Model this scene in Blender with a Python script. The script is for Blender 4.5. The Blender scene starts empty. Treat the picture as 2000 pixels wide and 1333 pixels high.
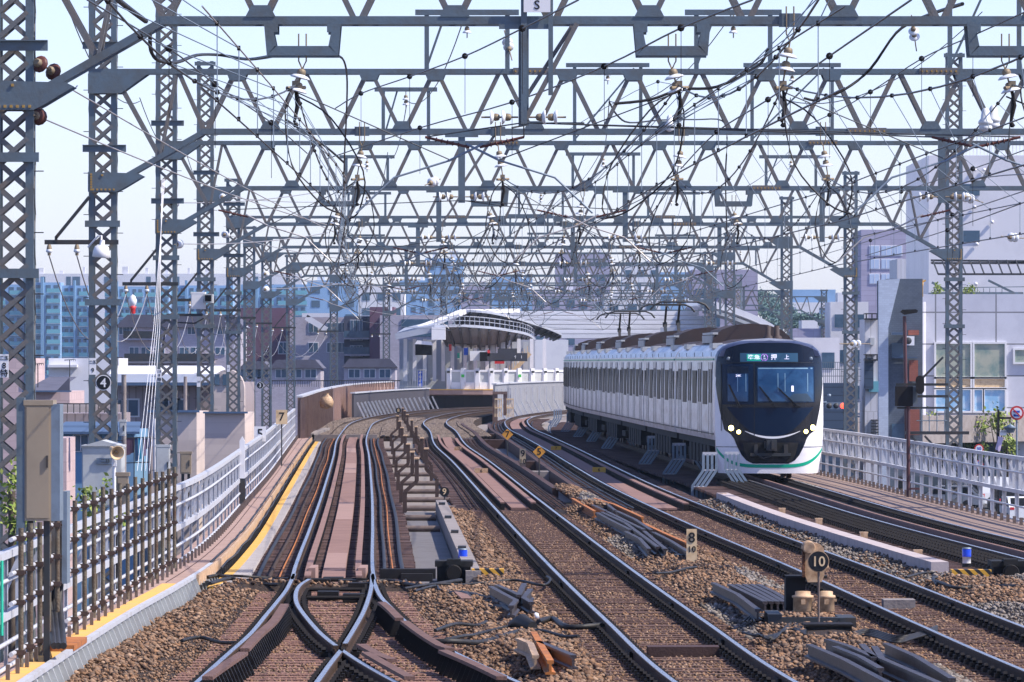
import bpy, math, random
import numpy as np
from mathutils import Vector, Matrix
R = math.radians
random.seed(7)
S = bpy.context.scene
COL = S.collection
# ------------------------------------------------------------------ camera, sky, sun
F, HY = 13000.0, 708.0           # focal length and horizon in photograph pixels; the eye is 3 m above the rails
cam = bpy.data.cameras.new('camera'); co = bpy.data.objects.new('camera', cam); COL.objects.link(co)
co.location = (0, 0, 3); co.rotation_euler = (R(90), 0, 0)
cam.sensor_width = 36; cam.lens = F/2000*36; cam.shift_y = (HY-666.5)/2000
cam.clip_start = 1; cam.clip_end = 20000
S.camera = co
SUN_EL, SUN_AZ = 48, 106          # degrees; azimuth clockwise from the view direction: from the right
w = bpy.data.worlds.new('World'); S.world = w; w.use_nodes = True
nt = w.node_tree; bg = nt.nodes['Background']
sky = nt.nodes.new('ShaderNodeTexSky'); sky.sky_type = 'NISHITA'; sky.sun_disc = False
sky.sun_elevation = R(SUN_EL); sky.sun_rotation = R(SUN_AZ)
sky.air_density = 0.8; sky.dust_density = 0.6; sky.ozone_density = 5.5
tint = nt.nodes.new('ShaderNodeMix'); tint.data_type = 'RGBA'; tint.blend_type = 'MULTIPLY'; tint.inputs[0].default_value = 1; tint.inputs[7].default_value = (1.06, .92, 1.02, 1)
nt.links.new(sky.outputs[0], tint.inputs[6]); nt.links.new(tint.outputs[2], bg.inputs[0]); bg.inputs[1].default_value = 0.132
sl = bpy.data.lights.new('sun', 'SUN'); sl.energy = 3.8; sl.angle = R(0.5); sl.color = (1.0, 0.91, 0.79)
so = bpy.data.objects.new('sun', sl); COL.objects.link(so)
sv = Vector((math.sin(R(SUN_AZ))*math.cos(R(SUN_EL)), math.cos(R(SUN_AZ))*math.cos(R(SUN_EL)), math.sin(R(SUN_EL))))
so.rotation_euler = (-sv).to_track_quat('-Z', 'Y').to_euler(); so.location = (0, 0, 60)
S.view_settings.view_transform = 'Standard'; S.view_settings.look = 'None'
S.view_settings.exposure = 0.85; S.view_settings.gamma = 1
S.cycles.max_bounces = 6; S.cycles.volume_bounces = 0; S.cycles.use_denoising = True
S.cycles.transparent_max_bounces = 12
S.render.film_transparent = False
# ------------------------------------------------------------------ helpers
def U(px, py, z=0.0):
    """a pixel of the photograph -> the world point at height z below the horizon"""
    d = F*(3-z)/(py-HY); return Vector(((px-1000)*d/F, d, z))
def W(px, py, d):
    return Vector(((px-1000)*d/F, d, 3-(py-HY)*d/F))
def smooth(pts, k=4):
    P = [Vector(p) for p in pts]; o = []
    for i in range(len(P)-1):
        a = P[max(i-1,0)]; b = P[i]; c = P[i+1]; d = P[min(i+2,len(P)-1)]
        for j in range(k): t = j/k; o.append(.5*((2*b)+(c-a)*t+(2*a-5*b+4*c-d)*t*t+(3*b-a-3*c+d)*t**3))
    return o+[P[-1]]
class MB:
    def __init__(s): s.v = []; s.f = []; s.m = []; s.sm = []
    def add(s, vs, fs, mat=0, smooth=False):
        n = len(s.v); s.v.extend([tuple(v) for v in vs])
        for f in fs: s.f.append(tuple(i+n for i in f)); s.m.append(mat); s.sm.append(smooth)
    def box(s, x0, x1, y0, y1, z0, z1, mat=0):
        s.add([(x0,y0,z0),(x1,y0,z0),(x1,y1,z0),(x0,y1,z0),(x0,y0,z1),(x1,y0,z1),(x1,y1,z1),(x0,y1,z1)],
              [(0,3,2,1),(4,5,6,7),(0,1,5,4),(1,2,6,5),(2,3,7,6),(3,0,4,7)], mat)
    def beam(s, p, q, w, h=None, mat=0, up=(0,0,1)):
        p = Vector(p); q = Vector(q); h = h or w; t = (q-p)
        if t.length < 1e-6: return
        t.normalize(); u = Vector(up)
        if abs(t.dot(u)) > .98: u = Vector((0,1,0))
        a = t.cross(u).normalized(); b = a.cross(t).normalized()
        a *= w/2; b *= h/2
        s.add([p-a-b,p+a-b,p+a+b,p-a+b,q-a-b,q+a-b,q+a+b,q-a+b],
              [(0,3,2,1),(4,5,6,7),(0,1,5,4),(1,2,6,5),(2,3,7,6),(3,0,4,7)], mat)
    def tube(s, pts, r, n=6, mat=0, caps=True):
        pts = [Vector(p) for p in pts]; rr = r if isinstance(r, (list, tuple)) else [r]*len(pts)
        vs = []; fs = []
        for i, p in enumerate(pts):
            t = (pts[min(i+1,len(pts)-1)]-pts[max(i-1,0)])
            t = t.normalized() if t.length > 1e-9 else Vector((0,0,1))
            u = Vector((0,0,1)) if abs(t.z) < .95 else Vector((0,1,0))
            a = t.cross(u).normalized(); b = a.cross(t)
            for k in range(n):
                an = 2*math.pi*k/n; vs.append(p+a*math.cos(an)*rr[i]+b*math.sin(an)*rr[i])
        for i in range(len(pts)-1):
            for k in range(n):
                k2 = (k+1) % n; fs.append((i*n+k, i*n+k2, (i+1)*n+k2, (i+1)*n+k))
        s.add(vs, fs, mat, True)
        if caps:
            s.add(vs[:n], [tuple(range(n))[::-1]], mat); s.add(vs[-n:], [tuple(range(n))], mat)
    def lathe(s, c, prof, axis=(0,0,1), n=14, mat=0):
        """prof: (radius, distance along the axis)"""
        t = Vector(axis).normalized(); u = Vector((0,0,1)) if abs(t.z) < .95 else Vector((0,1,0)); a = t.cross(u).normalized(); b = a.cross(t); c = Vector(c)
        vs = [c+t*h+(a*math.cos(2*math.pi*k/n)+b*math.sin(2*math.pi*k/n))*r for r, h in prof for k in range(n)]; L = len(prof)
        s.add(vs, [(i*n+k, i*n+(k+1)%n, (i+1)*n+(k+1)%n, (i+1)*n+k) for i in range(L-1) for k in range(n)], mat, True)
        s.add(vs[:n], [tuple(range(n))[::-1]], mat); s.add(vs[-n:], [tuple(range(n))], mat)
    def prism(s, poly, y0, y1, mat=0):
        """poly of (x,z), extruded along y"""
        n = len(poly)
        s.add([(x,y0,z) for x,z in poly]+[(x,y1,z) for x,z in poly],
              [tuple(range(n)), tuple(range(2*n-1,n-1,-1))]+[(i,i+n,(i+1)%n+n,(i+1)%n) for i in range(n)], mat)
    def slab(s, poly, z0, z1, mat=0):
        n = len(poly)
        s.add([(x,y,z0) for x,y in poly]+[(x,y,z1) for x,y in poly],
              [tuple(range(n))[::-1], tuple(range(n,2*n))]+[(i,(i+1)%n,(i+1)%n+n,i+n) for i in range(n)], mat)
    def xf(s, M):
        s.v = [tuple(M @ Vector(v)) for v in s.v]; return s
    def mesh(s, name, mats):
        me = bpy.data.meshes.new(name); me.from_pydata(s.v, [], s.f)
        for m in (mats if isinstance(mats, (list,tuple)) else [mats]): me.materials.append(m)
        me.polygons.foreach_set('material_index', s.m); me.polygons.foreach_set('use_smooth', s.sm)
        me.update(); return me
ORG = {}
def tag(o, label=None, cat=None, group=None, kind=None):
    if label: o['label'] = label
    if cat: o['category'] = cat
    if group: o['group'] = group
    if kind: o['kind'] = kind
    return o
def thing(name, label, cat, loc=(0,0,0), group=None, rz=0):
    o = bpy.data.objects.new(name, None); COL.objects.link(o); o.empty_display_size = .2
    o.location = loc; o.rotation_euler = (0,0,rz); ORG[o.name] = Vector(loc) if rz == 0 else Vector(loc)
    return tag(o, label, cat, group)
def part(name, mb, mats, par=None, world=True, kind=None, label=None):
    """one mesh object; with a parent, world=True means the vertices are world coordinates"""
    if par is not None and world:
        r = par
        while r.parent: r = r.parent
        c = ORG[r.name]; mb.v = [(v[0]-c[0], v[1]-c[1], v[2]-c[2]) for v in mb.v]
    o = bpy.data.objects.new(name, mb.mesh(name, mats)); COL.objects.link(o)
    if par is not None: o.parent = par
    return tag(o, label=label, kind=kind)
def struct(name, mb, mats, kind='structure'): return tag(part(name, mb, mats), kind=kind)
def single(name, mb, mats, label, cat, group=None):
    c = np.mean(np.array(mb.v), axis=0); lo = min(v[2] for v in mb.v); c = (float(c[0]), float(c[1]), float(lo))
    mb.v = [(v[0]-c[0], v[1]-c[1], v[2]-c[2]) for v in mb.v]
    o = part(name, mb, mats); o.location = c; return tag(o, label, cat, group)
def inst(src, par=None, loc=None):
    o = src.copy(); COL.objects.link(o)
    if par is not None: o.parent = par
    if loc is not None: o.location = loc
    return o
def tree_of(o): return {c.name: c for c in bpy.data.objects if c.parent is o}
def dup(root, loc, rz=0, label=None):
    r = root.copy(); COL.objects.link(r); r.location = loc; r.rotation_euler = (0,0,rz)
    if label: r['label'] = label
    for ch in list(root.children):
        c = ch.copy(); COL.objects.link(c); c.parent = r
        for g in ch.children:
            d = g.copy(); COL.objects.link(d); d.parent = c
    return r
def text(body, size, loc, mat, par=None, name='number', rz=0, sx=1.0, world=True, rx=90):
    cu = bpy.data.curves.new('t', 'FONT'); cu.body = body; cu.size = size; cu.align_x = 'CENTER'; cu.align_y = 'CENTER'
    cu.extrude = .002; cu.offset = size*.012; cu.resolution_u = 3
    t = bpy.data.objects.new('t', cu); COL.objects.link(t)
    me = bpy.data.meshes.new_from_object(t.evaluated_get(bpy.context.evaluated_depsgraph_get()))
    bpy.data.objects.remove(t); me.name = name; me.materials.clear(); me.materials.append(mat)
    o = bpy.data.objects.new(name, me); COL.objects.link(o)
    loc = Vector(loc)
    if par is not None:
        o.parent = par
        if world:
            r = par
            while r.parent: r = r.parent
            loc = loc-ORG[r.name]
    o.matrix_local = Matrix.Translation(loc) @ Matrix.Rotation(rz,4,'Z') @ Matrix.Rotation(R(rx),4,'X') @ Matrix.Diagonal((sx,1,1,1))
    return o
# ------------------------------------------------------------------ materials
def mat(name, col, rough=.6, metal=0, var=None, scale=3, amt=.5, bump=0, bscale=40, emis=None, es=1, island=None, spec=.5, stretch=None, extra=None):
    if spec == .5: spec = .35
    """principled material: base colour mixed with var by world-space noise; island = (colour ramp) per loose piece"""
    m = bpy.data.materials.new(name); m.use_nodes = True; t = m.node_tree; b = t.nodes['Principled BSDF']
    b.inputs['Base Color'].default_value = (*col, 1); b.inputs['Roughness'].default_value = rough
    b.inputs['Metallic'].default_value = metal; b.inputs['Specular IOR Level'].default_value = spec
    geo = t.nodes.new('ShaderNodeNewGeometry'); vec = geo.outputs['Position']
    if stretch:
        mp = t.nodes.new('ShaderNodeMapping'); mp.inputs['Scale'].default_value = stretch
        t.links.new(vec, mp.inputs['Vector']); vec = mp.outputs[0]
    cur = None
    if island:
        cr = t.nodes.new('ShaderNodeValToRGB'); e = cr.color_ramp.elements
        for i, c in enumerate(island):
            p = i/(len(island)-1)
            el = e[0] if i == 0 else (e[1] if i == 1 else e.new(p)); el.position = p if len(island) > 1 else 0; el.color = (*c, 1)
        e[len(e)-1].position = 1
        t.links.new(geo.outputs['Random Per Island'], cr.inputs[0]); cur = cr.outputs[0]
    if var:
        n = t.nodes.new('ShaderNodeTexNoise'); n.inputs['Scale'].default_value = scale; n.inputs['Detail'].default_value = 6
        n.inputs['Roughness'].default_value = .65; t.links.new(vec, n.inputs['Vector'])
        r = t.nodes.new('ShaderNodeMapRange'); r.inputs[1].default_value = .62-.3*amt; r.inputs[2].default_value = .72; t.links.new(n.outputs[0], r.inputs[0])
        mx = t.nodes.new('ShaderNodeMix'); mx.data_type = 'RGBA'; t.links.new(r.outputs[0], mx.inputs[0])
        if cur: t.links.new(cur, mx.inputs[6])
        else: mx.inputs[6].default_value = (*col, 1)
        mx.inputs[7].default_value = (*var, 1); cur = mx.outputs[2]
    if extra: cur = extra(t, vec, cur, col)
    if cur: t.links.new(cur, b.inputs['Base Color'])
    if bump:
        n2 = t.nodes.new('ShaderNodeTexNoise'); n2.inputs['Scale'].default_value = bscale; n2.inputs['Detail'].default_value = 4
        t.links.new(vec, n2.inputs['Vector']); bp = t.nodes.new('ShaderNodeBump'); bp.inputs['Strength'].default_value = bump
        bp.inputs['Distance'].default_value = .05; t.links.new(n2.outputs[0], bp.inputs['Height']); t.links.new(bp.outputs[0], b.inputs['Normal'])
    if emis: b.inputs['Emission Color'].default_value = (*emis, 1); b.inputs['Emission Strength'].default_value = es
    return m
def brick_extra(scale, mortar=.65, bw=.5, rh=.25, size=.02):
    """darker joints of tiles or panels, laid in world x/z (facades face the railway)"""
    def fx(t, vec, cur, col):
        sp = t.nodes.new('ShaderNodeSeparateXYZ'); cb = t.nodes.new('ShaderNodeCombineXYZ'); g = t.nodes.new('ShaderNodeNewGeometry')
        t.links.new(g.outputs['Position'], sp.inputs[0]); ad = t.nodes.new('ShaderNodeMath'); ad.operation = 'ADD'
        t.links.new(sp.outputs[0], ad.inputs[0]); t.links.new(sp.outputs[1], ad.inputs[1])
        t.links.new(ad.outputs[0], cb.inputs[0]); t.links.new(sp.outputs[2], cb.inputs[1])
        b = t.nodes.new('ShaderNodeTexBrick'); b.inputs['Scale'].default_value = scale; b.inputs['Brick Width'].default_value = bw
        b.inputs['Row Height'].default_value = rh; b.inputs['Mortar Size'].default_value = size; b.inputs['Mortar Smooth'].default_value = .1
        b.inputs['Color1'].default_value = (1,1,1,1); b.inputs['Color2'].default_value = (.86,.86,.88,1); b.inputs['Mortar'].default_value = (mortar,mortar,mortar,1)
        if bw > 1: b.offset = 0
        t.links.new(cb.outputs[0], b.inputs['Vector'])
        mx = t.nodes.new('ShaderNodeMix'); mx.data_type = 'RGBA'; mx.blend_type = 'MULTIPLY'; mx.inputs[0].default_value = 1
        if cur: t.links.new(cur, mx.inputs[6])
        else: mx.inputs[6].default_value = (*col, 1)
        t.links.new(b.outputs[0], mx.inputs[7]); return mx.outputs[2]
    return fx
M = {}
M['steel'] = mat('painted_steel', (.15,.205,.25), .5, .2, (.14,.15,.15), 2.2, .7, .08, 20)
M['steel2'] = mat('weathered_brace_steel', (.165,.17,.175), .6, .1, (.20,.16,.13), 3, .6, .1, 30)
M['steeldark'] = mat('dark_steel', (.055,.065,.075), .55, .2, (.10,.075,.06), 4, .6)
M['bolt'] = mat('rusty_bolt', (.42,.26,.08), .6, .3)
M['white_rail'] = mat('white_railing_paint', (.56,.58,.64), .45, 0, (.42,.40,.40), 2.5, .35)
M['rust'] = mat('rust', (.15,.06,.03), .85, 0, (.07,.035,.025), 8, .7, .4)
M['rustor'] = mat('orange_rust', (.42,.15,.04), .8, 0, (.2,.08,.04), 5, .6)
M['railside'] = mat('rail_web_rust', (.15,.09,.06), .75, .2, (.055,.04,.035), 6, .8, .4, 60)
M['railtop'] = mat('polished_rail_head', (.62,.56,.54), .26, .9, (.10,.09,.09), 9, .45, 0, stretch=(6,.5,6))
M['oldrail'] = mat('stored_rail', (.085,.072,.075), .45, .3, (.05,.035,.03), 5, .7, .2)
M['fast'] = mat('fastening_black', (.022,.018,.018), .7, .2)
M['sleeper'] = mat('sleeper_wood', (.22,.13,.105), .9, 0, (.10,.055,.045), 7, .8, .5, 40, stretch=(1,6,1))
M['boards'] = mat('deck_boards', (.2,.12,.1), .85, 0, (.075,.045,.042), 1.5, .7, .4, 30, island=[(.13,.075,.07),(.22,.13,.115),(.17,.10,.09),(.26,.155,.13)])
M['plank'] = mat('cover_plank', (.36,.215,.18), .8, 0, (.26,.15,.125), 1.2, .6, .15, 25)
M['sleeperpink'] = mat('turnout_sleeper', (.36,.20,.16), .9, 0, (.14,.075,.06), 5, .8, .5, 40, stretch=(1,5,1))
M['check'] = mat('check_rail_brown', (.20,.115,.095), .75, 0, (.13,.075,.06), 4, .6, .2)
M['plankpale'] = mat('cover_plank_pale', (.47,.30,.26), .8, 0, (.40,.26,.22), 2, .6)
M['brown'] = mat('brown_girder', (.16,.085,.07), .7, 0, (.09,.05,.045), 2, .7, .2)
M['frameblue'] = mat('steel_blue_frame', (.20,.265,.34), .5, .1, (.16,.2,.25), 3, .6)
M['umber'] = mat('dark_umber_paint', (.075,.048,.04), .55, .1, (.05,.033,.028), 4, .7)
M['farstone'] = mat('far_ballast_stones', (.2,.17,.15), .9, 0, None, island=[(.13,.10,.085),(.26,.21,.18),(.18,.14,.12),(.09,.07,.06)])
M['bronze'] = mat('bronze_frame_paint', (.17,.13,.115), .55, .1, (.10,.075,.065), 4, .7)
M['walk'] = mat('pink_walkway_slab', (.42,.29,.25), .85, 0, (.34,.235,.20), 1.4, .7, .1, 20)
M['yellow'] = mat('yellow_walkway', (.75,.42,.10), .75, 0, (.55,.36,.16), 1.2, .7)
M['yellowline'] = mat('yellow_line', (.66,.37,.05), .6, 0, (.6,.42,.15), 4, .5)
M['corr'] = mat('pale_corrugated_deck', (.56,.52,.52), .65, 0, (.42,.38,.38), 2, .6)
M['grate'] = mat('grey_grating', (.27,.255,.26), .7, .1, (.19,.17,.17), 2, .6, .3, 60)
M['gratelight'] = mat('tan_grating', (.42,.36,.31), .7, .1, (.3,.25,.22), 2, .6, .3, 60)
M['conc'] = mat('concrete', (.40,.36,.35), .85, 0, (.27,.23,.22), 2, .7, .2, 30)
M['concpink'] = mat('pale_concrete_beam', (.58,.50,.50), .8, 0, (.45,.38,.37), 2, .6, .1, 30)
M['dark'] = mat('matt_black', (.012,.011,.013), .8)
M['cable'] = mat('black_cable', (.03,.03,.032), .55, 0, (.07,.06,.055), 5, .5)
M['zinc'] = mat('galvanised', (.20,.255,.32), .5, .3, (.15,.18,.22), 4, .6)
M['wire'] = mat('copper_wire_dark', (.10,.11,.12), .45, .6)
M['wirel'] = mat('bright_wire', (.50,.47,.45), .4, .6)
M['porc'] = mat('white_porcelain', (.72,.76,.80), .2)
M['ins'] = mat('rusty_insulator_cap', (.24,.19,.13), .6, .2)
M['inspol'] = mat('brown_polymer_insulator', (.10,.035,.03), .5)
M['ballast'] = mat('ballast_bed', (.085,.055,.04), .95, 0, (.03,.02,.018), 14, .8, 1.0, 30)
M['stone'] = mat('ballast_stones', (.3,.25,.2), .9, 0, None, island=[(.12,.065,.04),(.30,.18,.11),(.20,.115,.07),(.42,.28,.19),(.06,.035,.025),(.34,.19,.105),(.22,.155,.115),(.09,.055,.04)])
M['stonegrey'] = mat('grey_ballast_stones', (.3,.28,.26), .9, 0, None, island=[(.16,.135,.115),(.28,.25,.225),(.10,.085,.075),(.36,.33,.31),(.22,.165,.13)])
M['asphalt'] = mat('asphalt', (.06,.06,.065), .9, 0, (.045,.045,.05), 1, .5)
M['town'] = mat('town_ground', (.12,.12,.11), .95, 0, (.08,.09,.07), .05, .5)
M['cabinet'] = mat('beige_cabinet', (.34,.275,.20), .5, .1, (.28,.225,.165), 1.5, .5)
M['cabgrey'] = mat('grey_cabinet', (.50,.52,.52), .5, .1, (.42,.42,.42), 2, .5)
M['white'] = mat('white_enamel', (.78,.78,.80), .45)
M['cream'] = mat('cream_plate', (.72,.54,.33), .6, 0, (.5,.34,.18), 6, .5)
M['black'] = mat('black_enamel', (.01,.011,.014), .45)
M['orange'] = mat('orange_plate', (.72,.34,.05), .6, 0, (.45,.22,.06), 8, .5)
M['blue'] = mat('blue_enamel', (.02,.09,.50), .3)
M['blueglass'] = mat('blue_lamp_glass', (.01,.05,.55), .15, emis=(.02,.1,1), es=.04)
M['red'] = mat('red_enamel', (.55,.03,.03), .4)
M['green'] = mat('green_enamel', (.02,.35,.22), .4)
M['grn2'] = mat('green_pipe', (.03,.5,.33), .45)
M['tan'] = mat('tan_weathered_paint', (.55,.38,.24), .6, 0, (.26,.15,.08), 9, .6)

def tone(names, k):
    """scale the colours of materials to deepen the contrast"""
    for n in names.split():
        for nd in M[n].node_tree.nodes:
            if nd.type == 'BSDF_PRINCIPLED': c = nd.inputs['Base Color'].default_value; nd.inputs['Base Color'].default_value = (c[0]*k,c[1]*k,c[2]*k,1)
            if nd.type == 'MIX':
                for i in (6,7): c = nd.inputs[i].default_value; nd.inputs[i].default_value = (c[0]*k,c[1]*k,c[2]*k,1)
            if nd.type == 'VALTORGB':
                for e in nd.color_ramp.elements: c = e.color; e.color = (c[0]*k,c[1]*k,c[2]*k,1)
tone('plank plankpale conc', .68); tone('walk', .9); tone('steel', .80); tone('steel2', .88); tone('white_rail', .86); tone('boards grate gratelight', .62); tone('stone stonegrey farstone', .86); tone('fast', .45); tone('railside', .5); tone('sleeper', .8)
tone('brown', .45); tone('oldrail', .8); tone('concpink', .8); tone('corr', .8); tone('cable', .6); tone('steeldark', .7); tone('check', .75); tone('ballast', .6)
# ------------------------------------------------------------------ paths of the four tracks (centre lines at rail-head height)
class Path:
    def __init__(s, pts, n=24):
        P = [Vector((x,y)) for x,y in pts]; P = [P[0]*2-P[1]]+P+[P[-1]*2-P[-2]]; o = []
        for i in range(1, len(P)-2):
            a,b,c,d = P[i-1:i+3]
            for k in range(n):
                t = k/n; o.append(.5*((2*b)+(c-a)*t+(2*a-5*b+4*c-d)*t*t+(3*b-a-3*c+d)*t**3))
        o.append(P[-2]); q = np.array([(v.x,v.y) for v in o])
        s.q = q; s.s = np.concatenate([[0], np.cumsum(np.hypot(*np.diff(q, axis=0).T))])
    def at(s, t):
        x = np.interp(t, s.s, s.q[:,0]); y = np.interp(t, s.s, s.q[:,1])
        x2 = np.interp(t+.5, s.s, s.q[:,0]); y2 = np.interp(t+.5, s.s, s.q[:,1])
        x1 = np.interp(t-.5, s.s, s.q[:,0]); y1 = np.interp(t-.5, s.s, s.q[:,1])
        dx, dy = x2-x1, y2-y1; L = math.hypot(dx, dy) or 1
        return float(x), float(y), dx/L, dy/L
    def sy(s, y): return float(np.interp(y, s.q[:,1], s.s))
    def X(s, y): return float(np.interp(y, s.q[:,1], s.q[:,0]))
    def off(s, y, o, z=0):
        x, yy, dx, dy = s.at(s.sy(y)); return Vector((x+dy*o, yy-dx*o, z))
    def samples(s, y0, y1, step=2.0):
        a, b = s.sy(y0), s.sy(y1); n = max(2, int((b-a)/step)+1); return [s.at(t) for t in np.linspace(a, b, n)]
PA = Path([(-2.35,88),(-2.55,95),(-2.75,104),(-3.12,122),(-3.83,155),(-5.12,212),(-6.15,255),(-6.9,295),(-7.38,328),(-7.35,354),(-7.0,376),(-6.1,400),(-4.6,424),(-2.6,441),(.3,452),(5,459),(12,464),(20,468)])
PB = Path([(3.0,45),(2.10,62.4),(1.66,77.5),(1.08,100),(.1,142),(-1.2,200),(-2.25,243),(-3.0,290),(-3.75,325),(-3.9,350),(-3.6,372),(-2.9,395),(-1.6,415),(.5,434),(3.5,446),(8,454),(16,460)])
PC = Path([(6.3,45),(5.55,65),(5.2,77),(4.65,98),(3.85,124),(2.95,160),(2.35,193),(1.7,232),(1.0,270),(.5,295),(.25,320),(.25,345),(.7,368),(1.6,388),(3.0,408),(5.0,426),(8,440),(14,450)])
PD = Path([(10.4,45),(9.5,75),(8.3,104),(7.35,132),(6.6,170),(6.05,190),(5.55,210),(5.1,230),(4.65,250),(4.2,270),(3.9,290),(3.8,310),(4.0,330),(4.5,350),(5.4,370),(7,390),(9.5,410),(14,428)])
EL = Path([(-4.75,40),(-4.88,68),(-4.93,96.5),(-5.1,112),(-5.67,139),(-6.45,175),(-7.25,208),(-8.15,245),(-8.75,270)])   # foot of the left railing
EK = Path([(-4.5,40),(-4.56,62),(-4.55,78),(-4.46,88),(-4.44,98),(-4.6,110),(-4.84,123),(-5.4,148),(-6.3,187.5),(-7.5,241),(-8.1,270)])  # inner edge of the walkway
def sweep(mb, prof, sm, mats=None, closed=True, mat=0, smooth=False):
    """prof: (offset to the right, z) swept along samples (x,y,dx,dy)"""
    n = len(prof); vs = []; 
    for x,y,dx,dy in sm:
        for o,z in prof: vs.append((x+dy*o, y-dx*o, z))
    b = len(mb.v); mb.v.extend(vs); E = n if closed else n-1
    for i in range(len(sm)-1):
        for k in range(E):
            k2 = (k+1) % n; mb.f.append((b+i*n+k, b+(i+1)*n+k, b+(i+1)*n+k2, b+i*n+k2)); mb.m.append(mats[k] if mats else mat); mb.sm.append(smooth)
    if closed:
        mb.f.append(tuple(range(b, b+n))); mb.m.append(mat); mb.sm.append(False)
        e = b+(len(sm)-1)*n; mb.f.append(tuple(range(e+n-1, e-1, -1))); mb.m.append(mat); mb.sm.append(False)
def strip(mb, P, o0, o1, z0, z1, y0, y1, mat=0, step=2.0):
    sweep(mb, [(o0,z0),(o0,z1),(o1,z1),(o1,z0)], P.samples(y0, y1, step), mat=mat)
RAILP = [(-.063,-.153),(-.063,-.143),(-.010,-.125),(-.010,-.045),(-.034,-.036),(-.034,-.006),(-.026,0),(.026,0),(.034,-.006),(.034,-.036),(.010,-.045),(.010,-.125),(.063,-.143),(.063,-.153)]
RAILM = [0,0,0,0,0,0,1,0,0,0,0,0,0,0]
def railmesh(P, y0, y1, off, step=1.5):
    mb = MB(); sweep(mb, [(o+off,z) for o,z in RAILP], P.samples(y0, y1, step), mats=RAILM); return mb
G = .5665
def fastenings(mb, P, off, y0, y1, pitch=.6, sc=1.0):
    s = P.sy(y0); e = P.sy(y1)
    while s < e:
        x,y,dx,dy = P.at(s)
        for o in (off-.105, off+.105):
            c = Vector((x+dy*o, y-dx*o, -.115)); t = Vector((dx,dy,0)); r = Vector((dy,-dx,0))
            mb.beam(c-t*.05*sc, c+t*.05*sc, .085*sc, .05*sc)
            mb.beam(c-t*.022*sc+Vector((0,0,.02)), c+t*.022*sc+Vector((0,0,.045*sc)), .04*sc, .06*sc)
        s += pitch
def sleeper_parts(root, P, y0, y1, half=1.0, pitch=.6, limit=100):
    """every sleeper near the camera is a part, the rest of a long run is one part"""
    c = ORG[root.name]; s = P.sy(y0); e = P.sy(y1); k = 0; proto = None; rest = MB()
    while s < e:
        x,y,dx,dy = P.at(s+random.uniform(-.05,.05)); a = -math.atan2(dx,dy)+random.uniform(-.01,.01)
        if k < limit:
            if proto is None:
                m = MB(); m.box(-half,half,-.1,.1,-.29,-.155); proto = part('sleeper', m, M['sleeper'], root, world=False); o = proto
            else: o = inst(proto, root)
            o.location = Vector((x,y,random.uniform(-.012,.004)))-c; o.rotation_euler = (0,0,a)
        else:
            t = Vector((dx,dy,0)); r = Vector((dy,-dx,0)); q = Vector((x,y,-.22)); rest.beam(q-r*half, q+r*half, .2, .13)
        s += pitch; k += 1
    if rest.v: part('sleepers', rest, M['sleeper'], root, kind='stuff')
def boards(mb, P, o0, o1, ztop, y0, y1, pitch=.21, gap=.02, th=.06):
    s = P.sy(y0); e = P.sy(y1)
    while s < e:
        x,y,dx,dy = P.at(s); t = Vector((dx,dy,0))*(pitch-gap)/2; r = Vector((dy,-dx,0)); q = Vector((x,y,0)); z = ztop+random.uniform(-.012,.006)
        a = q+r*(o0+random.uniform(-.03,.01)); b = q+r*(o1+random.uniform(-.01,.03))
        v = [a-t,b-t,b+t,a+t]; mb.add([(p.x,p.y,z-th) for p in v]+[(p.x,p.y,z) for p in v],[(4,5,6,7),(0,1,5,4),(1,2,6,5),(2,3,7,6),(3,0,4,7)])
        s += pitch
# ------------------------------------------------------------------ the ground and the viaduct
g = MB(); g.add([(-1350,-10,-6.02),(1350,-10,-6.02),(1350,3450,-6.02),(-1350,3450,-6.02)], [(0,1,2,3)]); struct('ground', g, M['town'])
g = MB(); g.add([(-60,20,-6.0),(60,20,-6.0),(90,620,-6.0),(-90,620,-6.0)], [(0,1,2,3)]); struct('road', g, M['asphalt'])
def smp(fn, ys): return [fn(y) for y in ys]
ys = list(np.linspace(30, 480, 110))
def xl(y): return (EL.X(y) if y < 262 else float(np.interp(y, [262,300,348,380,420,450,480],[-8.5,-9.0,-9.6,-9.8,-9.6,-9.2,-9])))-.25
def xr(y): return PD.X(min(y,400))+2.95+max(0,y-400)*.6
dk = MB()
for a, b in zip(ys[:-1], ys[1:]):
    v = [(xl(a),a),(xr(a),a),(xr(b),b),(xl(b),b)]
    dk.add([(x,y,-.48) for x,y in v]+[(x,y,-2.2) for x,y in v], [(0,1,2,3),(0,3,7,4),(1,5,6,2)])
struct('viaduct_deck', dk, M['conc'])
def beamX(y): return PD.X(y)-2.25
def troughX(y): return float(np.interp(y, [92,95,144,150],[-.6,-.66,-1.65,-1.78]))
def hgt(x, y):
    """height of the ballast surface"""
    d = min(abs(x-PB.X(y)), abs(x-PC.X(y)))
    if y < 92: d = min(d, abs(x-float(np.interp(y,[62,92],[-1.95,-2.5]))) - (92-y)*.028)
    h = -.178 + .11*min(1,max(0,(d-1.05)/.45))
    h += .035*math.sin(x*2.3+y*.31)*math.cos(y*.23-x*1.1)*min(1,max(0,(d-1.05)/.3))
    e = x-EK.X(y)
    if e < .6: h -= .17*(1-max(e,0)/.6)
    q = PC.X(y)-1.75 
    if 138 < y < 172 and abs(x-q) < 1.0: h += .14*(1-abs(x-q))*min(1,(172-y)/14)
    return h
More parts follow.
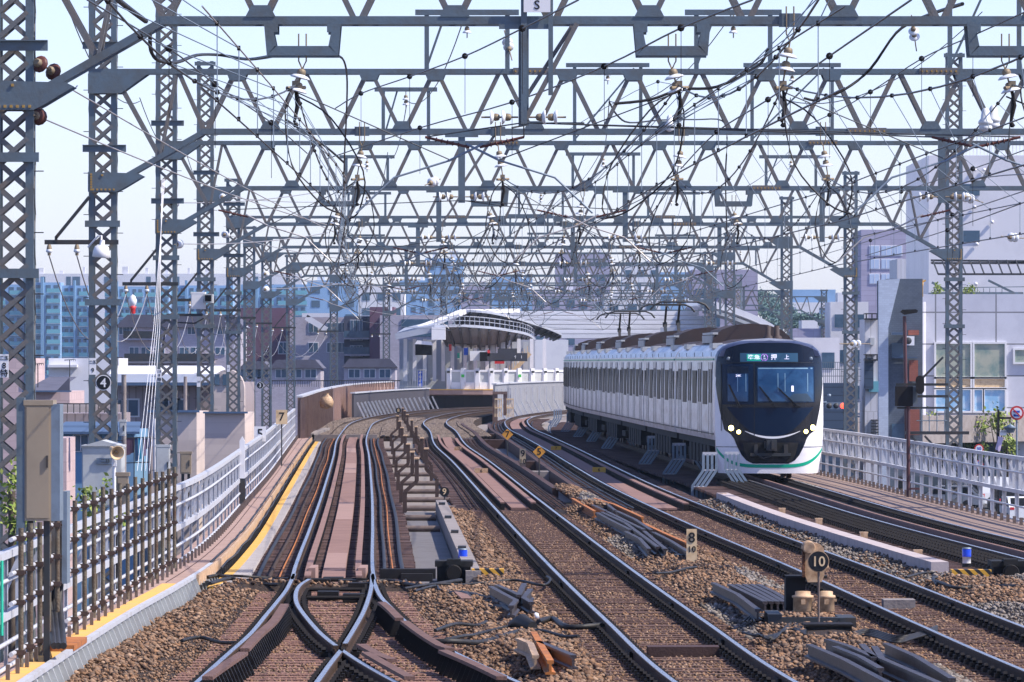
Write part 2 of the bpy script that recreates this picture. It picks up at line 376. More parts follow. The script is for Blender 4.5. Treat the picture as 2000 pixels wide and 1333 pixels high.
def isb(x, y):
    if x < EK.X(y)+.03: return False
    if y < 92.5: return x < beamX(y)-.1 or y < 97
    if y < 97 and x > troughX(y)+.2: return True
    if x < troughX(y)+.15: return False
    if y < 141 and x < PC.X(y)+1.25: return True
    if y < 162 and PB.X(y)+1.35 < x < PC.X(y)-1.3: return True
    if y < 151 and PC.X(y)+1.0 < x < beamX(y)-.12: return True
    return False
bb = MB(); cell = {}
nx, ny = 150, 150
XS = np.linspace(-5, 12, nx); YS = np.linspace(46, 174, ny)
idx = {}
def vid(i, j):
    if (i,j) not in idx: idx[(i,j)] = len(bb.v); bb.v.append((float(XS[i]), float(YS[j]), hgt(XS[i], YS[j])))
    return idx[(i,j)]
for j in range(ny-1):
    for i in range(nx-1):
        if isb((XS[i]+XS[i+1])/2, (YS[j]+YS[j+1])/2): bb.f.append((vid(i,j),vid(i+1,j),vid(i+1,j+1),vid(i,j+1))); bb.m.append(0); bb.sm.append(False)
struct('ballast_bed', bb, M['ballast'], kind='stuff')
def stones(name, pts, szs, m, seed=1):
    rng = np.random.default_rng(seed); n = len(pts)
    base = np.array([(1,0,0),(-1,0,0),(0,1,0),(0,-1,0),(0,0,1),(0,0,-1),(.6,.6,.55),(-.6,-.6,.5)], float)
    faces = np.array([(0,6,4),(6,2,4),(2,1,4),(1,7,4),(7,3,4),(3,0,4),(0,2,6),(2,0,5),(1,2,5),(3,1,5),(0,3,5),(1,3,7)])
    v = base[None]*(1+rng.uniform(-.35,.35,(n,8,3)))*szs[:,None,None]*np.array([1,1,.75])
    a = rng.uniform(0,6.28,n); c, s = np.cos(a), np.sin(a); tl = rng.uniform(-.5,.5,n); ct, st = np.cos(tl), np.sin(tl)
    y2 = v[:,:,1]*ct[:,None]-v[:,:,2]*st[:,None]; z2 = v[:,:,1]*st[:,None]+v[:,:,2]*ct[:,None]
    x3 = v[:,:,0]*c[:,None]-y2*s[:,None]; y3 = v[:,:,0]*s[:,None]+y2*c[:,None]
    V = (np.stack([x3,y3,z2],2)+pts[:,None,:]).reshape(-1,3); FA = (faces[None]+(np.arange(n)*8)[:,None,None]).reshape(-1,3)
    me = bpy.data.meshes.new(name); me.vertices.add(len(V)); me.vertices.foreach_set('co', V.astype('f').ravel())
    me.loops.add(FA.size); me.loops.foreach_set('vertex_index', FA.astype('i').ravel())
    me.polygons.add(len(FA)); me.polygons.foreach_set('loop_start', np.arange(0,FA.size,3,dtype='i')); me.polygons.foreach_set('loop_total', np.full(len(FA),3,dtype='i'))
    me.update(); me.validate(); me.materials.append(m)
    o = bpy.data.objects.new(name, me); COL.objects.link(o); return tag(o, kind='stuff')
rng = np.random.default_rng(5)
P1 = []; P2 = []; S1 = []; S2 = []
_b = U(1592,1225,-.12); _c = U(1340,1098,-.1); _d = U(1620,1246,-.15)
EXC = [(_b.x-.5,_b.x+.5,_b.y-.6,_b.y+1.3),(_c.x-.2,_c.x+.3,_c.y-1.0,_c.y+.3),(_d.x-.3,_d.x+.3,_d.y-1.2,_d.y+.7)]
def near_gauge(x, y):
    for P in (PB, PC):
        if abs(x-P.X(y)) < .95: return True
    if y < 92:
        a = float(np.interp(y,[62,92],[-1.95,-2.5])); 
        if abs(x-a) < 1.0+(92-y)*.03: return True
    return False
N = 330000
cx = rng.uniform(-5,11,N); cy = 58+(174-58)*rng.uniform(0,1,N)**1.5; keep = rng.uniform(0,1,N)
for x, y, k in zip(cx, cy, keep):
    if abs(x)*F/y > 1000+60*13 or not isb(x, y) or x*F/y > 1040 or x*F/y < -1040: continue
    if any(a < x < b and c < y < d for a,b,c,d in EXC): continue
    gz = near_gauge(x, y)
    if gz:
        if k > .8: continue
        P1.append((x,y,-.172+rng.uniform(-.02,.012))); S1.append(rng.uniform(.010,.026)); continue
    h = hgt(x,y)+rng.uniform(-.03,.03)
    gr = (math.sin(x*1.7+1)*math.sin(y*.19+2) > .35 and x > PB.X(y)+1) or (x > PC.X(y)+1 and y > 95 and k < .6)
    (P2 if gr else P1).append((x,y,h)); (S2 if gr else S1).append(.014+.032*rng.uniform()**1.6)
stones('ballast', np.array(P1), np.array(S1), M['stone'], 1)
stones('ballast', np.array(P2), np.array(S2), M['stonegrey'], 2)
# ballast of the far curve
fb = MB()
for P, o0, o1 in ((PA,-1.55,1.6),(PB,-1.9,1.9)):
    sm = P.samples(277, 455, 3)
    sweep(fb, [(o0,-.5),(o0,-.08),(o0+.5,-.10),(-1.0,-.17),(1.0,-.17),(o1-.5,-.1),(o1,-.08),(o1,-.5)], sm)
struct('ballast_bed', fb, M['ballast'], kind='stuff')
q1 = []; 
for P in (PA, PB):
    for k in range(26000):
        y = 277+90*rng.uniform()**1.3; o = rng.uniform(-1.9,1.9)
        p = P.off(y, o, -.15+(.07 if abs(o) > 1.1 else 0)); q1.append(p[:])
stones('ballast', np.array(q1), rng.uniform(.03,.06,len(q1)), M['farstone'], 3)
# ------------------------------------------------------------------ walkways
wk = MB(); 
def edge_strip(mb, Pa, Pb, y0, y1, z0, z1, n=60, a=0., b=0., mat=0):
    yy = np.linspace(y0, y1, n)
    for u, v in zip(yy[:-1], yy[1:]):
        q = [(Pa(u)+a,u),(Pb(u)+b,u),(Pb(v)+b,v),(Pa(v)+a,v)]
        mb.add([(x,y,z0) for x,y in q]+[(x,y,z1) for x,y in q], [(4,5,6,7),(1,2,6,5),(3,0,4,7),(0,1,5,4)], mat)
edge_strip(wk, EL.X, EK.X, 89.5, 262, -.48, .02, 80, -.2)
joint = MB()
for y in np.arange(91, 262, 1.2): joint.add([(EL.X(y)-.2,y,.025),(EK.X(y)-.01,y,.025),(EK.X(y)-.01,y+.02,.025),(EL.X(y)-.2,y+.02,.025)], [(0,1,2,3)])
edge_strip(joint, lambda y:(EL.X(y)+EK.X(y))/2-.005, lambda y:(EL.X(y)+EK.X(y))/2+.008, 90, 262, .02, .025, 60)
w0 = single('walkway', wk, M['walk'], 'pink slab walkway along the left white railing', 'walkway'); w0['kind'] = 'structure'
part('slab_joints', MB(), M['brown']) if False else None
jo = single('slab_joints', joint, M['brown'], 'dark joints between the pink walkway slabs', 'joints'); jo['kind'] = 'structure'
wy = MB(); edge_strip(wy, EL.X, EK.X, 40, 89.5, -.48, .02, 40, -.2); struct('walkway', wy, M['walk'])
wy = MB(); edge_strip(wy, lambda y:EK.X(y)-.25, lambda y:EK.X(y)-.07, 40, 89.5, .02, .026, 40); struct('path_marking', wy, M['yellow'])
# steel edging of the ballast with stiffeners
r = thing('ballast_edging', 'grey steel edging plate with ribs holding back the ballast beside the yellow walkway', 'edging', (-4.5,80,-.3))
m = MB(); edge_strip(m, lambda y:EK.X(y)-.02, lambda y:EK.X(y)+.05, 40, 98, .0, .05, 40); part('rim', m, M['white_rail'], r)
m = MB(); edge_strip(m, lambda y:EK.X(y)-.0, lambda y:EK.X(y)+.02, 40, 98, -.4, .0, 40); part('web', m, M['cabgrey'], r)
m = MB()
for y in np.arange(60, 98, .75):
    x = EK.X(y); m.add([(x+.02,y,-.3),(x+.18,y,-.3),(x+.06,y,.0),(x+.02,y,.0),(x+.02,y+.03,-.3),(x+.18,y+.03,-.3),(x+.06,y+.03,.0),(x+.02,y+.03,.0)], [(0,1,2,3),(7,6,5,4),(1,5,6,2)])
part('rib', m, M['cabgrey'], r, kind='stuff')
# yellow line, pale corrugated strip, cable ladder beside track A
m = MB(); edge_strip(m, lambda y:EK.X(y)+.20, lambda y:EK.X(y)+.34, 92.5, 262, -.17, -.12, 70); struct('path_marking', m, M['yellowline'])
m = MB()
for k in range(12):
    edge_strip(m, lambda y:EK.X(y)+.34+(PA.X(y)-1.22-EK.X(y)-.34)*k/12, lambda y:EK.X(y)+.34+(PA.X(y)-1.22-EK.X(y)-.34)*(k+.55)/12, 92.5, 262, -.2, -.12, 50)
edge_strip(m, lambda y:EK.X(y)+.34, lambda y:PA.X(y)-1.22, 92.5, 262, -.3, -.155, 50)
struct('walkway', m, M['corr'])
r = thing('cable_ladder', 'pale plank on dark brackets running beside the yellow line', 'cable ladder', (-5,150,-.1))
m = MB(); edge_strip(m, lambda y:EK.X(y)+.045, lambda y:EK.X(y)+.085, 92.5, 262, -.10, .05, 60); part('plank', m, M['tan'], r)
m = MB()
for y in np.arange(92.6, 262, .9): m.box(EK.X(y)+.05, EK.X(y)+.13, y, y+.06, -.3, -.1)
part('brackets', m, M['steeldark'], r, kind='stuff')
r = thing('cable_run', 'black lineside cables sagging along the left walkway edge', 'cables', (-5,150,0))
m = MB(); m.tube([EK.off(y,.0,.06+.015*math.sin(y)) for y in np.linspace(98,262,60)], .018, 5); part('cable', m, M['cable'], r)
m = MB(); m.tube([EK.off(y,.16,-.02+.02*math.sin(y*.7)) for y in np.linspace(98,262,60)], .016, 5); part('cable', m, M['cable'], r)
# right walkway
M['walkdark'] = mat('brown_walkway_slab', (.27,.195,.165), .85, 0, (.20,.145,.125), 1.4, .7, .1, 20)
rw = MB(); edge_strip(rw, lambda y:PD.X(y)+1.35, lambda y:PD.X(y)+2.9, 60, 345, -.48, -.2, 100); struct('walkway', rw, M['walkdark'])
rw = MB()
for y in np.arange(98, 300, .5): rw.box(PD.X(y)+1.28, PD.X(y)+1.35, y, y+.28, -.44, -.24)
edge_strip(rw, lambda y:PD.X(y)+1.22, lambda y:PD.X(y)+1.28, 60, 345, -.48, -.20, 60)
single('walkway_edge', rw, M['bronze'], 'brown toothed edge beam between the right track and its walkway', 'edge beam')
# decks of the bridge
for nm, P, y0, y1, o0, o1 in (('A',PA,92.5,276,-1.22,1.22),('B',PB,141,276,-1.25,1.25),('C',PC,141,372,-1.25,1.25),('D',PD,96,352,-1.95,1.22)):
    m = MB(); boards(m, P, o0, o1, -.165, y0, y1); o = struct('wooden_deck', m, M['boards'], kind='stuff')
# floor gratings between the tracks
m = MB(); edge_strip(m, lambda y:PA.X(y)+1.24, lambda y:troughX(y)-.02, 92.6, 145, -.48, -.26, 30); struct('floor_grating', m, M['grate'])
m = MB(); edge_strip(m, lambda y:PA.X(y)+1.24, lambda y:PB.X(y)-1.27, 145, 274, -.48, -.26, 40); struct('floor_grating', m, M['gratelight'])
m = MB(); edge_strip(m, lambda y:PB.X(y)+1.42, lambda y:PC.X(y)-1.42, 160, 330, -.48, -.40, 40); struct('floor_grating', m, M['grate'])
m = MB(); edge_strip(m, lambda y:PC.X(y)+1.3, lambda y:PD.X(y)-1.4, 151, 345, -.5, -.44, 40); struct('floor_grating', m, M['grate'])
r = thing('cross_beams', 'dark tubular beams crossing the grating between the two left tracks', 'beams', (-3,180,-.3))
for y in (128,137,146,155,165,176,190,206,224,244):
    m = MB(); a = (PA.X(y)+1.2,y,-.2); b = ((troughX(y) if y < 145 else PB.X(y)-1.2)-.05,y,-.2); m.tube([a,b], .06, 8); part('beam', m, M['bronze'], r)
r = thing('bridge_girders', 'brown girders framing the open pit between the two middle tracks', 'girder', (1,190,-.3))
for fn in (lambda y:PB.X(y)+1.27, lambda y:PC.X(y)-1.42):
    m = MB(); edge_strip(m, fn, fn, 160, 330, -.48, -.02, 50, 0, .15); part('girder', m, M['brown'], r)
for px, py in ((1060,925),(1020,905),(960,862),(945,850)):
    p = U(px, py, -.1); m = MB(); m.box(PB.X(p.y)+1.43, PC.X(p.y)-1.43, p.y, p.y+1.6, -.46, -.05); part('cross_girder', m, M['conc'] if px == 1060 else M['brown'], r)
# kerb where the ballast of the far curve begins
m = MB(); m.box(-8.3,-5.6,276,276.4,-.5,.0); m.box(-8.5,-8.2,276,300,-.5,.05); m.box(-5.0,-1.4,276,276.4,-.5,-.14)
single('ballast_wall', m, M['conc'], 'concrete upstand where the far ballast curve begins', 'kerb')
# ------------------------------------------------------------------ the tracks
def track(label, P, y0, y1, sl=None, f=None):
    r = thing('railway_track', label, 'railway track', (P.X(y0), y0, -.15), 'railway tracks curving to the station')
    for s in (-1, 1): part('rail', railmesh(P, y0, y1, s*G), [M['railside'], M['railtop']], r)
    if sl: sleeper_parts(r, P, *sl)
    if f:
        m = MB(); fastenings(m, P, -G, *f); fastenings(m, P, G, *f); part('fastenings', m, M['fast'], r, kind='stuff')
    return r
tA = track('leftmost track, running from the turnout along the yellow line to the station', PA, 92, 466)
tB = track('second track from the left, between the brown frames and the pile of stored rails', PB, 46, 458, (58,141), (56,260))
tC = track('third track from the left, passing behind the round ten signal', PC, 46, 448, (60,141), (56,300))
tD = track('rightmost track, the one the train runs on', PD, 70, 425, None, (96,175,.35,1.3))
def guard(root, P, o, y0, y1, w=.09, z0=-.15, z1=.02, m='plank', name='guard_plank', dark=True):
    b = MB(); strip(b, P, o-w/2, o+w/2, z0 if not dark else z1-.03, z1, y0, y1, step=3); part(name, b, M[m], root)
    if dark:
        b = MB(); s = P.sy(y0)
        while s < P.sy(y1):
            x,y,dx,dy = P.at(s); t = Vector((dx,dy,0))*.09; q = Vector((x+dy*o,y-dx*o,(z0+z1)/2-.02)); b.beam(q-t,q+t,w*.9,z1-z0-.04); s += .42
        part(name+'_blocks', b, M['fast'], root, kind='stuff')
guard(tA, PA, -.36, 93, 275); guard(tA, PA, .36, 93, 275)
b = MB(); strip(b, PA, -.17, .17, -.15, -.10, 93, 275); part('centre_plank', b, M['plank'], tA)
for ya, yb in ((100,108),(131,147),(186,204),(228,240)):
    b = MB(); strip(b, PA, -.165, .165, -.1, -.094, ya, yb); part('centre_plank', b, M['plankpale'], tA)
for o, mm, rr in ((-.78,'rustor',.014),(-.92,'railside',.03),(-1.1,'cable',.03),(.74,'cable',.03),(.86,'rustor',.014),(1.02,'cable',.035)):
    b = MB(); b.tube([PA.off(y,o+.012*math.sin(y*.13+o*9),-.12) for y in np.linspace(93,272,90)], rr, 5); part('side_cable', b, M[mm], tA)
guard(tB, PB, -.30, 142, 274); guard(tB, PB, .36, 142, 262, .11)
b = MB(); strip(b, PB, -.12, .24, -.15, -.10, 142, 275); part('centre_plank', b, M['plank'], tB)
for o in (-.8,-.95,.8,.95,1.1):
    b = MB(); b.tube([PB.off(y,o+.012*math.sin(y*.13+o*9),-.12) for y in np.linspace(142,272,70)], .02, 5); part('side_cable', b, M['railside'], tB)
guard(tC, PC, .34, 142, 366, .12, -.16, .0)
b = MB(); strip(b, PC, -.30, .15, -.15, -.11, 142, 366); part('centre_plank', b, M['plank'], tC)
for o in (-.76,-.9,-1.1,.78):
    b = MB(); b.tube([PC.off(y,o+.012*math.sin(y*.13+o*9),-.12) for y in np.linspace(142,350,80)], .022, 5); part('side_cable', b, M['cable'], tC)
b = MB(); strip(b, PD, -.16, -.10, -.14, .0, 70, 350); part('centre_plank', b, M['plank'], tD)
b = MB(); strip(b, PD, -.08, .44, -.18, -.13, 70, 350); part('inner_dark_sheet', b, M['dark'], tD)  # thin black sheet between the centre plank and the right rail
b = MB()
for o in (-.95,-1.12): fastenings(b, PD, o, 97, 172, .5, 1.3)
part('side_fastenings', b, M['fast'], tD, kind='stuff')
# joint bars of the near rails
for T, P, ss in ((tB,PB,((G,(64,73,84,97,113,131)),(-G,(70,92,118,133)))),(tC,PC,((G,(66,84,96,112,137)),(-G,(74,83,100,118,128))))):
    for o, yy in ss:
        for y in yy:
            b = MB(); strip(b, P, o-.05, o+.05, -.13, -.045, y, y+.5, step=.25); part('joint_bar', b, M['fast'], T)
# the turnout: two routes that cross in front
def pth(px): return Path([tuple(U(x,y)[:2]) for x,y in px][::-1] if px[0][1] < px[-1][1] else [tuple(U(x,y)[:2]) for x,y in px])
RL = pth([(575,1121),(560,1151),(540,1177),(520,1201),(490,1237),(450,1273),(410,1309),(386,1331),(330,1380)])
RR = pth([(727,1121),(730,1135),(742,1163),(766,1189),(800,1221),(840,1249),(890,1275),(940,1299),(1012,1332),(1110,1372)])
IR = pth([(727,1124),(726,1142),(721,1165),(710,1195),(690,1231),(674,1257)])
IR2 = pth([(667,1269),(646,1295),(620,1331),(585,1378)])
IL = pth([(604,1131),(586,1143),(578,1159),(580,1179),(596,1203),(620,1231),(640,1249),(656,1261)])
IL2 = pth([(667,1269),(700,1291),(752,1321),(820,1356),(880,1380)])
tt = thing('turnout', 'turnout with two crossing rails in front of the leftmost track', 'railway turnout', (-2.3,75,-.15))
for P in (RL, RR, IR, IR2, IL, IL2):
    y0, y1 = P.q[0,1], P.q[-1,1]; part('rail', railmesh(P, y0, y1, 0, .6), [M['railside'], M['railtop']], tt)
b = MB()
for P, a, c in ((RL,58,92),(RR,58,92),(IR,70,90),(IR2,58,69),(IL,71,90),(IL2,58,69)): fastenings(b, P, 0, a, c, .6, 1.15)
part('fastenings', b, M['fast'], tt, kind='stuff')
pr = None; cc = ORG[tt.name]
for i, y in enumerate(np.arange(58, 92, .55)):
    xa = RL.X(y)-.45; xb = RR.X(y)+.45
    b = MB(); b.box(xa-cc.x, xb-cc.x, y-.1-cc.y, y+.1-cc.y, -.14, -.005+random.uniform(-.012,.003)); part('sleeper', b, M['sleeperpink'], tt, world=False)
# check rails with their toothed chairs
def check(pxs, tooth=True):
    P = pth(pxs); y0, y1 = P.q[0,1], P.q[-1,1]
    b = MB(); strip(b, P, -.05, .05, .03, .065, y0, y1, step=.6); part('check_rail', b, M['check'], tt)
    if tooth:
        b = MB(); s = 0
        while s < P.s[-1]:
            x,y,dx,dy = P.at(s); sg = -1 if P is None else 1
            for q in (Vector((x,y,0)),): b.add([(q.x-.05,q.y,.03),(q.x+.05,q.y,.03),(q.x+.13,q.y,-.15),(q.x-.12,q.y,-.15),(q.x-.05,q.y+.09,.03),(q.x+.05,q.y+.09,.03),(q.x+.13,q.y+.09,-.15),(q.x-.12,q.y+.09,-.15)], [(0,3,2,1),(4,5,6,7),(0,1,5,4),(1,2,6,5),(0,4,7,3)])
            s += .42
        part('chairs', b, M['fast'], tt, kind='stuff')
check([(556,1190),(535,1222),(505,1250),(478,1279)]); check([(475,1286),(440,1310),(405,1335)])
check([(745,1186),(762,1200),(780,1218)]); check([(790,1224),(825,1250),(860,1272),(878,1278)]); check([(865,1282),(920,1306),(980,1335)])
check([(715,1286),(745,1304),(800,1335)], False); check([(705,1270),(740,1290),(765,1300)], False)
# switch gear between the blades
b = MB()
for px, py in ((625,1140),(650,1137),(680,1142),(700,1148),(640,1165),(690,1170)):
    p = U(px,py,-.1); b.box(p.x-.14,p.x+.14,p.y,p.y+.5,-.15,-.04)
    part('switch_lock', b, M['fast'], tt); b = MB()
for py in (1133,1152,1168): b = MB(); p = U(600,py,-.06); q = U(722,py,-.06); b.tube([p,q], .03, 6); part('switch_rod', b, M['fast'], tt)
b = MB(); p = U(609,1118,.0); b.box(p.x-.05,p.x+.05,p.y,p.y+1.5,-.15,.06); p = U(706,1118,.0); b.box(p.x-.05,p.x+.06,p.y,p.y+1.5,-.15,.06); part('guard_end', b, M['plankpale'], tt)
# ------------------------------------------------------------------ portal gantries
ORD = ['nearest','second','third','fourth','fifth','sixth','seventh','eighth','ninth','tenth','eleventh','twelfth','thirteenth']
def lattice(mb, x, y, z0, z1, wx=.60, wy=.44, a=.12, cell=.36, back=True):
    for sx in (-1,1):
        for sy in (-1,1):
            X = x+sx*(wx-a)/2; Y = y+sy*(wy-.05)/2
            mb.box(X-a/2, X+a/2, Y-.012, Y+.012, z0, z1); xe = X+sx*(a/2-.01); mb.box(xe-.01, xe+.01, Y-sy*.012-(0 if sy<0 else .1), Y-sy*.012+(.1 if sy<0 else 0), z0, z1-.004)
def lacing(mb, x, y, z0, z1, wx=.60, wy=.44, a=.12, cell=.37, back=True):
    hw = wx/2-a*.75
    for sy in ((-1,1) if back else (-1,)):
        Y = y+sy*(wy/2-.02); z = z0; k = 0
        while z+cell <= z1+.01:
            mb.beam((x-hw,Y-.006,z),(x+hw,Y-.006,z+cell),.012,.055,up=(0,1,0)) if False else None
            mb.add(bar(x-hw,x+hw,z,z+cell,Y-.008,.070), BX); mb.add(bar(x+hw,x-hw,z,z+cell,Y+.006,.070), BX)
            z += cell
    z = z0
    if back:
        for sx in (-1,1):
            z = z0; k = 0
            while z+cell <= z1:
                X = x+sx*(wx/2-.015); a_ = -1 if k%2 else 1
                mb.beam((X,y-a_*wy*.4,z),(X,y+a_*wy*.4,z+cell),.05,.012); z += cell; k += 1
BX = [(0,1,2,3),(7,6,5,4),(0,4,5,1),(1,5,6,2),(2,6,7,3),(3,7,4,0)]
def bar(x0,x1,z0,z1,y,w,t=.010):
    d = Vector((x1-x0,0,z1-z0)).normalized(); n = Vector((-d.z,0,d.x))*w/2
    P = [Vector((x0,y,z0))+n,Vector((x0,y,z0))-n,Vector((x1,y,z1))-n,Vector((x1,y,z1))+n]
    return [p for p in P]+[p+Vector((0,t,0)) for p in P]
def plate(mb, poly, y, t=.014, mat=0): mb.prism(poly, y, y+t, mat)
def discs(mb, p, q, n=2, r=.13, rc=.055, spread=.16):
    """string of n disc insulators from p to q: rusty caps (mat 0), porcelain (mat 1)"""
    p = Vector(p); q = Vector(q); t = (q-p).normalized(); L = (q-p).length
    mb.tube([p,q], .014, 5, 0); m0 = (L-spread*n)/2
    for i in range(n):
        c = p+t*(m0+spread*i)
        mb.lathe(c, [(rc*.6,0),(rc,.02),(rc*1.15,.07),(rc*.7,.10)], t, 8, 0); mb.lathe(c, [(rc*.8,.08),(r*.75,.10),(r,.13),(r*.95,.14),(rc*.6,.125)], t, 12, 1)
def ribbed(mb, p, q, n=5, r=.055, m=0):
    p = Vector(p); q = Vector(q); t = (q-p).normalized(); L = (q-p).length; mb.tube([p,q], .022, 6, m)
    for i in range(n): mb.lathe(p+t*(L*(.25+.5*i/(n-1))), [(.02,-.012),(r,0),(.02,.012)], t, 10, m)
ANCH = {k: [] for k in 'ABCD'}
TR = {'A':PA,'B':PB,'C':PC,'D':PD}
GANT = []
def gantry(i, d, xl, xr, zb, ztl, ztr, hang, tops=(), arm=True, masts=None):
    hd = .65*2 if True else 1; zt = zb+1.3; near = i < 5
    desc = {0:'nearest portal gantry, with the white S plate, spanning all tracks above the turnout',1:'second portal gantry from the camera, its left column carrying the round number 4 sign',
            2:'third portal gantry from the camera, its left column behind the white guy ropes',3:'fourth portal gantry, whose right lattice column stands in front of the white panelled building',
            4:'fifth portal gantry, whose right column rises between the train cab and the brown street lamp',5:'sixth portal gantry, right column just right of the train roof end'}
    lab = desc.get(i, '%s portal gantry from the camera, seen small in the mesh of steel above the station' % ORD[i])
    r = thing('portal_gantry', lab, 'gantry', ((xl+xr)/2, d, -6), 'steel portal gantries over the tracks')
    cz = -6.0
    for s, x, zt_ in ((-1,xl,ztl),(1,xr,ztr)):
        if s == 1 and x > 16.5 and i < 3: zlow = -6
        m = MB(); lattice(m, x, d, cz, zt_); col = part('column', m, M['steel'], r)
        m = MB(); lacing(m, x, d, -2.6 if i < 8 else -1, zt_-.05, back=near); part('lacing', m, M['steel2'], col)
        for z in ([zt_-.1, 6.0, 4.3] if near else [zt_-.1]): m = MB(); m.box(x-.38,x+.38,d-.275,d-.225,z-.07,z+.07); part('band', m, M['steel'], col)
        if near and s == -1:
            for z in (9.85, 7.62): m = MB(); m.box(x-.42,x+.52,d-.41,d-.36,z-.07,z+.07); m.box(x-.42,x+.52,d-.47,d-.36,z+.07,z+.085); part('band', m, M['steel'], col)
        # climbing steps
        m = MB()
        for z in np.arange(-.5, zt_-1, .9 if near else 2):
            m.beam((x+.3,d-.1,z),(x+.44,d-.1,z),.016); m.beam((x-.3,d-.1,z+.4),(x-.42,d-.1,z+.4),.016)
        part('climbing_steps', m, M['steeldark'], col, kind='stuff')
    # beam chords and web
    kx0, kx1 = xl+2.2, xr-2.2
    chord = MB(); web = MB(); GP = []
    for sy in (-.26, .26):
        y = d+sy
        chord.box(xl-.3, xr+.3, y-.05, y+.05, zt-.055, zt+.055); chord.box(kx0-.05, kx1+.05, y-.051, y+.051, zb-.06, zb+.06)
        chord.beam((xl+.2,y,zb-1.15),(kx0,y,zb-.005),.095,.115); chord.beam((xr-.2,y,zb-1.15),(kx1,y,zb-.005),.095,.115)
        n = max(6, int(round((kx1-kx0)/1.4))); st = (kx1-kx0)/n
        for k in range(n):
            a = kx0+k*st; mid = a+st/2
            web.beam((a+.06,y,zb+.04),(mid-.06,y,zt-.04),.05,.085); web.beam((mid+.06,y,zt-.04),(a+st-.06,y,zb+.04),.05,.085)
        for ex, sg in ((xl,1),(xr,-1)):
            kn = kx0 if sg == 1 else kx1
            web.beam((kn,y,zb+.03),(kn-sg*.55,y,zt-.03),.05,.085); web.beam((kn-sg*.95,y,zb-.5),(kn-sg*.6,y,zt-.03),.05,.085)
            web.beam((kn-sg*1.0,y,zb-.5),(ex+sg*.35,y,zt-.25),.05,.09)
            yy = y-.07 if sy < 0 else y+.055
            a = [(ex-sg*.31,zb-1.31),(ex+sg*.31,zb-1.31),(ex+sg*.45,zb-1.24),(ex+sg*.90,zb-.97),(ex+sg*.78,zb-.91),(ex-sg*.31,zb-.88)]
            gus = MB(); plate(gus, a if sg == 1 else a[::-1], yy); GP.append(gus)
            a = [(ex-sg*.31,zt-.48),(ex+sg*.40,zt-.48),(ex+sg*1.0,zt-.05),(ex-sg*.31,zt-.05)]
            gus = MB(); plate(gus, a if sg == 1 else a[::-1], yy); GP.append(gus)
            if sy < 0 and near:
                gus = GP[-2]
                for k in range(7):
                    for (bx,bz) in ((ex-sg*.24, zb-1.26+k*.055),(ex-sg*.2+sg*k*.09, zb-1.26) if k < 6 else (ex,zb-.95),):
                        gus.box(bx-.02,bx+.02,yy-.02,yy,bz-.02,bz+.02,1)
        if near:
            yy = y-.065 if sy < 0 else y+.051
            for k in range(1, n):
                a = kx0+k*st
                if k % 2 or i > 2: gus = MB(); plate(gus, [(a-.22,zb+.05),(a+.22,zb+.05),(a+.13,zb+.22),(a-.13,zb+.22)], yy); GP.append(gus)
            for k in range(n):
                a = kx0+(k+.5)*st
                if k % 3 != 1: gus = MB(); plate(gus, [(a-.16,zt-.2),(a+.16,zt-.2),(a+.22,zt-.05),(a-.22,zt-.05)], yy); GP.append(gus)
    if i < 8:
        for k in range(n+1):
            a = kx0+k*st; web.beam((a,d-.26,zb),(a,d+.26,zb),.05,.05); web.beam((a,d-.26,zt),(a,d+.26,zt),.05,.05)
    # splice plates with bolts
    if near:
        for fx, z in ((.36,zt),(.64,zb),(.70,zt)):
            a = xl+(xr-xl)*fx; gus = MB(); GP.append(gus); gus.box(a-.42,a+.42,d-.335,d-.312,z-.075,z+.075,2)
            for k in range(8): gus.box(a-.38+k*.105,a-.35+k*.105,d-.36,d-.33,z-.02,z+.02,1)
    part('chords', chord, M['steel'], r); part('truss_web', web, M['steel2'], r); 
    for gus in GP[:99]: part('gusset_plate', gus, [M['steel'],M['bolt'],M['steel2']], r)
    # hanging posts for the pull-offs
    for x in hang:
        m = MB(); m.box(x-.075,x+.075,d-.36,d-.33,zb-1.55,zb-.07); m.box(x-.075,x-.06,d-.33,d-.22,zb-1.55,zb-.07); m.box(x-.36,x+.36,d-.38,d-.30,zb-.13,zb-.062)
        hp = part('hanging_post', m, M['steel'], r)
        m = MB(); m.beam((x+.05,d-.3,zb-1.1),(x+.75,d-.28,zb-.02),.05,.06); part('brace', m, M['steel2'], hp)
        if i < 7:
            m = MB()
            for sg in (-1,1):
                discs(m, (x+sg*.08,d-.36,zb-1.42),(x+sg*.62,d-.36,zb-1.42), 2, .11, .05, .17)
            part('insulator', m, [M['ins'],M['porc']], hp)
    # posts and cross bars standing on the beam (feeder supports)
    for x0, x1, h in tops:
        m = MB()
        for x in (x0,x1): m.box(x-.05,x+.05,d-.05,d+.05,zt+.05,zt+h)
        m.box(x0-.25,x1+.25,d-.06,d+.06,zt+h-.12,zt+h); m.beam((x0,d,zt+.1),(x0+(x1-x0)*.9,d,zt+h-.15) if h > 1.6 else (x0+.4,d,zt+h-.1),.05,.05)
        tp = part('top_frame', m, M['steel'], r)
        m = MB(); xm = (x0+x1)/2; discs(m, (xm,d-.05,zt+h-.12),(xm,d-.05,zt+h-.62), 2, .10, .05, .15); part('insulator', m, [M['ins'],M['porc']], tp)
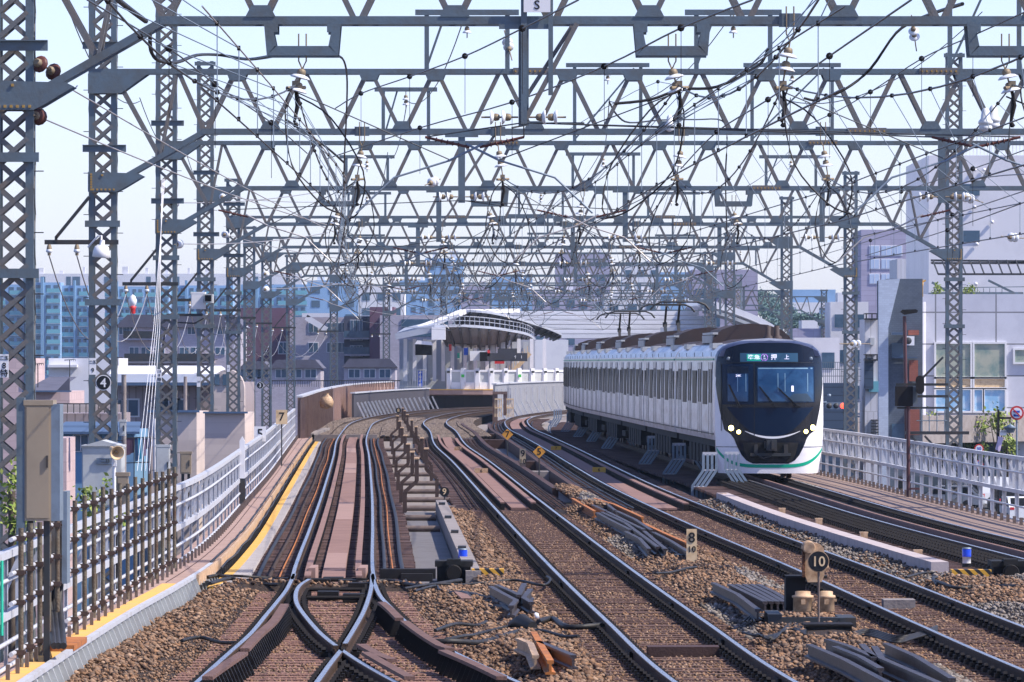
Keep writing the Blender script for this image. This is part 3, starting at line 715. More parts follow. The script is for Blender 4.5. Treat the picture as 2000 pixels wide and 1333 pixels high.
    # suspension of the catenaries
    for k in 'ABCD':
        P = TR[k]
        if d > P.q[:,1].max()-5: continue
        x = P.X(d)+{0:{'A':-.45,'B':1.2,'D':-1.35,'C':-.6}}.get(i,{}).get(k, .35*(-1)**(i+ord(k)))
        if not (xl+1 < x < xr-1): continue
        m = MB()
        if i in (0,2) and k != 'C':
            for yy in (d-.40, d+.32):
                if yy > d: part('bracket', m, M['steel'], r); m = MB()
                for poly in ([(-.56,-.06),(-.36,-.06),(-.36,-.18),(-.42,-.18),(-.38,-.38),(-.52,-.52)],[(.56,-.06),(.36,-.06),(.36,-.18),(.42,-.18),(.38,-.38),(.52,-.52)],[(-.52,-.52),(-.40,-.38),(.40,-.38),(.52,-.52)]):
                    plate(m, [(x+a,zb+b) for a,b in poly], yy, .05)
            zi = zb-.50
        else: m.box(x-.16,x+.16,d-.33,d-.30,zb-.1,zb+.1); zi = zb-.1
        br = part('bracket', m, M['steel'], r)
        m = MB()
        for sg in (-.055,.055): m.tube([(x+sg,d-.36,zi+.3),(x+sg,d-.36,zi-.1),(x,d-.36,zi-.22)], .012, 5)
        zm = 7.05 if i == 0 else 7.0
        tx = x-.1*(1 if k in 'AC' else -1)
        discs(m, (x,d-.36,zi-.2),(tx,d-.36,min(zm+.05,zi-.62)), 2, .15, .06, .2)
        m.box(tx-.05,tx+.05,d-.42,d-.30,zm-.08,zm+.06); m.tube([(tx-.12,d-.5,zm-.05),(tx+.13,d-.2,zm-.03)], .03, 6)
        part('insulator', m, [M['ins'],M['porc']], br)
        ANCH[k].append((tx, d-.36, zm))
    # outward cross arm on the left column
    if arm:
        z = 5.6 if i == 1 else 5.25
        m = MB(); m.box(xl-1.25,xl+.35,d-.32,d-.27,z-.05,z+.05); m.beam((xl-1.0,d-.30,z+.1),(xl-.28,d-.30,z+.98),.06,.07); m.beam((xl-1.0,d-.3,z),(xl-1.0,d-.3,z+.12),.06,.06)
        ca = part('cross_arm', m, M['steeldark'], r)
        for dx in (-1.15,-.55):
            m = MB(); m.lathe((xl+dx,d-.3,z-.05), [(.03,0),(.045,-.03),(.06,-.10)], (0,0,1), 10, 0); m.lathe((xl+dx,d-.3,z-.05), [(.05,-.10),(.07,-.12),(.07,-.16),(.04,-.18)], (0,0,1), 10, 1); m.lathe((xl+dx,d-.3,z-.05), [(.03,-.18),(.04,-.2),(.03,-.24)], (0,0,1), 10, 0); part('insulator', m, [M['ins'],M['porc']], ca)
    GANT.append((d, xl, xr, zb)); return r
SP = [97.6,144.4,191.3,241,289,337,385,433,482,530,585,640]
XL = [-7.3,-8.87,-9.93,-11.1,-12.1,-13.3,-14.2,-14.4,-12.9,-10.0,-6.0,-1]
XRt = [17,17,17,16.0,14.7,13.9,12.6,12.8,14.5,18,24,30]
ZTL = [12,14.5,14.5,13.9,11.0,9.9,10.2,10,10,10,10,10]; ZTR = [12,12,12,14.2,11.3,11.4,10.5,10.2,10,10,10,10]
for i, d in enumerate(SP):
    c = [PA.X(min(d,440)),PB.X(min(d,440)),PC.X(min(d,430)),PD.X(min(d,420))]
    hang = {0:[.17],1:[-1.09,9.3],2:[-2.1,3.25,8.9],3:[-3.4,2.2,7.5]}.get(i, [(c[0]+c[1])/2+.3,(c[2]+c[3])/2+.5,c[3]+3.2] if i < 9 else [])
    tops = {0:[],1:[(-1.85,-.1,1.35),(4.0,5.6,1.35),(9.5,11.0,3.2)],2:[(1.8,3.7,2.3),(6.9,9.2,2.3),(-3.7,-2.4,1.6)],3:[(-6.0,-4.5,1.2),(2.2,4.4,1.3),(9.2,11,1.2)]}.get(i, [(XL[i]+5,XL[i]+6.6,1.1),(c[2]-.3,c[2]+1.6,1.2),(c[3]+2,c[3]+4,1.1)] if i < 9 else [])
    gr = gantry(i, d, XL[i], XRt[i], 8.0 if i else 8.0, ZTL[i], ZTR[i], hang, tops, arm=(i > 0))
    if i == 0:
        m = MB(); m.box(.13,.22,d-.42,d-.38,6.48,8.4); m.box(.53,.60,d-.40,d-.37,6.9,8.4); part('sign_post', m, M['steel'], gr)
        m = MB(); m.box(.17,.56,d-.46,d-.43,8.11,8.6); sp = part('sign_plate', m, M['white'], gr); text('S', .19, (.365,d-.463,8.21), M['black'], sp, 'letter')
        m = MB(); m.beam((.2,d-.36,6.55),(.95,d-.36,7.95),.07,.07); part('brace', m, M['steel2'], gr)
    if i == 1: GR1 = gr
# round and plate signs on the gantry columns
def disc(par, px, py, d, r, txt, ts, rim='white', y=None):
    p = W(px, py, d); m = MB(); m.lathe(p, [(r,0),(r,.02)], (0,-1,0), 28); o = part('number_disc', m, M[rim], par)
    m = MB(); m.lathe(p+Vector((0,-.021,0)), [(r*.9,0),(r*.9,.006)], (0,-1,0), 28); part('disc_face', m, M['black'], o)
    text(txt, ts, p+Vector((0,-.032,-.01)), M[rim], o, 'number'); return o
s = thing('number_disc_sign', 'round black sign with a white 4 on the second gantry column', 'sign', tuple(W(202,748,144.0)))
disc(s, 202, 748, 144.0, .168, '4', .27)
s = thing('number_disc_sign', 'small round black sign with a white 3 beside the far left lattice columns', 'sign', tuple(W(508,753,330)))
disc(s, 508, 753, 330, .175, '3', .27)
def numplate(px, py, d, w, h, lines, lab, sz=.14):
    p = W(px, py, d); s = thing('number_plate', lab, 'plate', tuple(p)); m = MB(); m.box(p.x-w/2,p.x+w/2,d,d+.02,p.z-h/2,p.z+h/2); o = part('panel', m, M['white'], s)
    for k, t in enumerate(lines): text(t, sz*(1 if len(t) < 2 else .55), (p.x,d-.004,p.z+h/2-h*(k+.5)/len(lines)), M['black'], o, 'number')
numplate(181, 716, 144.05, .15, .36, ['二玉','9'], 'white plate with a 9 on the second left gantry column', .14)
numplate(8, 715, 97.2, .13, .34, ['二玉','8','特'], 'white plate with an 8 on the nearest left gantry column', .12)
numplate(311, 734, 190.9, .14, .36, ['二玉','9','特'], 'white plate with a 9 on the third left gantry column', .12)
numplate(388, 746, 240.6, .13, .37, ['10'], 'white plate with a 10 on the fourth left gantry column', .16)
numplate(446, 720, 288.6, .13, .3, ['11'], 'white plate on the fifth left gantry column', .14)
# ------------------------------------------------------------------ catenaries
def sag(p, q, s, n=14):
    p = Vector(p); q = Vector(q); return [p.lerp(q,k/n)-Vector((0,0,4*s*(k/n)*(1-k/n))) for k in range(n+1)]
def at_y(pts, y):
    for a, b in zip(pts[:-1], pts[1:]):
        if a.y <= y <= b.y: return a.lerp(b,(y-a.y)/(b.y-a.y))
    return pts[-1]
LABW = {'A':'overhead wires above the leftmost track','B':'overhead wires above the second track from the left','C':'overhead wires above the third track from the left','D':'overhead wires above the track the train runs on'}
for k in 'ABCD':
    P = TR[k]; an = ANCH[k]
    r = thing('catenary', LABW[k], 'overhead wires', (P.X(100),100,5), 'overhead line of each track')
    first = {'A':(-3.9,50.5,6.9),'B':(3.0,50.5,7.0),'C':(6.3,50.5,7.0),'D':(9.3,50.5,7.0)}[k]
    pts = [first]+an; cw = []
    for j,(x,y,z) in enumerate(pts): cw.append(Vector((P.X(y)+(.18 if j%2 else -.18), y, 5.08)))
    if k == 'A': cw[0].x = -2.35
    mess = MB(); con = MB(); dro = MB(); cl = MB(); aux = MB()
    for j in range(len(pts)-1):
        s = sag(pts[j], pts[j+1], .85); r1 = .013 if pts[j][1] < 200 else .018
        mess.tube(s, r1, 5); c0, c1 = cw[j], cw[j+1]; mid = (c0+c1)/2
        mx = P.X(mid.y)-mid.x
        cs = [c0.lerp(c1,t)+Vector((mx*4*t*(1-t)*.7,0,0)) for t in np.linspace(0,1,11)]
        con.tube(cs, .010, 4)
        a_s = [v+Vector((0,0,.62 if k in 'AB' else .5)) for v in cs]; aux.tube(a_s, .009, 4)
        y = pts[j][1]+2.5; ph = 0
        while y < pts[j+1][1]-1:
            a = at_y(s, y); b = at_y(a_s, y); c = at_y(cs, y)
            if j < 6:
                dro.tube([a,b], .006, 3, caps=False); dro.tube([b,c], .006, 3, caps=False)
                cl.lathe(a+Vector((0,-.03,0)), [(.03,0),(.032,.04)], (0,1,0), 6); cl.box(b.x-.014,b.x+.014,b.y-.02,b.y+.02,b.z-.02,b.z+.02); cl.box(c.x-.014,c.x+.014,c.y-.02,c.y+.02,c.z-.01,c.z+.03)
            y += 5.0 if y > 130 else 4.2
    part('messenger_wire', mess, M['wire'], r); part('contact_wire', con, M['wire'], r); part('auxiliary_wire', aux, M['wirel'] if k == 'A' else M['wire'], r)
    part('droppers', dro, M['zinc'], r, kind='stuff'); part('clamps', cl, M['fast'], r, kind='stuff')
    jm = [a for a in an if a[1] < 480]
    for j,(x,y,z) in enumerate(jm):
        for q, (dy, sx_) in enumerate(((1.2,.55),(-1.6,-.4))):
            a = Vector((x,y+dy,z-.12)); c = Vector((cw[j+1].x,y+dy*1.3,5.12)); m = MB()
            m.tube(smooth([a, a.lerp(c,.2)+Vector((sx_*.6,0,.05)), a.lerp(c,.55)+Vector((sx_,0,-.1)), a.lerp(c,.85)+Vector((sx_*.5,0,-.12)), c]), .013, 5); part('jumper_cable', m, M['cable'], r)
        m = MB(); m.tube([(x,y,z-.08),(x+.03,y,z-.3),(x-.02,y,z-.55)], [.02,.035,.02], 6); m.lathe((x,y,z-.62), [(.02,0),(.045,.03),(.02,.07)], (0,0,1), 8); part('clevis', m, M['fast'], r)
    # registration arms
    for j,(x,y,z) in enumerate(an):
        if y > 500: break
        c = cw[j+1]; sg = 1 if (j+ord(k))%2 else -1; m = MB()
        e = Vector((c.x+sg*1.5, y+.2, 5.95)); m.tube([e, c+Vector((sg*.7,.1,.62)), c+Vector((sg*.15,0,.10))], .017, 6)
        m.tube([e, e+Vector((sg*.5,.1,.25))], .02, 6); part('registration_arm', m, M['wirel'] if j%2 else M['zinc'], r)
        m = MB(); ribbed(m, e+Vector((sg*.45,.1,.2)), e+Vector((sg*1.1,.1,.35)), 5, .045); part('arm_insulator', m, M['inspol'], r)
        if j < 7:
            m = MB(); f = e+Vector((sg*1.1,.1,.35)); hp = min(([h for h in ({0:[.17],1:[-1.09,9.3],2:[-2.1,3.25,8.9],3:[-3.4,2.2,7.5]}.get(j,[f.x+sg*1.2]))]), key=lambda h: abs(h-f.x))
            m.tube([f,(hp,y,6.5)], .010, 4); part('span_wire', m, M['wire'], r); m = MB(); m.tube([e+Vector((0,0,.02)),(x,y,z-.1)], .009, 4); part('hanger_wire', m, M['wire'], r)
# pull-off wires with disc insulators from the left columns to the wires of the leftmost track
r = thing('pull_off_wires', 'slanting pull-off wires with disc insulators from the left columns to the leftmost catenary', 'wires', (-8,150,6))
for j,(p0,p1,nn) in enumerate(((W(66,225,97.3),W(640,440,191),2),(W(72,122,97.3),(W(120,150,98)),2),(W(130,170,98),W(690,470,210),0),(W(330,398,190.9),W(640,372,215),3),(W(340,478,190.9),W(640,455,220),3),(W(430,385,240),W(690,392,262),2),(W(436,458,240.5),W(690,508,275),2),(W(515,535,288),W(760,560,330),3),(W(515,566,288),W(760,540,330),3))):
    m = MB(); t = (p1-p0).normalized(); e = p0+t*1.3
    if nn: discs(m, p0, p0+t*min(1.3,(p1-p0).length), nn, .13, .06, .2 if nn == 3 else .42); part('insulator', m, [M['ins'],M['porc'] if j > 2 else M['inspol']], r)
    m = MB(); m.tube(sag(e, p1, .12, 8), .013, 4); part('wire', m, M['wirel'], r)
# long feeders and the loops of black cable in the upper left
r = thing('feeder_cables', 'thick black feeder cables draped between the nearest gantries', 'cables', (-6,110,9))
for pl, rad in (([(293,68,97),(295,100,98),(310,118,99),(345,122,105),(385,108,120),(430,108,125),(480,116,120),(520,112,105),(560,104,98)],.03),
    ([(655,107,97.8),(672,120,110),(678,160,130),(676,240,140),(673,300,150),(671,380,165)],.018),
    ([(1500,95,144),(1480,130,144),(1400,170,143.9),(1330,175,144),(1270,195,144),(1200,203,144)],.035),
    ([(1880,8,100),(1800,35,120),(1750,65,140),(1700,135,143),(1650,175,143),(1600,196,143),(1570,192,143)],.03),
    ([(1190,200,144),(1205,225,150),(1230,240,160),(1290,235,170),(1360,234,185),(1410,236,191),(1420,270,191),(1417,350,195),(1420,460,230)],.022),
    ([(1000,250,150),(1040,243,150),(1080,241,146),(1140,241,144)],.022),
    ([(230,0,80),(262,25,86),(285,42,90)],.035),([(560,235,165),(600,262,170),(640,290,175),(672,318,180)],.03)):
    m = MB(); m.tube(smooth([W(a,b,c) for a,b,c in pl]), rad, 6); part('cable', m, M['cable'], r)
# free wires crossing high over the tracks
r = thing('crossover_wires', 'long slanting overhead wires crossing from the upper right down to the left', 'wires', (2,110,7))
for pl, rad in (([(1130,0,80),(1020,56,92),(908,110,104),(800,150,116),(705,183,128),(655,212,136)],.016),
    ([(1470,0,78),(1330,55,88),(1180,130,98),(1000,200,112),(820,250,130),(640,310,150)],.017),
    ([(1780,0,76),(1620,110,90),(1500,195,104),(1400,258,120),(1330,330,132)],.017),
    ([(2010,20,90),(1900,70,98),(1800,115,110),(1700,180,122),(1620,225,138),(1530,265,150)],.014),
    ([(2010,290,110),(1900,330,124),(1760,375,150),(1600,430,185)],.013),([(2010,370,118),(1860,420,140),(1700,470,180),(1600,500,220)],.013),
    ([(2010,392,120),(1850,450,150),(1690,500,190)],.015),([(2010,340,115),(1900,352,130),(1760,395,160)],.013),
    ([(170,0,75),(330,95,86),(420,165,94),(530,240,108),(600,300,130)],.014),([(1330,232,144),(1285,160,170),(1100,260,200)],.012)):
    m = MB(); m.tube(smooth([W(a,b,c) for a,b,c in pl]), rad*.8, 5); part('wire', m, M['wire'], r)
    m = MB()
    for (a,b,c),(e,f_,g_) in zip(pl[:-1],pl[1:]):
        p = W(a,b,c); 
        if b > 5: m.lathe(p+Vector((0,-.03,0)), [(.03,0),(.05,.0),(.05,.05),(.03,.05)], (0,1,0), 8); m.tube([p, p-Vector((0,0,.9))], .006, 3)
    part('clamps', m, M['fast'], r)
# ornaments of insulators on the crossing wires
r = thing('section_insulators', 'white and brown insulators strung in the wires near the top right', 'insulators', (8,110,6.5))
m = MB()
for px, py, d in ((1308,245,144),(1925,240,100),(1940,235,101)):
    m = MB(); p = W(px,py,d); m.lathe(p, [(.03,.22),(.06,.18),(.075,.06),(.11,.02),(.11,-.02),(.08,-.03),(.10,-.06),(.10,-.1),(.03,-.14)], (0,0,1), 12, 1); part('insulator', m, [M['ins'],M['porc']], r)
for a, b, d in (((1640,672),(1700,672),191),((1860,378),(1920,396),160),((1955,462),(2000,466),170),((830,362),(860,350),160),((1000,118),(985,60),144),((1780,30),(1790,100),144)):
    m = MB(); discs(m, W(*a,d), W(*b,d+1), 2, .12, .055, .2); part('insulator', m, [M['ins'],M['porc']], r)
# guy ropes and the small wires between the cross arms
r = thing('guy_ropes', 'bundle of white ropes slanting down from the third left column', 'ropes', (-9,170,4))
for k in range(4):
    m = MB(); m.tube([W(322-k*2,350,189),W(300+k*4,640,170),W(268+k*8,920,150)], .007, 4); part('rope', m, M['white'], r)
r = thing('side_wires', 'thin sagging wires hung between the cross arms of the left columns', 'wires', (-10,200,5))
for j in range(1, 8):
    a = GANT[j]; b = GANT[j+1]
    for dx in (-1.15,-.55):
        m = MB(); m.tube(sag((a[1]+dx,a[0]-.3,(5.6 if j == 1 else 5.25)-.3),(b[1]+dx,b[0]-.3,4.95),1.6), .014, 4); part('wire', m, M['wirel'], r)
r = thing('mast_wires', 'high feeder wires running along the tops of the gantries', 'wires', (0,200,11))
for xs in ((-9.6,-10.7,-11.8,-12.9),(-1.0,-3.0,-4.5,-6),(4.8,2.8,3.2,1.5),(10.2,8,10,8),):
    m = MB()
    for j in range(3): m.tube(sag((xs[j],SP[j+1],10.6),(xs[j+1],SP[j+2],10.5),.7), .014, 4)
    part('wire', m, M['wire'], r)
# ------------------------------------------------------------------ the train
M['stainless'] = mat('stainless_side', (.72,.73,.78), .34, .55, (.50,.48,.50), 1.2, .7, .04, 8, stretch=(1,.6,3))
M['trainwhite'] = mat('train_white_front', (.80,.80,.84), .25, 0, (.72,.71,.76), 2, .4)
M['navy'] = mat('glossy_navy_mask', (.004,.008,.018), .10, 0)
M['navyrim'] = mat('navy_blue_rim', (.05,.065,.13), .3)
M['navy2'] = mat('blue_black_panel', (.002,.012,.038), .3, 0, spec=.2)
M['glassb'] = mat('windscreen_glass', (.012,.05,.13), .06, 0, (.03,.10,.22), 1.8, .6)
M['winb'] = mat('dark_window_glass', (.006,.007,.010), .45, spec=.12)
M['roofd'] = mat('dark_train_roof', (.055,.038,.038), .7, 0, (.04,.035,.04), 3, .6)
M['stripe'] = mat('green_stripe', (.0,.36,.22), .35)
M['under'] = mat('underframe', (.010,.011,.013), .8, 0, (.03,.027,.027), 3, .5)
M['lamp'] = mat('headlamp_lit', (1,1,.8), .3, emis=(1,.80,.22), es=5)
M['ledg'] = mat('led_green', (.0,.3,.2), .4, emis=(.0,.55,.38), es=.35)
M['ledw'] = mat('led_white', (.7,.7,.9), .4, emis=(.75,.75,1), es=.5)
M['ledp'] = mat('led_purple', (.4,.15,.6), .4, emis=(.5,.2,.8), es=.9)
M['ledbox'] = mat('display_box', (.03,.085,.15), .25)
fx, fy = 6.56, 170.0
tr = thing('train', 'silver commuter train with navy front, lit headlights and a green stripe', 'train', (fx, fy, 0))
cars = []; s0 = PD.sy(fy)
PD_s = PD.s
for i in range(7):
    a = PD.at(s0+20*i+1.0+.2); b = PD.at(s0+20*i+18.8); yaw = -math.atan2(b[0]-a[0], b[1]-a[1])
    t = (b[0]-a[0], b[1]-a[1]); L = math.hypot(*t); ux, uy = t[0]/L, t[1]/L
    T = Matrix.Translation((a[0]-ux*1.2, a[1]-uy*1.2, 0)) @ Matrix.Rotation(yaw, 4, 'Z')
    cars.append(T)
for i, T in enumerate(cars):
    y0 = .95 if i == 0 else .25; y1 = 19.75
    m = MB(); half = [(1.36,1.0),(1.395,1.2),(1.395,2.2),(1.37,3.15),(1.30,3.30),(1.12,3.46),(.6,3.58),(0,3.62)]
    prof = [(-x,z) for x,z in half]+[(x,z) for x,z in half[::-1][1:]]
    m.prism(prof, y0, y1); m.sm = [False]*len(m.f)
    m.xf(T); c = part('carriage', m, M['stainless'], tr)
    # roof, coolers
    m = MB(); half = [(1.14,3.452),(.6,3.60),(0,3.64)]; m.prism([(-x,z) for x,z in half]+[(x,z) for x,z in half[::-1][1:]]+[(1.0,3.44),(-1.0,3.44)], y0+.3, y1-.3); m.xf(T); part('roof', m, M['roofd'], c)
    m = MB(); arc = [(-1.04,3.5),(-1.02,3.68),(-.80,3.87),(-.42,4.0),(0,4.04),(.42,4.0),(.80,3.87),(1.02,3.68),(1.04,3.5)]; m.prism(arc, 7.6, 12.4); m.xf(T); ru = part('roof_cooler', m, M['roofd'], c)
    m = MB(); 
    for k in range(9): yy = 7.7+k*.5; m.box(-1.07,-.95,yy,yy+.36,3.52,3.72)
    m.box(-1.04,-.9,7.58,12.42,3.74,3.80); m.xf(T); part('cooler_louvre', m, M['cabgrey'], ru)
    m = MB()
    for yy in (3.0,15.5): m.box(-1.30,-1.05,yy,yy+1.6,3.36,3.5)
    m.xf(T); part('roof_vent', m, M['cabgrey'], c)
    # doors, windows
    for dk_ in range(4):
        yc = 2.5+dk_*4.95
        for sx in ((-1,1) if i == 0 else (-1,)):
            m = MB(); X = sx*1.40
            m.box(min(X,X-sx*.03),max(X,X-sx*.03),yc-.70,yc+.70,1.12,3.0); m.xf(T); dr = part('door', m, M['stainless'], c)
            m = MB()
            for e in (-.40,.40): m.box(min(X,X+sx*.004),max(X,X+sx*.004),yc+e-.2,yc+e+.2,1.95,2.82)
            m.box(min(X,X+sx*.006),max(X,X+sx*.006),yc-.74,yc-.69,1.12,3.0); m.box(min(X,X+sx*.006),max(X,X+sx*.006),yc+.69,yc+.74,1.12,3.0); m.box(min(X,X+sx*.006),max(X,X+sx*.006),yc-.012,yc+.012,1.12,3.0)
            m.xf(T); part('door_glass', m, M['winb'], dr)
    for wk_ in range(3):
        yc = 4.97+wk_*4.95; m = MB(); m.box(-1.408,-1.396,yc-.95,yc+.95,1.9,2.78); m.xf(T); part('window', m, M['winb'], c)
    for yc in ((19.0,) if i == 0 else (.95,19.0)): m = MB(); m.box(-1.408,-1.396,yc-.3,yc+.3,1.95,2.75); m.xf(T); part('window', m, M['winb'], c)
    m = MB(); m.box(-1.402,-1.385,y0+.2,y1,3.05,3.10); m.xf(T); part('side_stripe', m, M['stripe'], c)
    m = MB(); m.box(-1.403,-1.39,y0+.1,y1,1.14,1.17)
    for k in range(5): m.box(-1.404,-1.39,2.1+k*3.9,2.14+k*3.9,3.15,3.26); 
    m.xf(T); part('side_trim', m, M['steeldark'], c)
    # underframe, bogies
    m = MB(); m.box(-1.3,1.3,y0+.6,y1,.82,1.02)
    for k in range(6): a = 5.0+k*1.7; m.box(-1.28,-.5,a,a+1.2,.32,.86); m.box(.5,1.28,a,a+1.2,.32,.86)
    m.xf(T); part('underframe', m, M['under'], c)
    for yb in (3.1,16.9):
        m = MB(); m.box(-1.12,-.98,yb-1.5,yb+1.5,.42,.62); m.box(.98,1.12,yb-1.5,yb+1.5,.42,.62); m.box(-1,1,yb-.3,yb+.3,.4,.8)
        m.xf(T); bg_ = part('bogie', m, M['under'], c)
        for yw in (yb-1.05,yb+1.05):
            for sx in (-1,1):
                m = MB(); m.lathe((sx*.60-.06*sx,yw,.43), [(.43,0),(.43,.12*1)], (sx,0,0), 20); m.xf(T); part('wheel', m, M['oldrail'], bg_)
    # gangway
    if i: m = MB(); m.box(-.6,.6,-.3,.3,1.1,3.2); m.xf(T); part('gangway', m, M['under'], c)
    # pantographs
    if i in (2,4):
        for yp in (5.2,14.6):
            m = MB(); m.beam((-.55,yp,3.7),(.55,yp,3.7),.1,.1); m.beam((0,yp+.2,3.75),(0,yp+1.4,4.3),.10,.1); m.beam((0,yp+1.4,4.3),(0,yp+.2,4.9),.07,.07); m.box(-.07,.07,yp+1.25,yp+1.5,4.2,4.36)
            for e in (0,.3):
                m.tube([(-.95,yp+e,4.70),(-.82,yp+e,4.86),(-.6,yp+e,4.95),(.6,yp+e,4.95),(.82,yp+e,4.86),(.95,yp+e,4.70)], .03, 6)
            m.xf(T); part('pantograph', m, M['steeldark'], c)
# front: the surface and the patches on it
T0 = cars[0]
def yfront(x, z):
    a = abs(x)/1.4; return .62*a**4+.10*max(0,z-1.9)**2+.05*max(0,1.0-z)**1.5
def hw(z): return float(np.interp(z, [.16,.2,.3,.5,.8,1.4,2.4,3.0,3.15,3.28,3.38,3.46,3.52,3.55],[.9,1.05,1.18,1.29,1.36,1.39,1.385,1.36,1.33,1.24,1.05,.78,.4,.05]))
def patch(zs, xl_, xr_, off, nu=24):
    m = MB(); vs = []
    for z in zs:
        a, b = xl_(z), xr_(z)
        for k in range(nu+1): x = a+(b-a)*k/nu; vs.append((x, yfront(x,z)-off, z))
    fs = [(r_*(nu+1)+k, r_*(nu+1)+k+1, (r_+1)*(nu+1)+k+1, (r_+1)*(nu+1)+k) for r_ in range(len(zs)-1) for k in range(nu)]
    m.add(vs, fs, 0, True); return m
I = lambda zs, xs: (lambda z: float(np.interp(z, zs, xs)))
m = patch(np.linspace(.16,3.55,70), lambda z:-hw(z), hw, 0, 40)
# side returns joining the front to the first carriage
zs = np.linspace(.16,3.55,50)
for sg in (-1,1):
    vs = []
    for z in zs:
        x = sg*hw(z); y = yfront(x,z)
        bx = sg*min(float(np.interp(z,[.16,.8,1.0,1.2,2.2,3.15,3.3,3.46,3.58],[hw(.5),1.36,1.36,1.395,1.395,1.37,1.30,1.12,.6])), 9)
        if z > 3.2: bx = sg*max(abs(bx)*1.0, 0)
        vs += [(x,y,z),(x*.4+bx*.6,y+.12,z),(bx,max(.96,y+.2),z)]
    fs = []
    for k in range(len(zs)-1):
        for q in (0,1): f = (k*3+q, k*3+q+1, k*3+4+q, k*3+3+q); fs.append(f if sg < 0 else f[::-1])
    m.add(vs, fs, 0, True)
m.prism([(-x,z) for x,z in ((1.3,3.15),(1.24,3.28),(1.05,3.38),(.78,3.46),(.4,3.53),(0,3.56))]+[(x,z) for x,z in ((.4,3.53),(.78,3.46),(1.05,3.38),(1.24,3.28),(1.3,3.15))], .45, 1.0)
NAVY = [False]*len(m.f)
for q, f in enumerate(m.f):
    c = sum((Vector(m.v[i]) for i in f), Vector())/len(f); 
    if c.z > 2.62: m.m[q] = 1
m.xf(T0); cab = part('cab_front', m, [M['trainwhite'],M['navyrim']], tr)
L1 = I([.41,.49,.63,.78,.91,1.05,1.17,1.27,1.77,2.2,2.6,3.0],[-.45,-.62,-.74,-.82,-.88,-.93,-1.02,-1.17,-1.28,-1.35,-1.39,-1.40])
R1 = lambda z: -L1(z)
zz = list(np.linspace(.41,3.0,60))+list(np.linspace(3.02,3.50,14))
m = patch(zz, lambda z: max(L1(z), -hw(z)+.01), lambda z: min(R1(z), hw(z)-.01), .010, 40); m.xf(T0); mask = part('front_mask', m, M['navy'], cab)
# lighter smile-shaped field below the windows
m = patch(np.linspace(1.08,1.86,20), lambda z: -1.12*math.sqrt(max(.0004,(z-1.07)/.80)), lambda z: 1.12*math.sqrt(max(.0004,(z-1.07)/.80)), .016, 20); m.xf(T0); part('lower_panel', m, M['navy2'], cab)
def rect(x0,x1,z0,z1,off,mt,nm,par=cab,n=10):
    m = patch(np.linspace(z0,z1,n), lambda z:x0, lambda z:x1, off, 12); m.xf(T0); return part(nm, m, M[mt], par)
rect(-1.22,-.43,1.92,2.95,.020,'navy2','door_frame'); ds = rect(-.77,.71,3.01,3.235,.022,'ledbox','destination_display')
rect(-1.10,-.56,1.99,2.72,.026,'glassb','windscreen'); wsn = rect(-.34,1.13,1.99,2.88,.026,'glassb','windscreen')
rect(-1.10,-.56,2.72,2.90,.027,'navy','sun_blind')
m = MB()
for x0,x1,z0,z1 in ((-.36,1.15,1.97,2.0),(-.36,1.15,2.87,2.90),(-.36,-.33,1.97,2.90),(1.12,1.15,1.97,2.90),(-1.12,-.54,1.97,2.0),(-1.12,-.54,2.71,2.73),(-1.12,-1.09,1.97,2.73),(-.57,-.54,1.97,2.73)):
    q = patch(np.linspace(z0,z1,5), lambda z:x0, lambda z:x1, .030, 8); m.add(q.v, q.f)
m.xf(T0); part('window_frame', m, M['navy2'], cab)
m = MB()
for x0,x1,z0,z1 in ((-.43,-.41,1.10,3.0),(-1.0,1.05,1.84,1.853),(-1.30,1.30,2.985,2.998),(-1.25,-1.235,1.25,2.98)):
    q = patch(np.linspace(z0,z1,12), lambda z:x0, lambda z:x1, .028, 10); m.add(q.v, q.f)
m.xf(T0); part('door_line', m, M['black'], cab)
# reflections are left to the glass; interior bits behind it: handrails and the desk
m = MB()
for x in (.18,.36,.95,-.85,-.64):
    q = patch(np.linspace(2.25,2.72,4), lambda z:x, lambda z:x+.018, .029, 2); m.add(q.v, q.f)
q = patch(np.linspace(2.83,2.86,3), lambda z:-.31, lambda z:1.09, .029, 8); m.add(q.v, q.f)
m.xf(T0); part('handrails', m, mat('pale_interior', (.18,.32,.45), .5), cab)
q = patch(np.linspace(2.0,2.2,8), lambda z:.35+(z-2.0)*1.2, lambda z:1.10-(z-2)*.8, .029, 8); q.xf(T0); part('driving_desk', q, mat('desk', (.03,.06,.10), .5), cab)
m = MB(); q = patch(np.linspace(2.25,2.40,3), lambda z:.53, lambda z:.59, .031, 2); m.add(q.v,q.f); m.xf(T0); part('cab_notice', m, M['ledw'], cab)
# coupler cavity
zz = np.linspace(.44,.95,16); m = patch(zz, lambda z: I([.44,.6,.95],[-.52,-.62,-.72])(z), lambda z: I([.44,.6,.95],[.52,.62,.72])(z), .018, 12); m.xf(T0); part('coupler_recess', m, M['under'], cab)
m = MB(); m.box(-.12,.14,-.32,.0,.74,1.02); m.box(.0,.10,-.36,-.3,.78,1.0); m.box(-.17,-.12,-.25,.0,.8,.98); m.box(-.52,.52,-.06,.02,.60,.68); m.box(-.42,-.33,-.06,.0,.68,.9); m.box(.34,.44,-.06,.0,.68,.9); m.tube([(-.4,-.08,.66),(-.2,-.14,.55),(0,-.12,.6)], .02, 6)
m.xf(T0); part('coupler', m, M['steeldark'], cab)
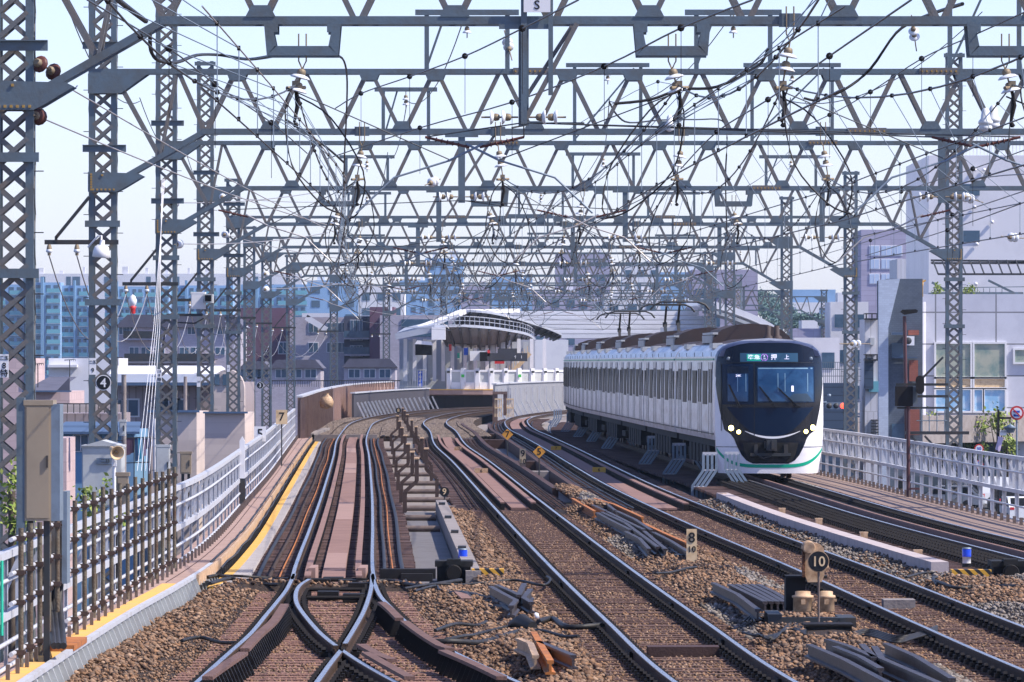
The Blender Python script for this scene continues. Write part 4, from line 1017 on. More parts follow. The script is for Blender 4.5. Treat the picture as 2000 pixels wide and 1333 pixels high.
# stripe and smile
m = patch(np.linspace(0,1,2), lambda z:0, lambda z:0, 0, 1); m = MB(); n = 60
def curve_band(xa, xb, zf, th, off, mt, nm):
    m = MB(); vs = []
    for k in range(n+1):
        x = xa+(xb-xa)*k/n; z = zf(x); t = th(x)
        for e in (-t/2, t/2): zq = z+e; xx = max(-hw(zq), min(hw(zq), x)); vs.append((xx, yfront(xx,zq)-off, zq))
    m.add(vs, [(2*k,2*k+2,2*k+3,2*k+1) for k in range(n)], 0, True); m.xf(T0); return part(nm, m, M[mt], cab)
curve_band(-1.36,1.36, lambda x: .345+.40*(abs(x)/1.36)**5+.04*(abs(x)/1.36)**2, lambda x: .085, .008, 'stripe', 'green_stripe')
curve_band(-.66,.76, lambda x: 1.075+.165*((x-.05)/.7)**2, lambda x: .012+.045*max(0,1-((x-.05)/.71)**2), .024, 'white', 'smile_line')
m = MB(); q = patch(np.linspace(.83,.845,2), lambda z:-1.37, lambda z:-.84, .012, 10); m.add(q.v,q.f); q = patch(np.linspace(.83,.845,2), lambda z:.84, lambda z:1.37, .012, 10); m.add(q.v,q.f); m.xf(T0); part('seam', m, M['steeldark'], cab)
for x, z, rr in ((-1.0,1.318,.052),(-.815,1.22,.04),(.91,1.23,.04),(1.09,1.33,.052)):
    m = MB(); m.lathe((x,yfront(x,z)-.01,z), [(rr*1.5,0),(rr*1.6,.02),(rr,.03)], (0,-1,0), 16); m.xf(T0); hl = part('headlight', m, M['black'], cab)
    m = MB(); m.lathe((x,yfront(x,z)-.035,z), [(rr*1.35,0),(rr*1.2,.015),(rr*.3,.022)], (0,-1,0), 16); m.xf(T0); part('lamp_lens', m, M['lamp'], hl)
for x in (-1.06,1.05): m = MB(); m.lathe((x,yfront(x,3.1)-.02,3.09), [(.05,0),(.05,.015),(.02,.02)], (0,-1,0), 14); m.xf(T0); part('marker_lamp', m, M['zinc'], cab)
def ftext(t, sz, x, z, mt, par, rot=0, sx=1):
    p = T0 @ Vector((x, yfront(x,z)-.045, z)); o = text(t, sz, p, M[mt], par, 'lettering', sx=sx)
    if rot: o.matrix_local = o.matrix_local @ Matrix.Rotation(rot,4,'Z')
ftext('2140', .15, .60, 1.26, 'white', cab, R(12))
ftext('24K', .085, -.82, 2.655, 'ledw', cab)
m = MB()
for k in range(4): q = patch(np.linspace(3.045+k*.043,3.070+k*.043,2), lambda z:-.60, lambda z:-.24, .026, 4); m.add(q.v,q.f)
m.xf(T0); part('display_block', m, M['ledg'], ds)
m = MB()
for k in range(24):
    if k % 6 == 5: continue
    a = 2*math.pi*k/24; b = 2*math.pi*(k+1)/24; c = Vector((-.155,0,3.125)); y = yfront(-.155,3.12)-.034
    m.beam((c.x+.085*math.cos(a),y,c.z+.085*math.sin(a)),(c.x+.085*math.cos(b),y,c.z+.085*math.sin(b)),.014,.008)
m.xf(T0); part('display_ring', m, M['ledp'], ds)
ftext('準急', .125, -.42, 3.125, 'ledw', ds, sx=1.3); ftext('Z', .07, -.155, 3.155, 'ledw', ds); ftext('14', .06, -.155, 3.09, 'ledw', ds); ftext('押', .16, .09, 3.125, 'ledw', ds); ftext('上', .13, .42, 3.125, 'ledw', ds)
# wipers
for x0,z0,x1,z1 in ((-1.05,2.42,-.78,1.87),(-.28,2.38,.12,1.88),(.20,2.34,.70,1.87)):
    m = MB(); a = Vector((x0,yfront(x0,z0)-.05,z0)); b = Vector((x1,yfront(x1,z1)-.05,z1)); m.beam(a,b,.035,.02); m.beam(a+Vector((-.03,-.01,.02)),b+Vector((-.05,-.01,.0)),.012,.012); m.beam(b+Vector((-.06,0,0)),b+Vector((.05,0,-.01)),.05,.04)
    m.xf(T0); part('wiper', m, M['black'], cab)
m = MB()
for x in (.02,.24): m.lathe((x,1.2,3.6), [(.14,0),(.12,.06),(.07,.1),(.07,.34),(.0,.34)], (0,0,1), 10)
m.xf(T0); part('roof_antenna', m, M['roofd'], tr)
# ------------------------------------------------------------------ railings
def railing(name, lab, P, off, y0, y1, h, zb, side, step=1.3, pw=.04):
    """side = +1 when the track lies to the right of it"""
    r = thing(name, lab, 'railing', tuple(P.off(y0, off, zb)))
    pt = lambda y, z, o=0: P.off(y, off+o, z)
    ysl = list(np.linspace(y0, y1, int((y1-y0)/3)+1))
    for nm, z, ww, hh in (('top_rail', zb+h, .09, .07), ('middle_rail', zb+h*.50, .08, .075)):
        m = MB(); sweep(m, [(off-ww/2, z-hh), (off-ww/2, z), (off+ww/2, z), (off+ww/2, z-hh)], P.samples(y0, y1, 2)); part(nm, m, M['white_rail'], r)
    for z in (zb+h*.76, zb+h*.25, zb+.06):
        m = MB(); m.tube([pt(y, z, .03*side) for y in ysl], .022, 6); part('pipe', m, M['white_rail'], r)
    c = ORG[r.name]; k = 0; full = None; up = None; rest = MB()
    for y in np.arange(y0, y1, step):
        p = pt(y, 0)
        if k < 98:
            if k % 2 == 0:
                if full is None:
                    m = MB(); m.box(-pw,pw,-.008,.008,zb,zb+h-.04); m.box(-pw,-pw*.7,-.03,.03,zb,zb+h-.04); m.box(pw*.7,pw,-.03,.03,zb,zb+h-.04); full = o = part('post', m, M['white_rail'], r, world=False)
                else: o = inst(full, r)
            else:
                if up is None:
                    m = MB(); m.box(-pw*.9,pw*.9,-.008,.008,zb+h*.5,zb+h-.04); m.beam((side*.03,0,zb+h*.92),(-side*.22,0,zb+h*.42),.05,.05); up = o = part('half_post', m, M['white_rail'], r, world=False)
                else: o = inst(up, r)
            o.location = (p.x-c.x, p.y-c.y, -c.z)
        else: rest.beam((p.x,p.y,zb),(p.x,p.y,zb+h-.04),.08,.03)
        k += 1
    if rest.v: part('posts', rest, M['white_rail'], r, kind='stuff')
    m = MB()
    for y in np.arange(y0+.4, y1, 1.3): p = pt(y, 0, .14*side); m.box(p.x-pw*.6-.008,p.x+pw*.6+.008,p.y-.03,p.y+.03,zb-.02,zb+.15)
    part('foot_stubs', m, M['bronze'], r, kind='stuff')
    return r
railing('white_railing', 'white railing along the left walkway, in front of the lattice columns', EL, 0, 58, 262, 1.17, .02, 1, 1.5, .018)
railing('white_railing', 'white railing along the right walkway, between the train and the parked cars', PD, 2.75, 112, 345, 1.33, -.2, -1, 1.3)
# rusty pipe racks in front of the left railing
def rack(lab, ya, yb, n, z0, z1):
    r = thing('pipe_rack', lab, 'pipe barrier', (-4.9, ya, z0), 'rusty pipe racks')
    X = lambda y: EL.X(y)+.10
    for z in (z1-.12, z1-.45, z0+.45*(z1-z0), z0+.12):
        m = MB(); m.tube([(X(ya)-.03,ya-.5,z),(X(yb)-.03,yb+.3,z)], .024, 8); part('cross_pipe', m, M['white_rail'], r)
    for k in range(n):
        y = ya+(yb-ya)*k/(n-1); m = MB(); dz = random.uniform(-.03,.03)
        m.tube([(X(y)+.03,y,z0+dz),(X(y)+.03,y,z1+dz)], .026, 8); up = part('upright_pipe', m, M['tanpipe'], r)
        for z in (z1-.12, z1-.45, z0+.45*(z1-z0), z0+.12): m = MB(); m.box(X(y)-.042,X(y)+.065,y-.04,y+.04,z-.025,z+.025); m.box(X(y)-.075,X(y)+.08,y-.012,y+.012,z-.012,z+.012); part('clamp', m, M['umber'], up)
M['tanpipe'] = mat('weathered_pipe', (.15,.135,.10), .6, .1, (.09,.05,.03), 5, .9, .3)
rack('long rack of rusty vertical pipes between the cabinets and the white railing', 72.5, 94.5, 14, .08, 1.52)
rack('short rack of rusty vertical pipes at the left picture edge beside the tall cabinet', 64.2, 69.6, 5, .08, 1.42)
m = MB()
for x in (-4.80,-4.76): m.tube([(x,62.1,.45),(x,62.1,1.15)], .015, 8)
single('green_pipes', m, M['grn2'], 'pair of bright green pipes at the lower left edge', 'pipes')
# cabinets
def cabinet(name, lab, px0, px1, py0, py1, d, dep, mt, posts=True, door=True):
    a = W(px0,py0,d); b = W(px1,py1,d); r = thing(name, lab, 'cabinet', ((a.x+b.x)/2, d, b.z))
    m = MB(); m.box(a.x,b.x,d,d+dep,b.z,a.z); m.box(a.x-.01,b.x+.02,d-.015,d+dep+.01,a.z-.03,a.z+.02); o = part('body', m, M[mt], r)
    if door:
        m = MB(); m.box(a.x+.02,b.x-.02,d-.012,d,b.z+.03,a.z-.05); part('door', m, M[mt], r)
        m = MB(); m.box(b.x-.05,b.x-.03,d-.03,d-.012,(a.z+b.z)/2-.06,(a.z+b.z)/2+.06); part('handle', m, M['steeldark'], r)
    if posts:
        m = MB(); m.box(a.x+.02,a.x+.08,d+.05,d+.11,-.4,b.z); m.box(b.x-.08,b.x-.02,d+.05,d+.11,-.4,b.z); part('legs', m, M['steeldark'], r)
    return r
r = cabinet('equipment_cabinet', 'tall beige steel cabinet mounted high at the left edge', 48, 100, 786, 1018, 66, .5, 'cabinet')
m = MB(); a = W(100,790,66); b = W(113,1018,66); m.box(a.x,b.x+.02,66,66.5,b.z,a.z); part('side_box', m, M['zinc'], r)
m = MB(); p = W(38,780,66); m.box(p.x-.03,p.x+.05,66,66.1,.0,2.65); part('back_post', m, M['steel'], r)
r = cabinet('equipment_cabinet', 'lower brown steel cabinet with cables below, behind the first rack of pipes', 92, 122, 963, 1140, 70, .35, 'cabinet')
m = MB(); a = W(122,960,70); b = W(132,1140,70); m.box(a.x,b.x,69.9,70.4,b.z,a.z); part('side_cover', m, M['zinc'], r)
for k, x in enumerate((100,108,118)):
    m = MB(); m.tube([W(x,1138,70.1),W(x-2,1180,70),W(x+3,1230,69),W(x+6,1262,66)], .035, 8); part('cable', m, M['cable'], r)
m = MB(); m.tube([W(96,960,70),W(97,1010,69.8),W(90,1060,69.8),W(84,1130,69.8),W(86,1200,69)], .028, 8); part('cable', m, M['cable'], r)
cabinet('junction_box', 'small brown box hung on the rusty pipe rack', 227, 250, 926, 991, 85.5, .15, 'cabinet', False)
m = MB(); m.tube([W(240,990,85.5),W(238,1010,85.4),W(229,1030,85.4),W(226,1060,85.4),W(228,1130,85.6)], .02, 6); single('conduit', m, M['cable'], 'black conduit hanging below the small brown box on the pipe rack', 'conduit')
r = cabinet('relay_hut', 'pale grey hut with a shallow gable roof behind the horn speaker', 160, 237, 872, 990, 122, 1.2, 'cabgrey', False)
a = W(158,872,122); b = W(240,862,122); m = MB(); m.prism([(a.x,a.z),(b.x,a.z),((a.x+b.x)/2,a.z+.11)], 121.95, 123.3); part('roof', m, M['cabgrey'], r)
p = W(205,901,121.9); m = MB(); m.box(p.x-.16,p.x+.16,121.95,121.98,p.z-.055,p.z+.055); o = part('name_plate', m, M['zinc'], r); text('二23', .085, (p.x,121.94,p.z), M['black'], o, 'lettering')
cabinet('lineside_box', 'upright pale box beside the third left column', 304, 331, 871, 945, 140, .3, 'cabgrey', True)
cabinet('lineside_box', 'small cream box right of the third left column', 352, 373, 884, 926, 141, .25, 'cabinet', True)
cabinet('lineside_box', 'narrow grey box strapped to the second left column', 233, 245, 822, 852, 143, .2, 'cabgrey', False)
r = cabinet('white_camera_box', 'white weatherproof camera box with a dark lens hood beside the fourth column', 373, 400, 572, 604, 200, .5, 'white', False)
a = W(398,575,200); b = W(416,592,200); m = MB(); m.box(a.x,b.x,199.7,200.5,b.z,a.z); part('hood', m, M['cabgrey'], r); m = MB(); m.box(a.x+.05,b.x-.04,199.66,199.7,b.z+.05,a.z-.03); part('lens', m, M['winb'], r)
m = MB(); a = W(325,613,200); b = W(396,618,200); m.box(a.x,b.x,200,200.1,b.z,a.z); m.tube([W(398,622,200),(W(380,632,200)),W(345,630,200),W(322,650,200),W(315,700,200)],.025,6); part('bracket', m, M['steeldark'], r)
# horn speaker
p = W(225,882,112); r = thing('horn_speaker', 'cream horn loudspeaker on a short white mast above the pipe rack', 'loudspeaker', tuple(p))
ax = Vector((.35,-.9,-.22)).normalized(); m = MB(); m.lathe(p, [(.04,-.22),(.05,-.12),(.055,-.02),(.075,.05),(.105,.10),(.125,.115),(.118,.118),(.09,.08),(.03,.0)], ax, 20); part('horn', m, M['cream'], r)
m = MB(); m.lathe(p, [(.03,.03),(.03,.07),(.0,.08)], ax, 10); part('driver', m, M['ins'], r)
m = MB(); m.tube([p+Vector((-.02,.05,-.05)),p+Vector((-.02,.05,-.9))], .03, 8); m.box(p.x-.06,p.x+.02,p.y,p.y+.1,p.z-.25,p.z-.15); part('mast', m, M['white'], r)
# dome lamp on the second column
p = W(198,492,143.7); r = thing('dome_lamp', 'white bell-shaped lamp hanging on the second left column', 'lamp', tuple(p)); m = MB(); m.lathe(p, [(.05,.25),(.06,.14),(.15,.11),(.18,.0),(.19,-.12),(.17,-.13),(.05,-.05)], (.1,0,1), 18); part('shade', m, M['white'], r)
m = MB(); m.tube([p+Vector((0,0,.2)),p+Vector((0,.05,.34)),p+Vector((-.08,.1,.34)),p+Vector((-.3,.2,.1))], .02, 6); part('arm', m, M['white'], r)
# ------------------------------------------------------------------ posts with numbers
def post_sign(name, lab, px, ptop, pbase, z0, wpx, plates, mt='white', lower='bronze'):
    b = U(px, pbase, z0); d = b.y; k = F/d; r = thing(name, lab, 'marker post', (b.x,d,z0)); w_ = wpx/k
    top = W(px, ptop, d).z; m = MB(); m.box(b.x-w_/2,b.x+w_/2,d,d+.06,z0-.1,top-.04); m.prism([(b.x-w_/2,top-.04),(b.x+w_/2,top-.04),(b.x,top)] if mt == 'white' else [(b.x-w_/2,top-.04),(b.x+w_/2,top-.04),(b.x+w_/2,top),(b.x-w_/2,top)], d, d+.06)
    part('post', m, M[mt], r)
    zl = z0+(top-z0)*.28
    m = MB(); m.box(b.x-w_/2-.004,b.x+w_/2+.004,d-.004,d+.064,z0-.1,zl); part('base', m, M[lower], r)
    for t, frac, sz in plates: text(t, sz, (b.x,d-.006,z0+(top-z0)*frac), M['black'], r, 'number')
    return r
post_sign('kilometre_post', 'white wooden 8 over 10 post at the left white railing', 337, 1022, 1112, .0, 14, (('8',.72,.14),('10',.47,.12)))
post_sign('kilometre_post', 'weathered cream 8 over 10 board in the ballast by the stored rails', 1351, 1034, 1096, -.05, 20, (('8',.72,.22),('10',.36,.13)), 'cream', 'cream')
post_sign('kilometre_post', 'small cream 9 over 10 board above the open pit between the middle tracks', 1021, 877, 916, -.1, 12, (('9',.75,.27),('10',.36,.20)), 'cream', 'bronze')
p = U(473,992,.02); r = thing('tall_white_post', 'tall white post with a dark foot standing inside the left railing', 'post', tuple(p)); a = W(473,862,p.y); m = MB(); m.box(p.x-.055,p.x+.055,p.y,p.y+.1,.62,a.z); m.prism([(p.x-.055,a.z),(p.x+.055,a.z),(p.x,a.z+.1)],p.y,p.y+.1); part('shaft', m, M['white'], r); m = MB(); m.box(p.x-.06,p.x+.06,p.y,p.y+.1,0,.62); part('foot', m, M['steeldark'], r)
def plate_post(lab, px, pc, pbase, z0, s, t, ts, mt, shape='sq', post=True, thick=.018):
    b = U(px, pbase, z0); d = b.y; c = W(px, pc, d); r = thing('speed_board' if mt == 'orange' else 'number_board', lab, 'sign', (b.x,d,z0))
    m = MB(); h = s/2
    if shape == 'di': m.prism([(c.x,c.z-h*1.35),(c.x+h*1.35,c.z),(c.x,c.z+h*1.35),(c.x-h*1.35,c.z)], d, d+.02)
    elif shape == 'ro': m.lathe((c.x,d,c.z), [(h,0),(h,.02)], (0,-1,0), 24)
    else: m.box(c.x-h,c.x+h,d,d+.02,c.z-h*1.25,c.z+h*1.25)
    part('board', m, M[mt], r)
    if post: m = MB(); m.tube([(b.x,d+.04,z0-.2),(b.x,d+.04,c.z)], thick, 6); part('post', m, M['steeldark'], r)
    text(t, ts, (c.x,d-.03 if shape == 'ro' else d-.004,c.z), M['cream'] if mt == 'black' else M['black'], r, 'number')
plate_post('square white board with a black 5 above the left railing', 508, 848, 935, .1, .30, '5', .32, 'white')
plate_post('cream board with a black 7 above the far left railing', 550, 815, 905, .1, .33, '7', .34, 'cream')
plate_post('orange diamond board with a black 7 beside the third track', 991, 849, 880, -.1, .30, '7', .3, 'orange', 'di')
plate_post('orange diamond board with a black 5 on a post over the pit', 1053, 883, 926, -.05, .26, '5', .26, 'orange', 'di')
plate_post('round black disc with a cream 9 at the end of the brown frames', 868, 961, 975, -.1, .22, '9', .2, 'black', 'ro', thick=.014)
plate_post('tiny round black disc with an 8 beyond the brown frames', 778, 802, 820, -.1, .30, '8', .24, 'black', 'ro')
for lab, px, py, wpx, mt in (('farther small yellow plate lying across the third track',1086,876,20,'yellowline'),('nearer wide yellow plate lying across the third track',1170,919,26,'yellowline'),('farther weathered tan plate across the second track',897,877,20,'tan'),('nearer weathered tan plate across the second track',940,921,26,'tan')):
    p = U(px,py+3,-.10); ww = wpx*p.y/F; r = thing('track_number_plate', lab, 'plate', tuple(p)); m = MB(); m.box(p.x-ww/2,p.x+ww/2,p.y,p.y+.02,-.12,.03); part('panel', m, M[mt], r); text('7' if 'farther' in lab else '6', .13, (p.x,p.y-.004,-.045), M['black'], r, 'number')
# white cross marker by the frames
p = U(1075,838,-.1); m = MB(); m.box(p.x-.10,p.x+.10,p.y,p.y+.02,.17,.23); m.box(p.x-.03,p.x+.03,p.y-.003,p.y+.017,.1,.30); m.box(p.x-.01,p.x+.01,p.y+.03,p.y+.05,-.3,.2); single('cross_marker', m, M['white'], 'tiny white cross marker beside the row of grey frames', 'marker')
# ------------------------------------------------------------------ bent frames between the tracks
def frame(r, mirror=1, bars=4, w_=.33, h1=.41, h2=.41, foot=.28, lean=.31, mt='frameblue', thick=.065):
    """upright upper part, slanted middle part, short foot; local coordinates, foot at the origin"""
    for k in range(bars):
        x = -w_/2+w_*k/(bars-1); m = MB()
        P = [(0,0,0),(0,0,foot),(lean*.9,0,foot+h2),(lean*.9,0,foot+h2+h1)]
        Q = [(mirror*(p[0]-0)+x, p[1]+k*.0, p[2]) for p in P]
        for a, b in zip(Q[:-1], Q[1:]): m.beam(a, b, thick, .10, up=(0,1,0))
        part('bar', m, M[mt], r, world=False)
    for (z, dx) in ((foot-.01,0),(foot+h2,lean*.9)):
        m = MB(); m.tube([(mirror*dx-w_/2,-.03,z),(mirror*dx+w_/2,-.03,z)], .022, 6); part('tie', m, M['white_rail'] if mt == 'frameblue' else M[mt], r, world=False)
    m = MB(); zt_ = foot+h2+h1; m.box(mirror*lean*.9-w_/2-.02,mirror*lean*.9+w_/2+.02,-.05,.05,zt_-.03,zt_+.05); part('cap', m, M['white_rail'] if mt == 'frameblue' else M[mt], r, world=False)
def frame2(r, mirror):
    """the same bent bars one behind the other along the track"""
    for k in range(3):
        y = k*.45; m = MB(); Q = [(0,y,0),(0,y,.43),(mirror*.25,y,.65),(mirror*.25,y,1.12)]
        for a, b in zip(Q[:-1], Q[1:]): m.beam(a, b, .075, .05, up=(0,1,0))
        part('bar', m, M['umber'], r, world=False)
    for z, dx in ((.41,0),(.66,.25)): m = MB(); m.beam((mirror*dx,0,z),(mirror*dx,.9,z),.05,.05); part('tie', m, M['umber'], r, world=False)
    m = MB(); m.box(mirror*.25-.05,mirror*.25+.05,-.04,.95,1.12,1.15); part('cap', m, M['tan'], r, world=False)
front = [(1365,972),(1307,945),(1259,924),(1184,891),(1154,876),(1128,866),(1103,855),(1078,845)]
back = [(1451,971),(1385,942),(1330,921),(1284,905),(1246,891),(1211,875),(1180,865),(1152,855)]
NTH = ['nearest','second','third','fourth','fifth','sixth','seventh','farthest']
for lst, mir, row in ((front,1,'left'),(back,-1,'right')):
    base = None
    for k, (px, py) in enumerate(lst):
        p = U(px, py, -.43); lab = '%s bent grey steel frame of the %s row beside the train' % (NTH[k], row)
        if base is None:
            base = thing('bent_frame', lab, 'steel frame', tuple(p), 'bent grey frames between the third track and the train'); frame(base, mir)
        else: dup(base, p, label=lab)
lf = [(790,1002),(783,982),(777,958),(773,932),(769,908),(766,888),(763,872)]; rf = [(853,972),(842,940),(828,905),(818,885),(808,868),(802,856),(797,848)]
for lst, mir, row in ((lf,1,'left'),(rf,-1,'right')):
    base = None
    for k, (px, py) in enumerate(lst):
        p = U(px, py, -.15); lab = '%s bent brown frame of the %s row between the two left tracks' % (NTH[k], row)
        if base is None:
            base = thing('bent_frame', lab, 'steel frame', tuple(p), 'bent brown frames between the two left tracks'); frame2(base, mir)
        else: dup(base, p, label=lab)
# concrete trough and beam, lamps
r = thing('cable_trough', 'grey steel channel with bolted lugs beside the grating at the ballast edge', 'channel', (-1.1,120,-.3))
m = MB(); edge_strip(m, troughX, troughX, 95, 144, -.42, .02, 14, 0, .22); part('channel', m, M['conc'], r)
for y in (98,106,116,127,139): m = MB(); x = troughX(y)+.06; m.box(x-.04,x+.09,y,y+.5,.02,.07); part('lug', m, M['steeldark'], r)
m = MB(); edge_strip(m, beamX, beamX, 98, 150, -.42, .06, 20, -.12, .14); bm = single('concrete_beam', m, M['concpink'], 'long pale concrete beam in the ballast left of the rightmost track', 'beam')
r = thing('beam_brackets', 'small tan brackets bolted along the far side of the pale concrete beam', 'brackets', (6,120,0))
for px, py in ((1413,965),(1528,994),(1600,1014),(1688,1041),(1794,1076)): p = U(px,py,.06); m = MB(); m.box(p.x-.06,p.x+.06,p.y,p.y+.3,-.05,.05); m.box(p.x-.07,p.x+.07,p.y,p.y+.3,.05,.07); part('bracket', m, M['tan'], r)
for lab, px, py in (('blue and white marker lamp at the end of the steel channel',904,1105),('blue and white marker lamp beside the rightmost track',1888,1103)):
    p = U(px, py, -.12); r = thing('marker_lamp', lab, 'lamp', tuple(p)); m = MB(); m.lathe(p+Vector((0,0,.02)), [(.065,0),(.065,.10),(.07,.10)], (0,0,1), 16); part('base', m, M['white'], r)
    m = MB(); m.lathe(p+Vector((0,0,.12)), [(.07,0),(.07,.11),(.066,.12)], (0,0,1), 16); part('glass', m, M['blueglass'], r); m = MB(); m.lathe(p+Vector((0,0,.24)), [(.072,0),(.072,.02),(.0,.025)], (0,0,1), 16); part('lid', m, M['zinc'], r)
    m = MB(); m.box(p.x-.07,p.x+.07,p.y-.02,p.y+.02,p.z-.06,p.z+.02); part('foot', m, M['steeldark'], r)
# point machines with striped covers
M['stripes'] = mat('hazard_stripes', (.7,.4,.03), .6, extra=None)
def hazard():
    m = bpy.data.materials.new('hazard_stripes'); m.use_nodes = True; t = m.node_tree; b = t.nodes['Principled BSDF']; b.inputs['Roughness'].default_value = .6
    g_ = t.nodes.new('ShaderNodeNewGeometry'); s = t.nodes.new('ShaderNodeSeparateXYZ'); t.links.new(g_.outputs['Position'], s.inputs[0])
    a = t.nodes.new('ShaderNodeMath'); a.operation = 'ADD'; t.links.new(s.outputs[0], a.inputs[0]); t.links.new(s.outputs[2], a.inputs[1])
    d_ = t.nodes.new('ShaderNodeMath'); d_.operation = 'MULTIPLY'; d_.inputs[1].default_value = 7.0; t.links.new(a.outputs[0], d_.inputs[0])
    f = t.nodes.new('ShaderNodeMath'); f.operation = 'FRACT'; t.links.new(d_.outputs[0], f.inputs[0]); c = t.nodes.new('ShaderNodeMath'); c.operation = 'GREATER_THAN'; c.inputs[1].default_value = .5; t.links.new(f.outputs[0], c.inputs[0])
    x = t.nodes.new('ShaderNodeMix'); x.data_type = 'RGBA'; x.inputs[6].default_value = (.62,.33,.03,1); x.inputs[7].default_value = (.015,.013,.012,1); t.links.new(c.outputs[0], x.inputs[0]); t.links.new(x.outputs[2], b.inputs['Base Color']); return m
M['stripes'] = hazard()
def point_machine(lab, px, py, left=1):
    p = U(px, py, -.15); x, y, z = p; r = thing('point_machine', lab, 'point machine', tuple(p))
    m = MB(); m.lathe((x,y-.1,z+.14), [(.10,0),(.10,.0),(.115,.03),(.115,.25),(.10,.28)], (0,1,0), 16); part('motor', m, M['fast'], r)
    m = MB(); m.box(x-.24,x+.24,y+.15,y+.9,z,z+.26); m.box(x-.27,x-.10,y+.12,y+.95,z+.22,z+.30); m.box(x+.10,x+.27,y+.12,y+.95,z+.22,z+.30); m.box(x-.1,x+.1,y+.05,y+.4,z+.24,z+.33); part('case', m, M['under'], r)
    m = MB(); m.box(x+.26*left,x+.72*left,y,y+.4,z+.10,z+.19) if left > 0 else m.box(x-.85,x-.28,y,y+.4,z+.08,z+.18); part('striped_cover', m, M['stripes'], r)
    m = MB()
    if left > 0: m.box(x-1.05,x-.26,y,y+.35,z+.05,z+.19); m.box(x-.75,x-.30,y-.25,y,z+.02,z+.13)
    m.box(x-.35,x+.4,y+.1,y+1.0,z-.08,z-.005); part('rod_cover', m, M['dark'], r)
point_machine('black point machine with an orange striped cover between turnout and lamp', 886, 1138)
point_machine('black point machine with a yellow striped cover at the right picture edge', 1975, 1138, -1)
# the ground signal with number ten
b = U(1592, 1225, -.12); d = b.y; r = thing('ground_signal', 'weathered tan dwarf signal with round black 10 disc standing on a black frame', 'signal', (b.x, d, -.12))
def sx(px): return (px-1000)*d/F
def sz(py): return 3-(py-HY)*d/F
m = MB(); m.box(sx(1500),sx(1672),d,d+.25,sz(1236),sz(1207)); m.box(sx(1500),sx(1527),d-.05,d+1.2,sz(1236),sz(1200)); m.box(sx(1640),sx(1672),d-.02,d+1.2,sz(1236),sz(1208)); part('base_frame', m, M['steeldark'], r)
m = MB(); m.box(sx(1537),sx(1575),d+.3,d+.8,sz(1195),sz(1128)); m.box(sx(1537),sx(1618),d+.25,d+.8,sz(1132),sz(1127)); part('stand', m, M['dark'], r)
for x0, x1 in ((1550,1588),(1598,1631)):
    m = MB(); c = (sx((x0+x1)/2), d+.14, sz(1196)); R0 = (sx(x1)-sx(x0))/2
    m.lathe(c, [(R0*.9,0),(R0,.01),(R0,.16),(R0*1.12,.165),(R0*1.12,.19),(R0*.8,.2),(R0*.8,.24),(R0*.5,.245)], (0,0,1), 18); m.box(c[0]-.025,c[0]+.025,d+.14-R0-.02,d+.14-R0+.01,c[2]+.09,c[2]+.15); m.box(c[0]+R0*.9,c[0]+R0*1.25,d+.1,d+.16,c[2]+.12,c[2]+.15); part('relay_pot', m, M['tan'], r)
m = MB(); c = Vector((sx(1592), d+.1, sz(1085))); w2 = .115
poly = [(c.x-w2*.7,c.z-.32),(c.x+w2*.7,c.z-.32),(c.x+w2,c.z-.24),(c.x+w2,c.z+.04)]+[(c.x+w2*math.cos(a),c.z+.04+w2*.9*math.sin(a)) for a in np.linspace(.2,2.9,9)]+[(c.x-w2,c.z+.04),(c.x-w2,c.z-.24)]
m.prism(poly, d+.1, d+.34); hd_ = part('lamp_housing', m, M['tan'], r)
m = MB(); m.lathe((c.x-.07,d-.02,c.z+.09), [(.06,0),(.075,.0),(.08,.3),(.07,.34)], (0,1,0), 18); part('hood', m, M['tan'], hd_)
m = MB(); m.box(c.x-w2-.03,c.x-w2+.0,d+.08,d+.3,c.z-.26,c.z+.12); part('side_plate', m, M['rust'], hd_)
m = MB(); m.lathe((c.x+w2,d+.15,c.z-.14), [(.03,0),(.035,.03),(.02,.05)], (1,0,0), 10); part('knob', m, M['tan'], hd_)
c = Vector((sx(1597), d-.18, sz(1096))); rr = 21*d/F; m = MB(); m.lathe(c, [(rr,0),(rr,.015)], (0,-1,0), 32); dd = part('number_disc', m, M['tan'], r); m = MB(); m.lathe(c+Vector((0,-.016,0)), [(rr*.93,0),(rr*.93,.004)], (0,-1,0), 32); part('disc_face', m, M['black'], dd); text('10', .165, c+Vector((0,-.024,-.005)), M['cream'], dd, 'number')
m = MB(); m.tube([(c.x+.005,d-.15,c.z-rr*.8),(c.x+.005,d-.15,sz(1216))], .014, 8); part('disc_post', m, M['bronze'], r)
p = U(1620,1246,-.15); r = thing('connection_box', 'flat black connection box with cables in front of the ground signal', 'box', tuple(p)); k = p.y/F
m = MB(); m.box(p.x-46*k,p.x+44*k,p.y,p.y+.6,-.15,-.02); m.box(p.x-50*k,p.x+47*k,p.y-.03,p.y+.63,-.02,.005); part('case', m, M['fast'], r)
m = MB(); m.box(p.x+5*k,p.x+38*k,p.y-.04,p.y,-.12,-.06); part('handle', m, M['under'], r)
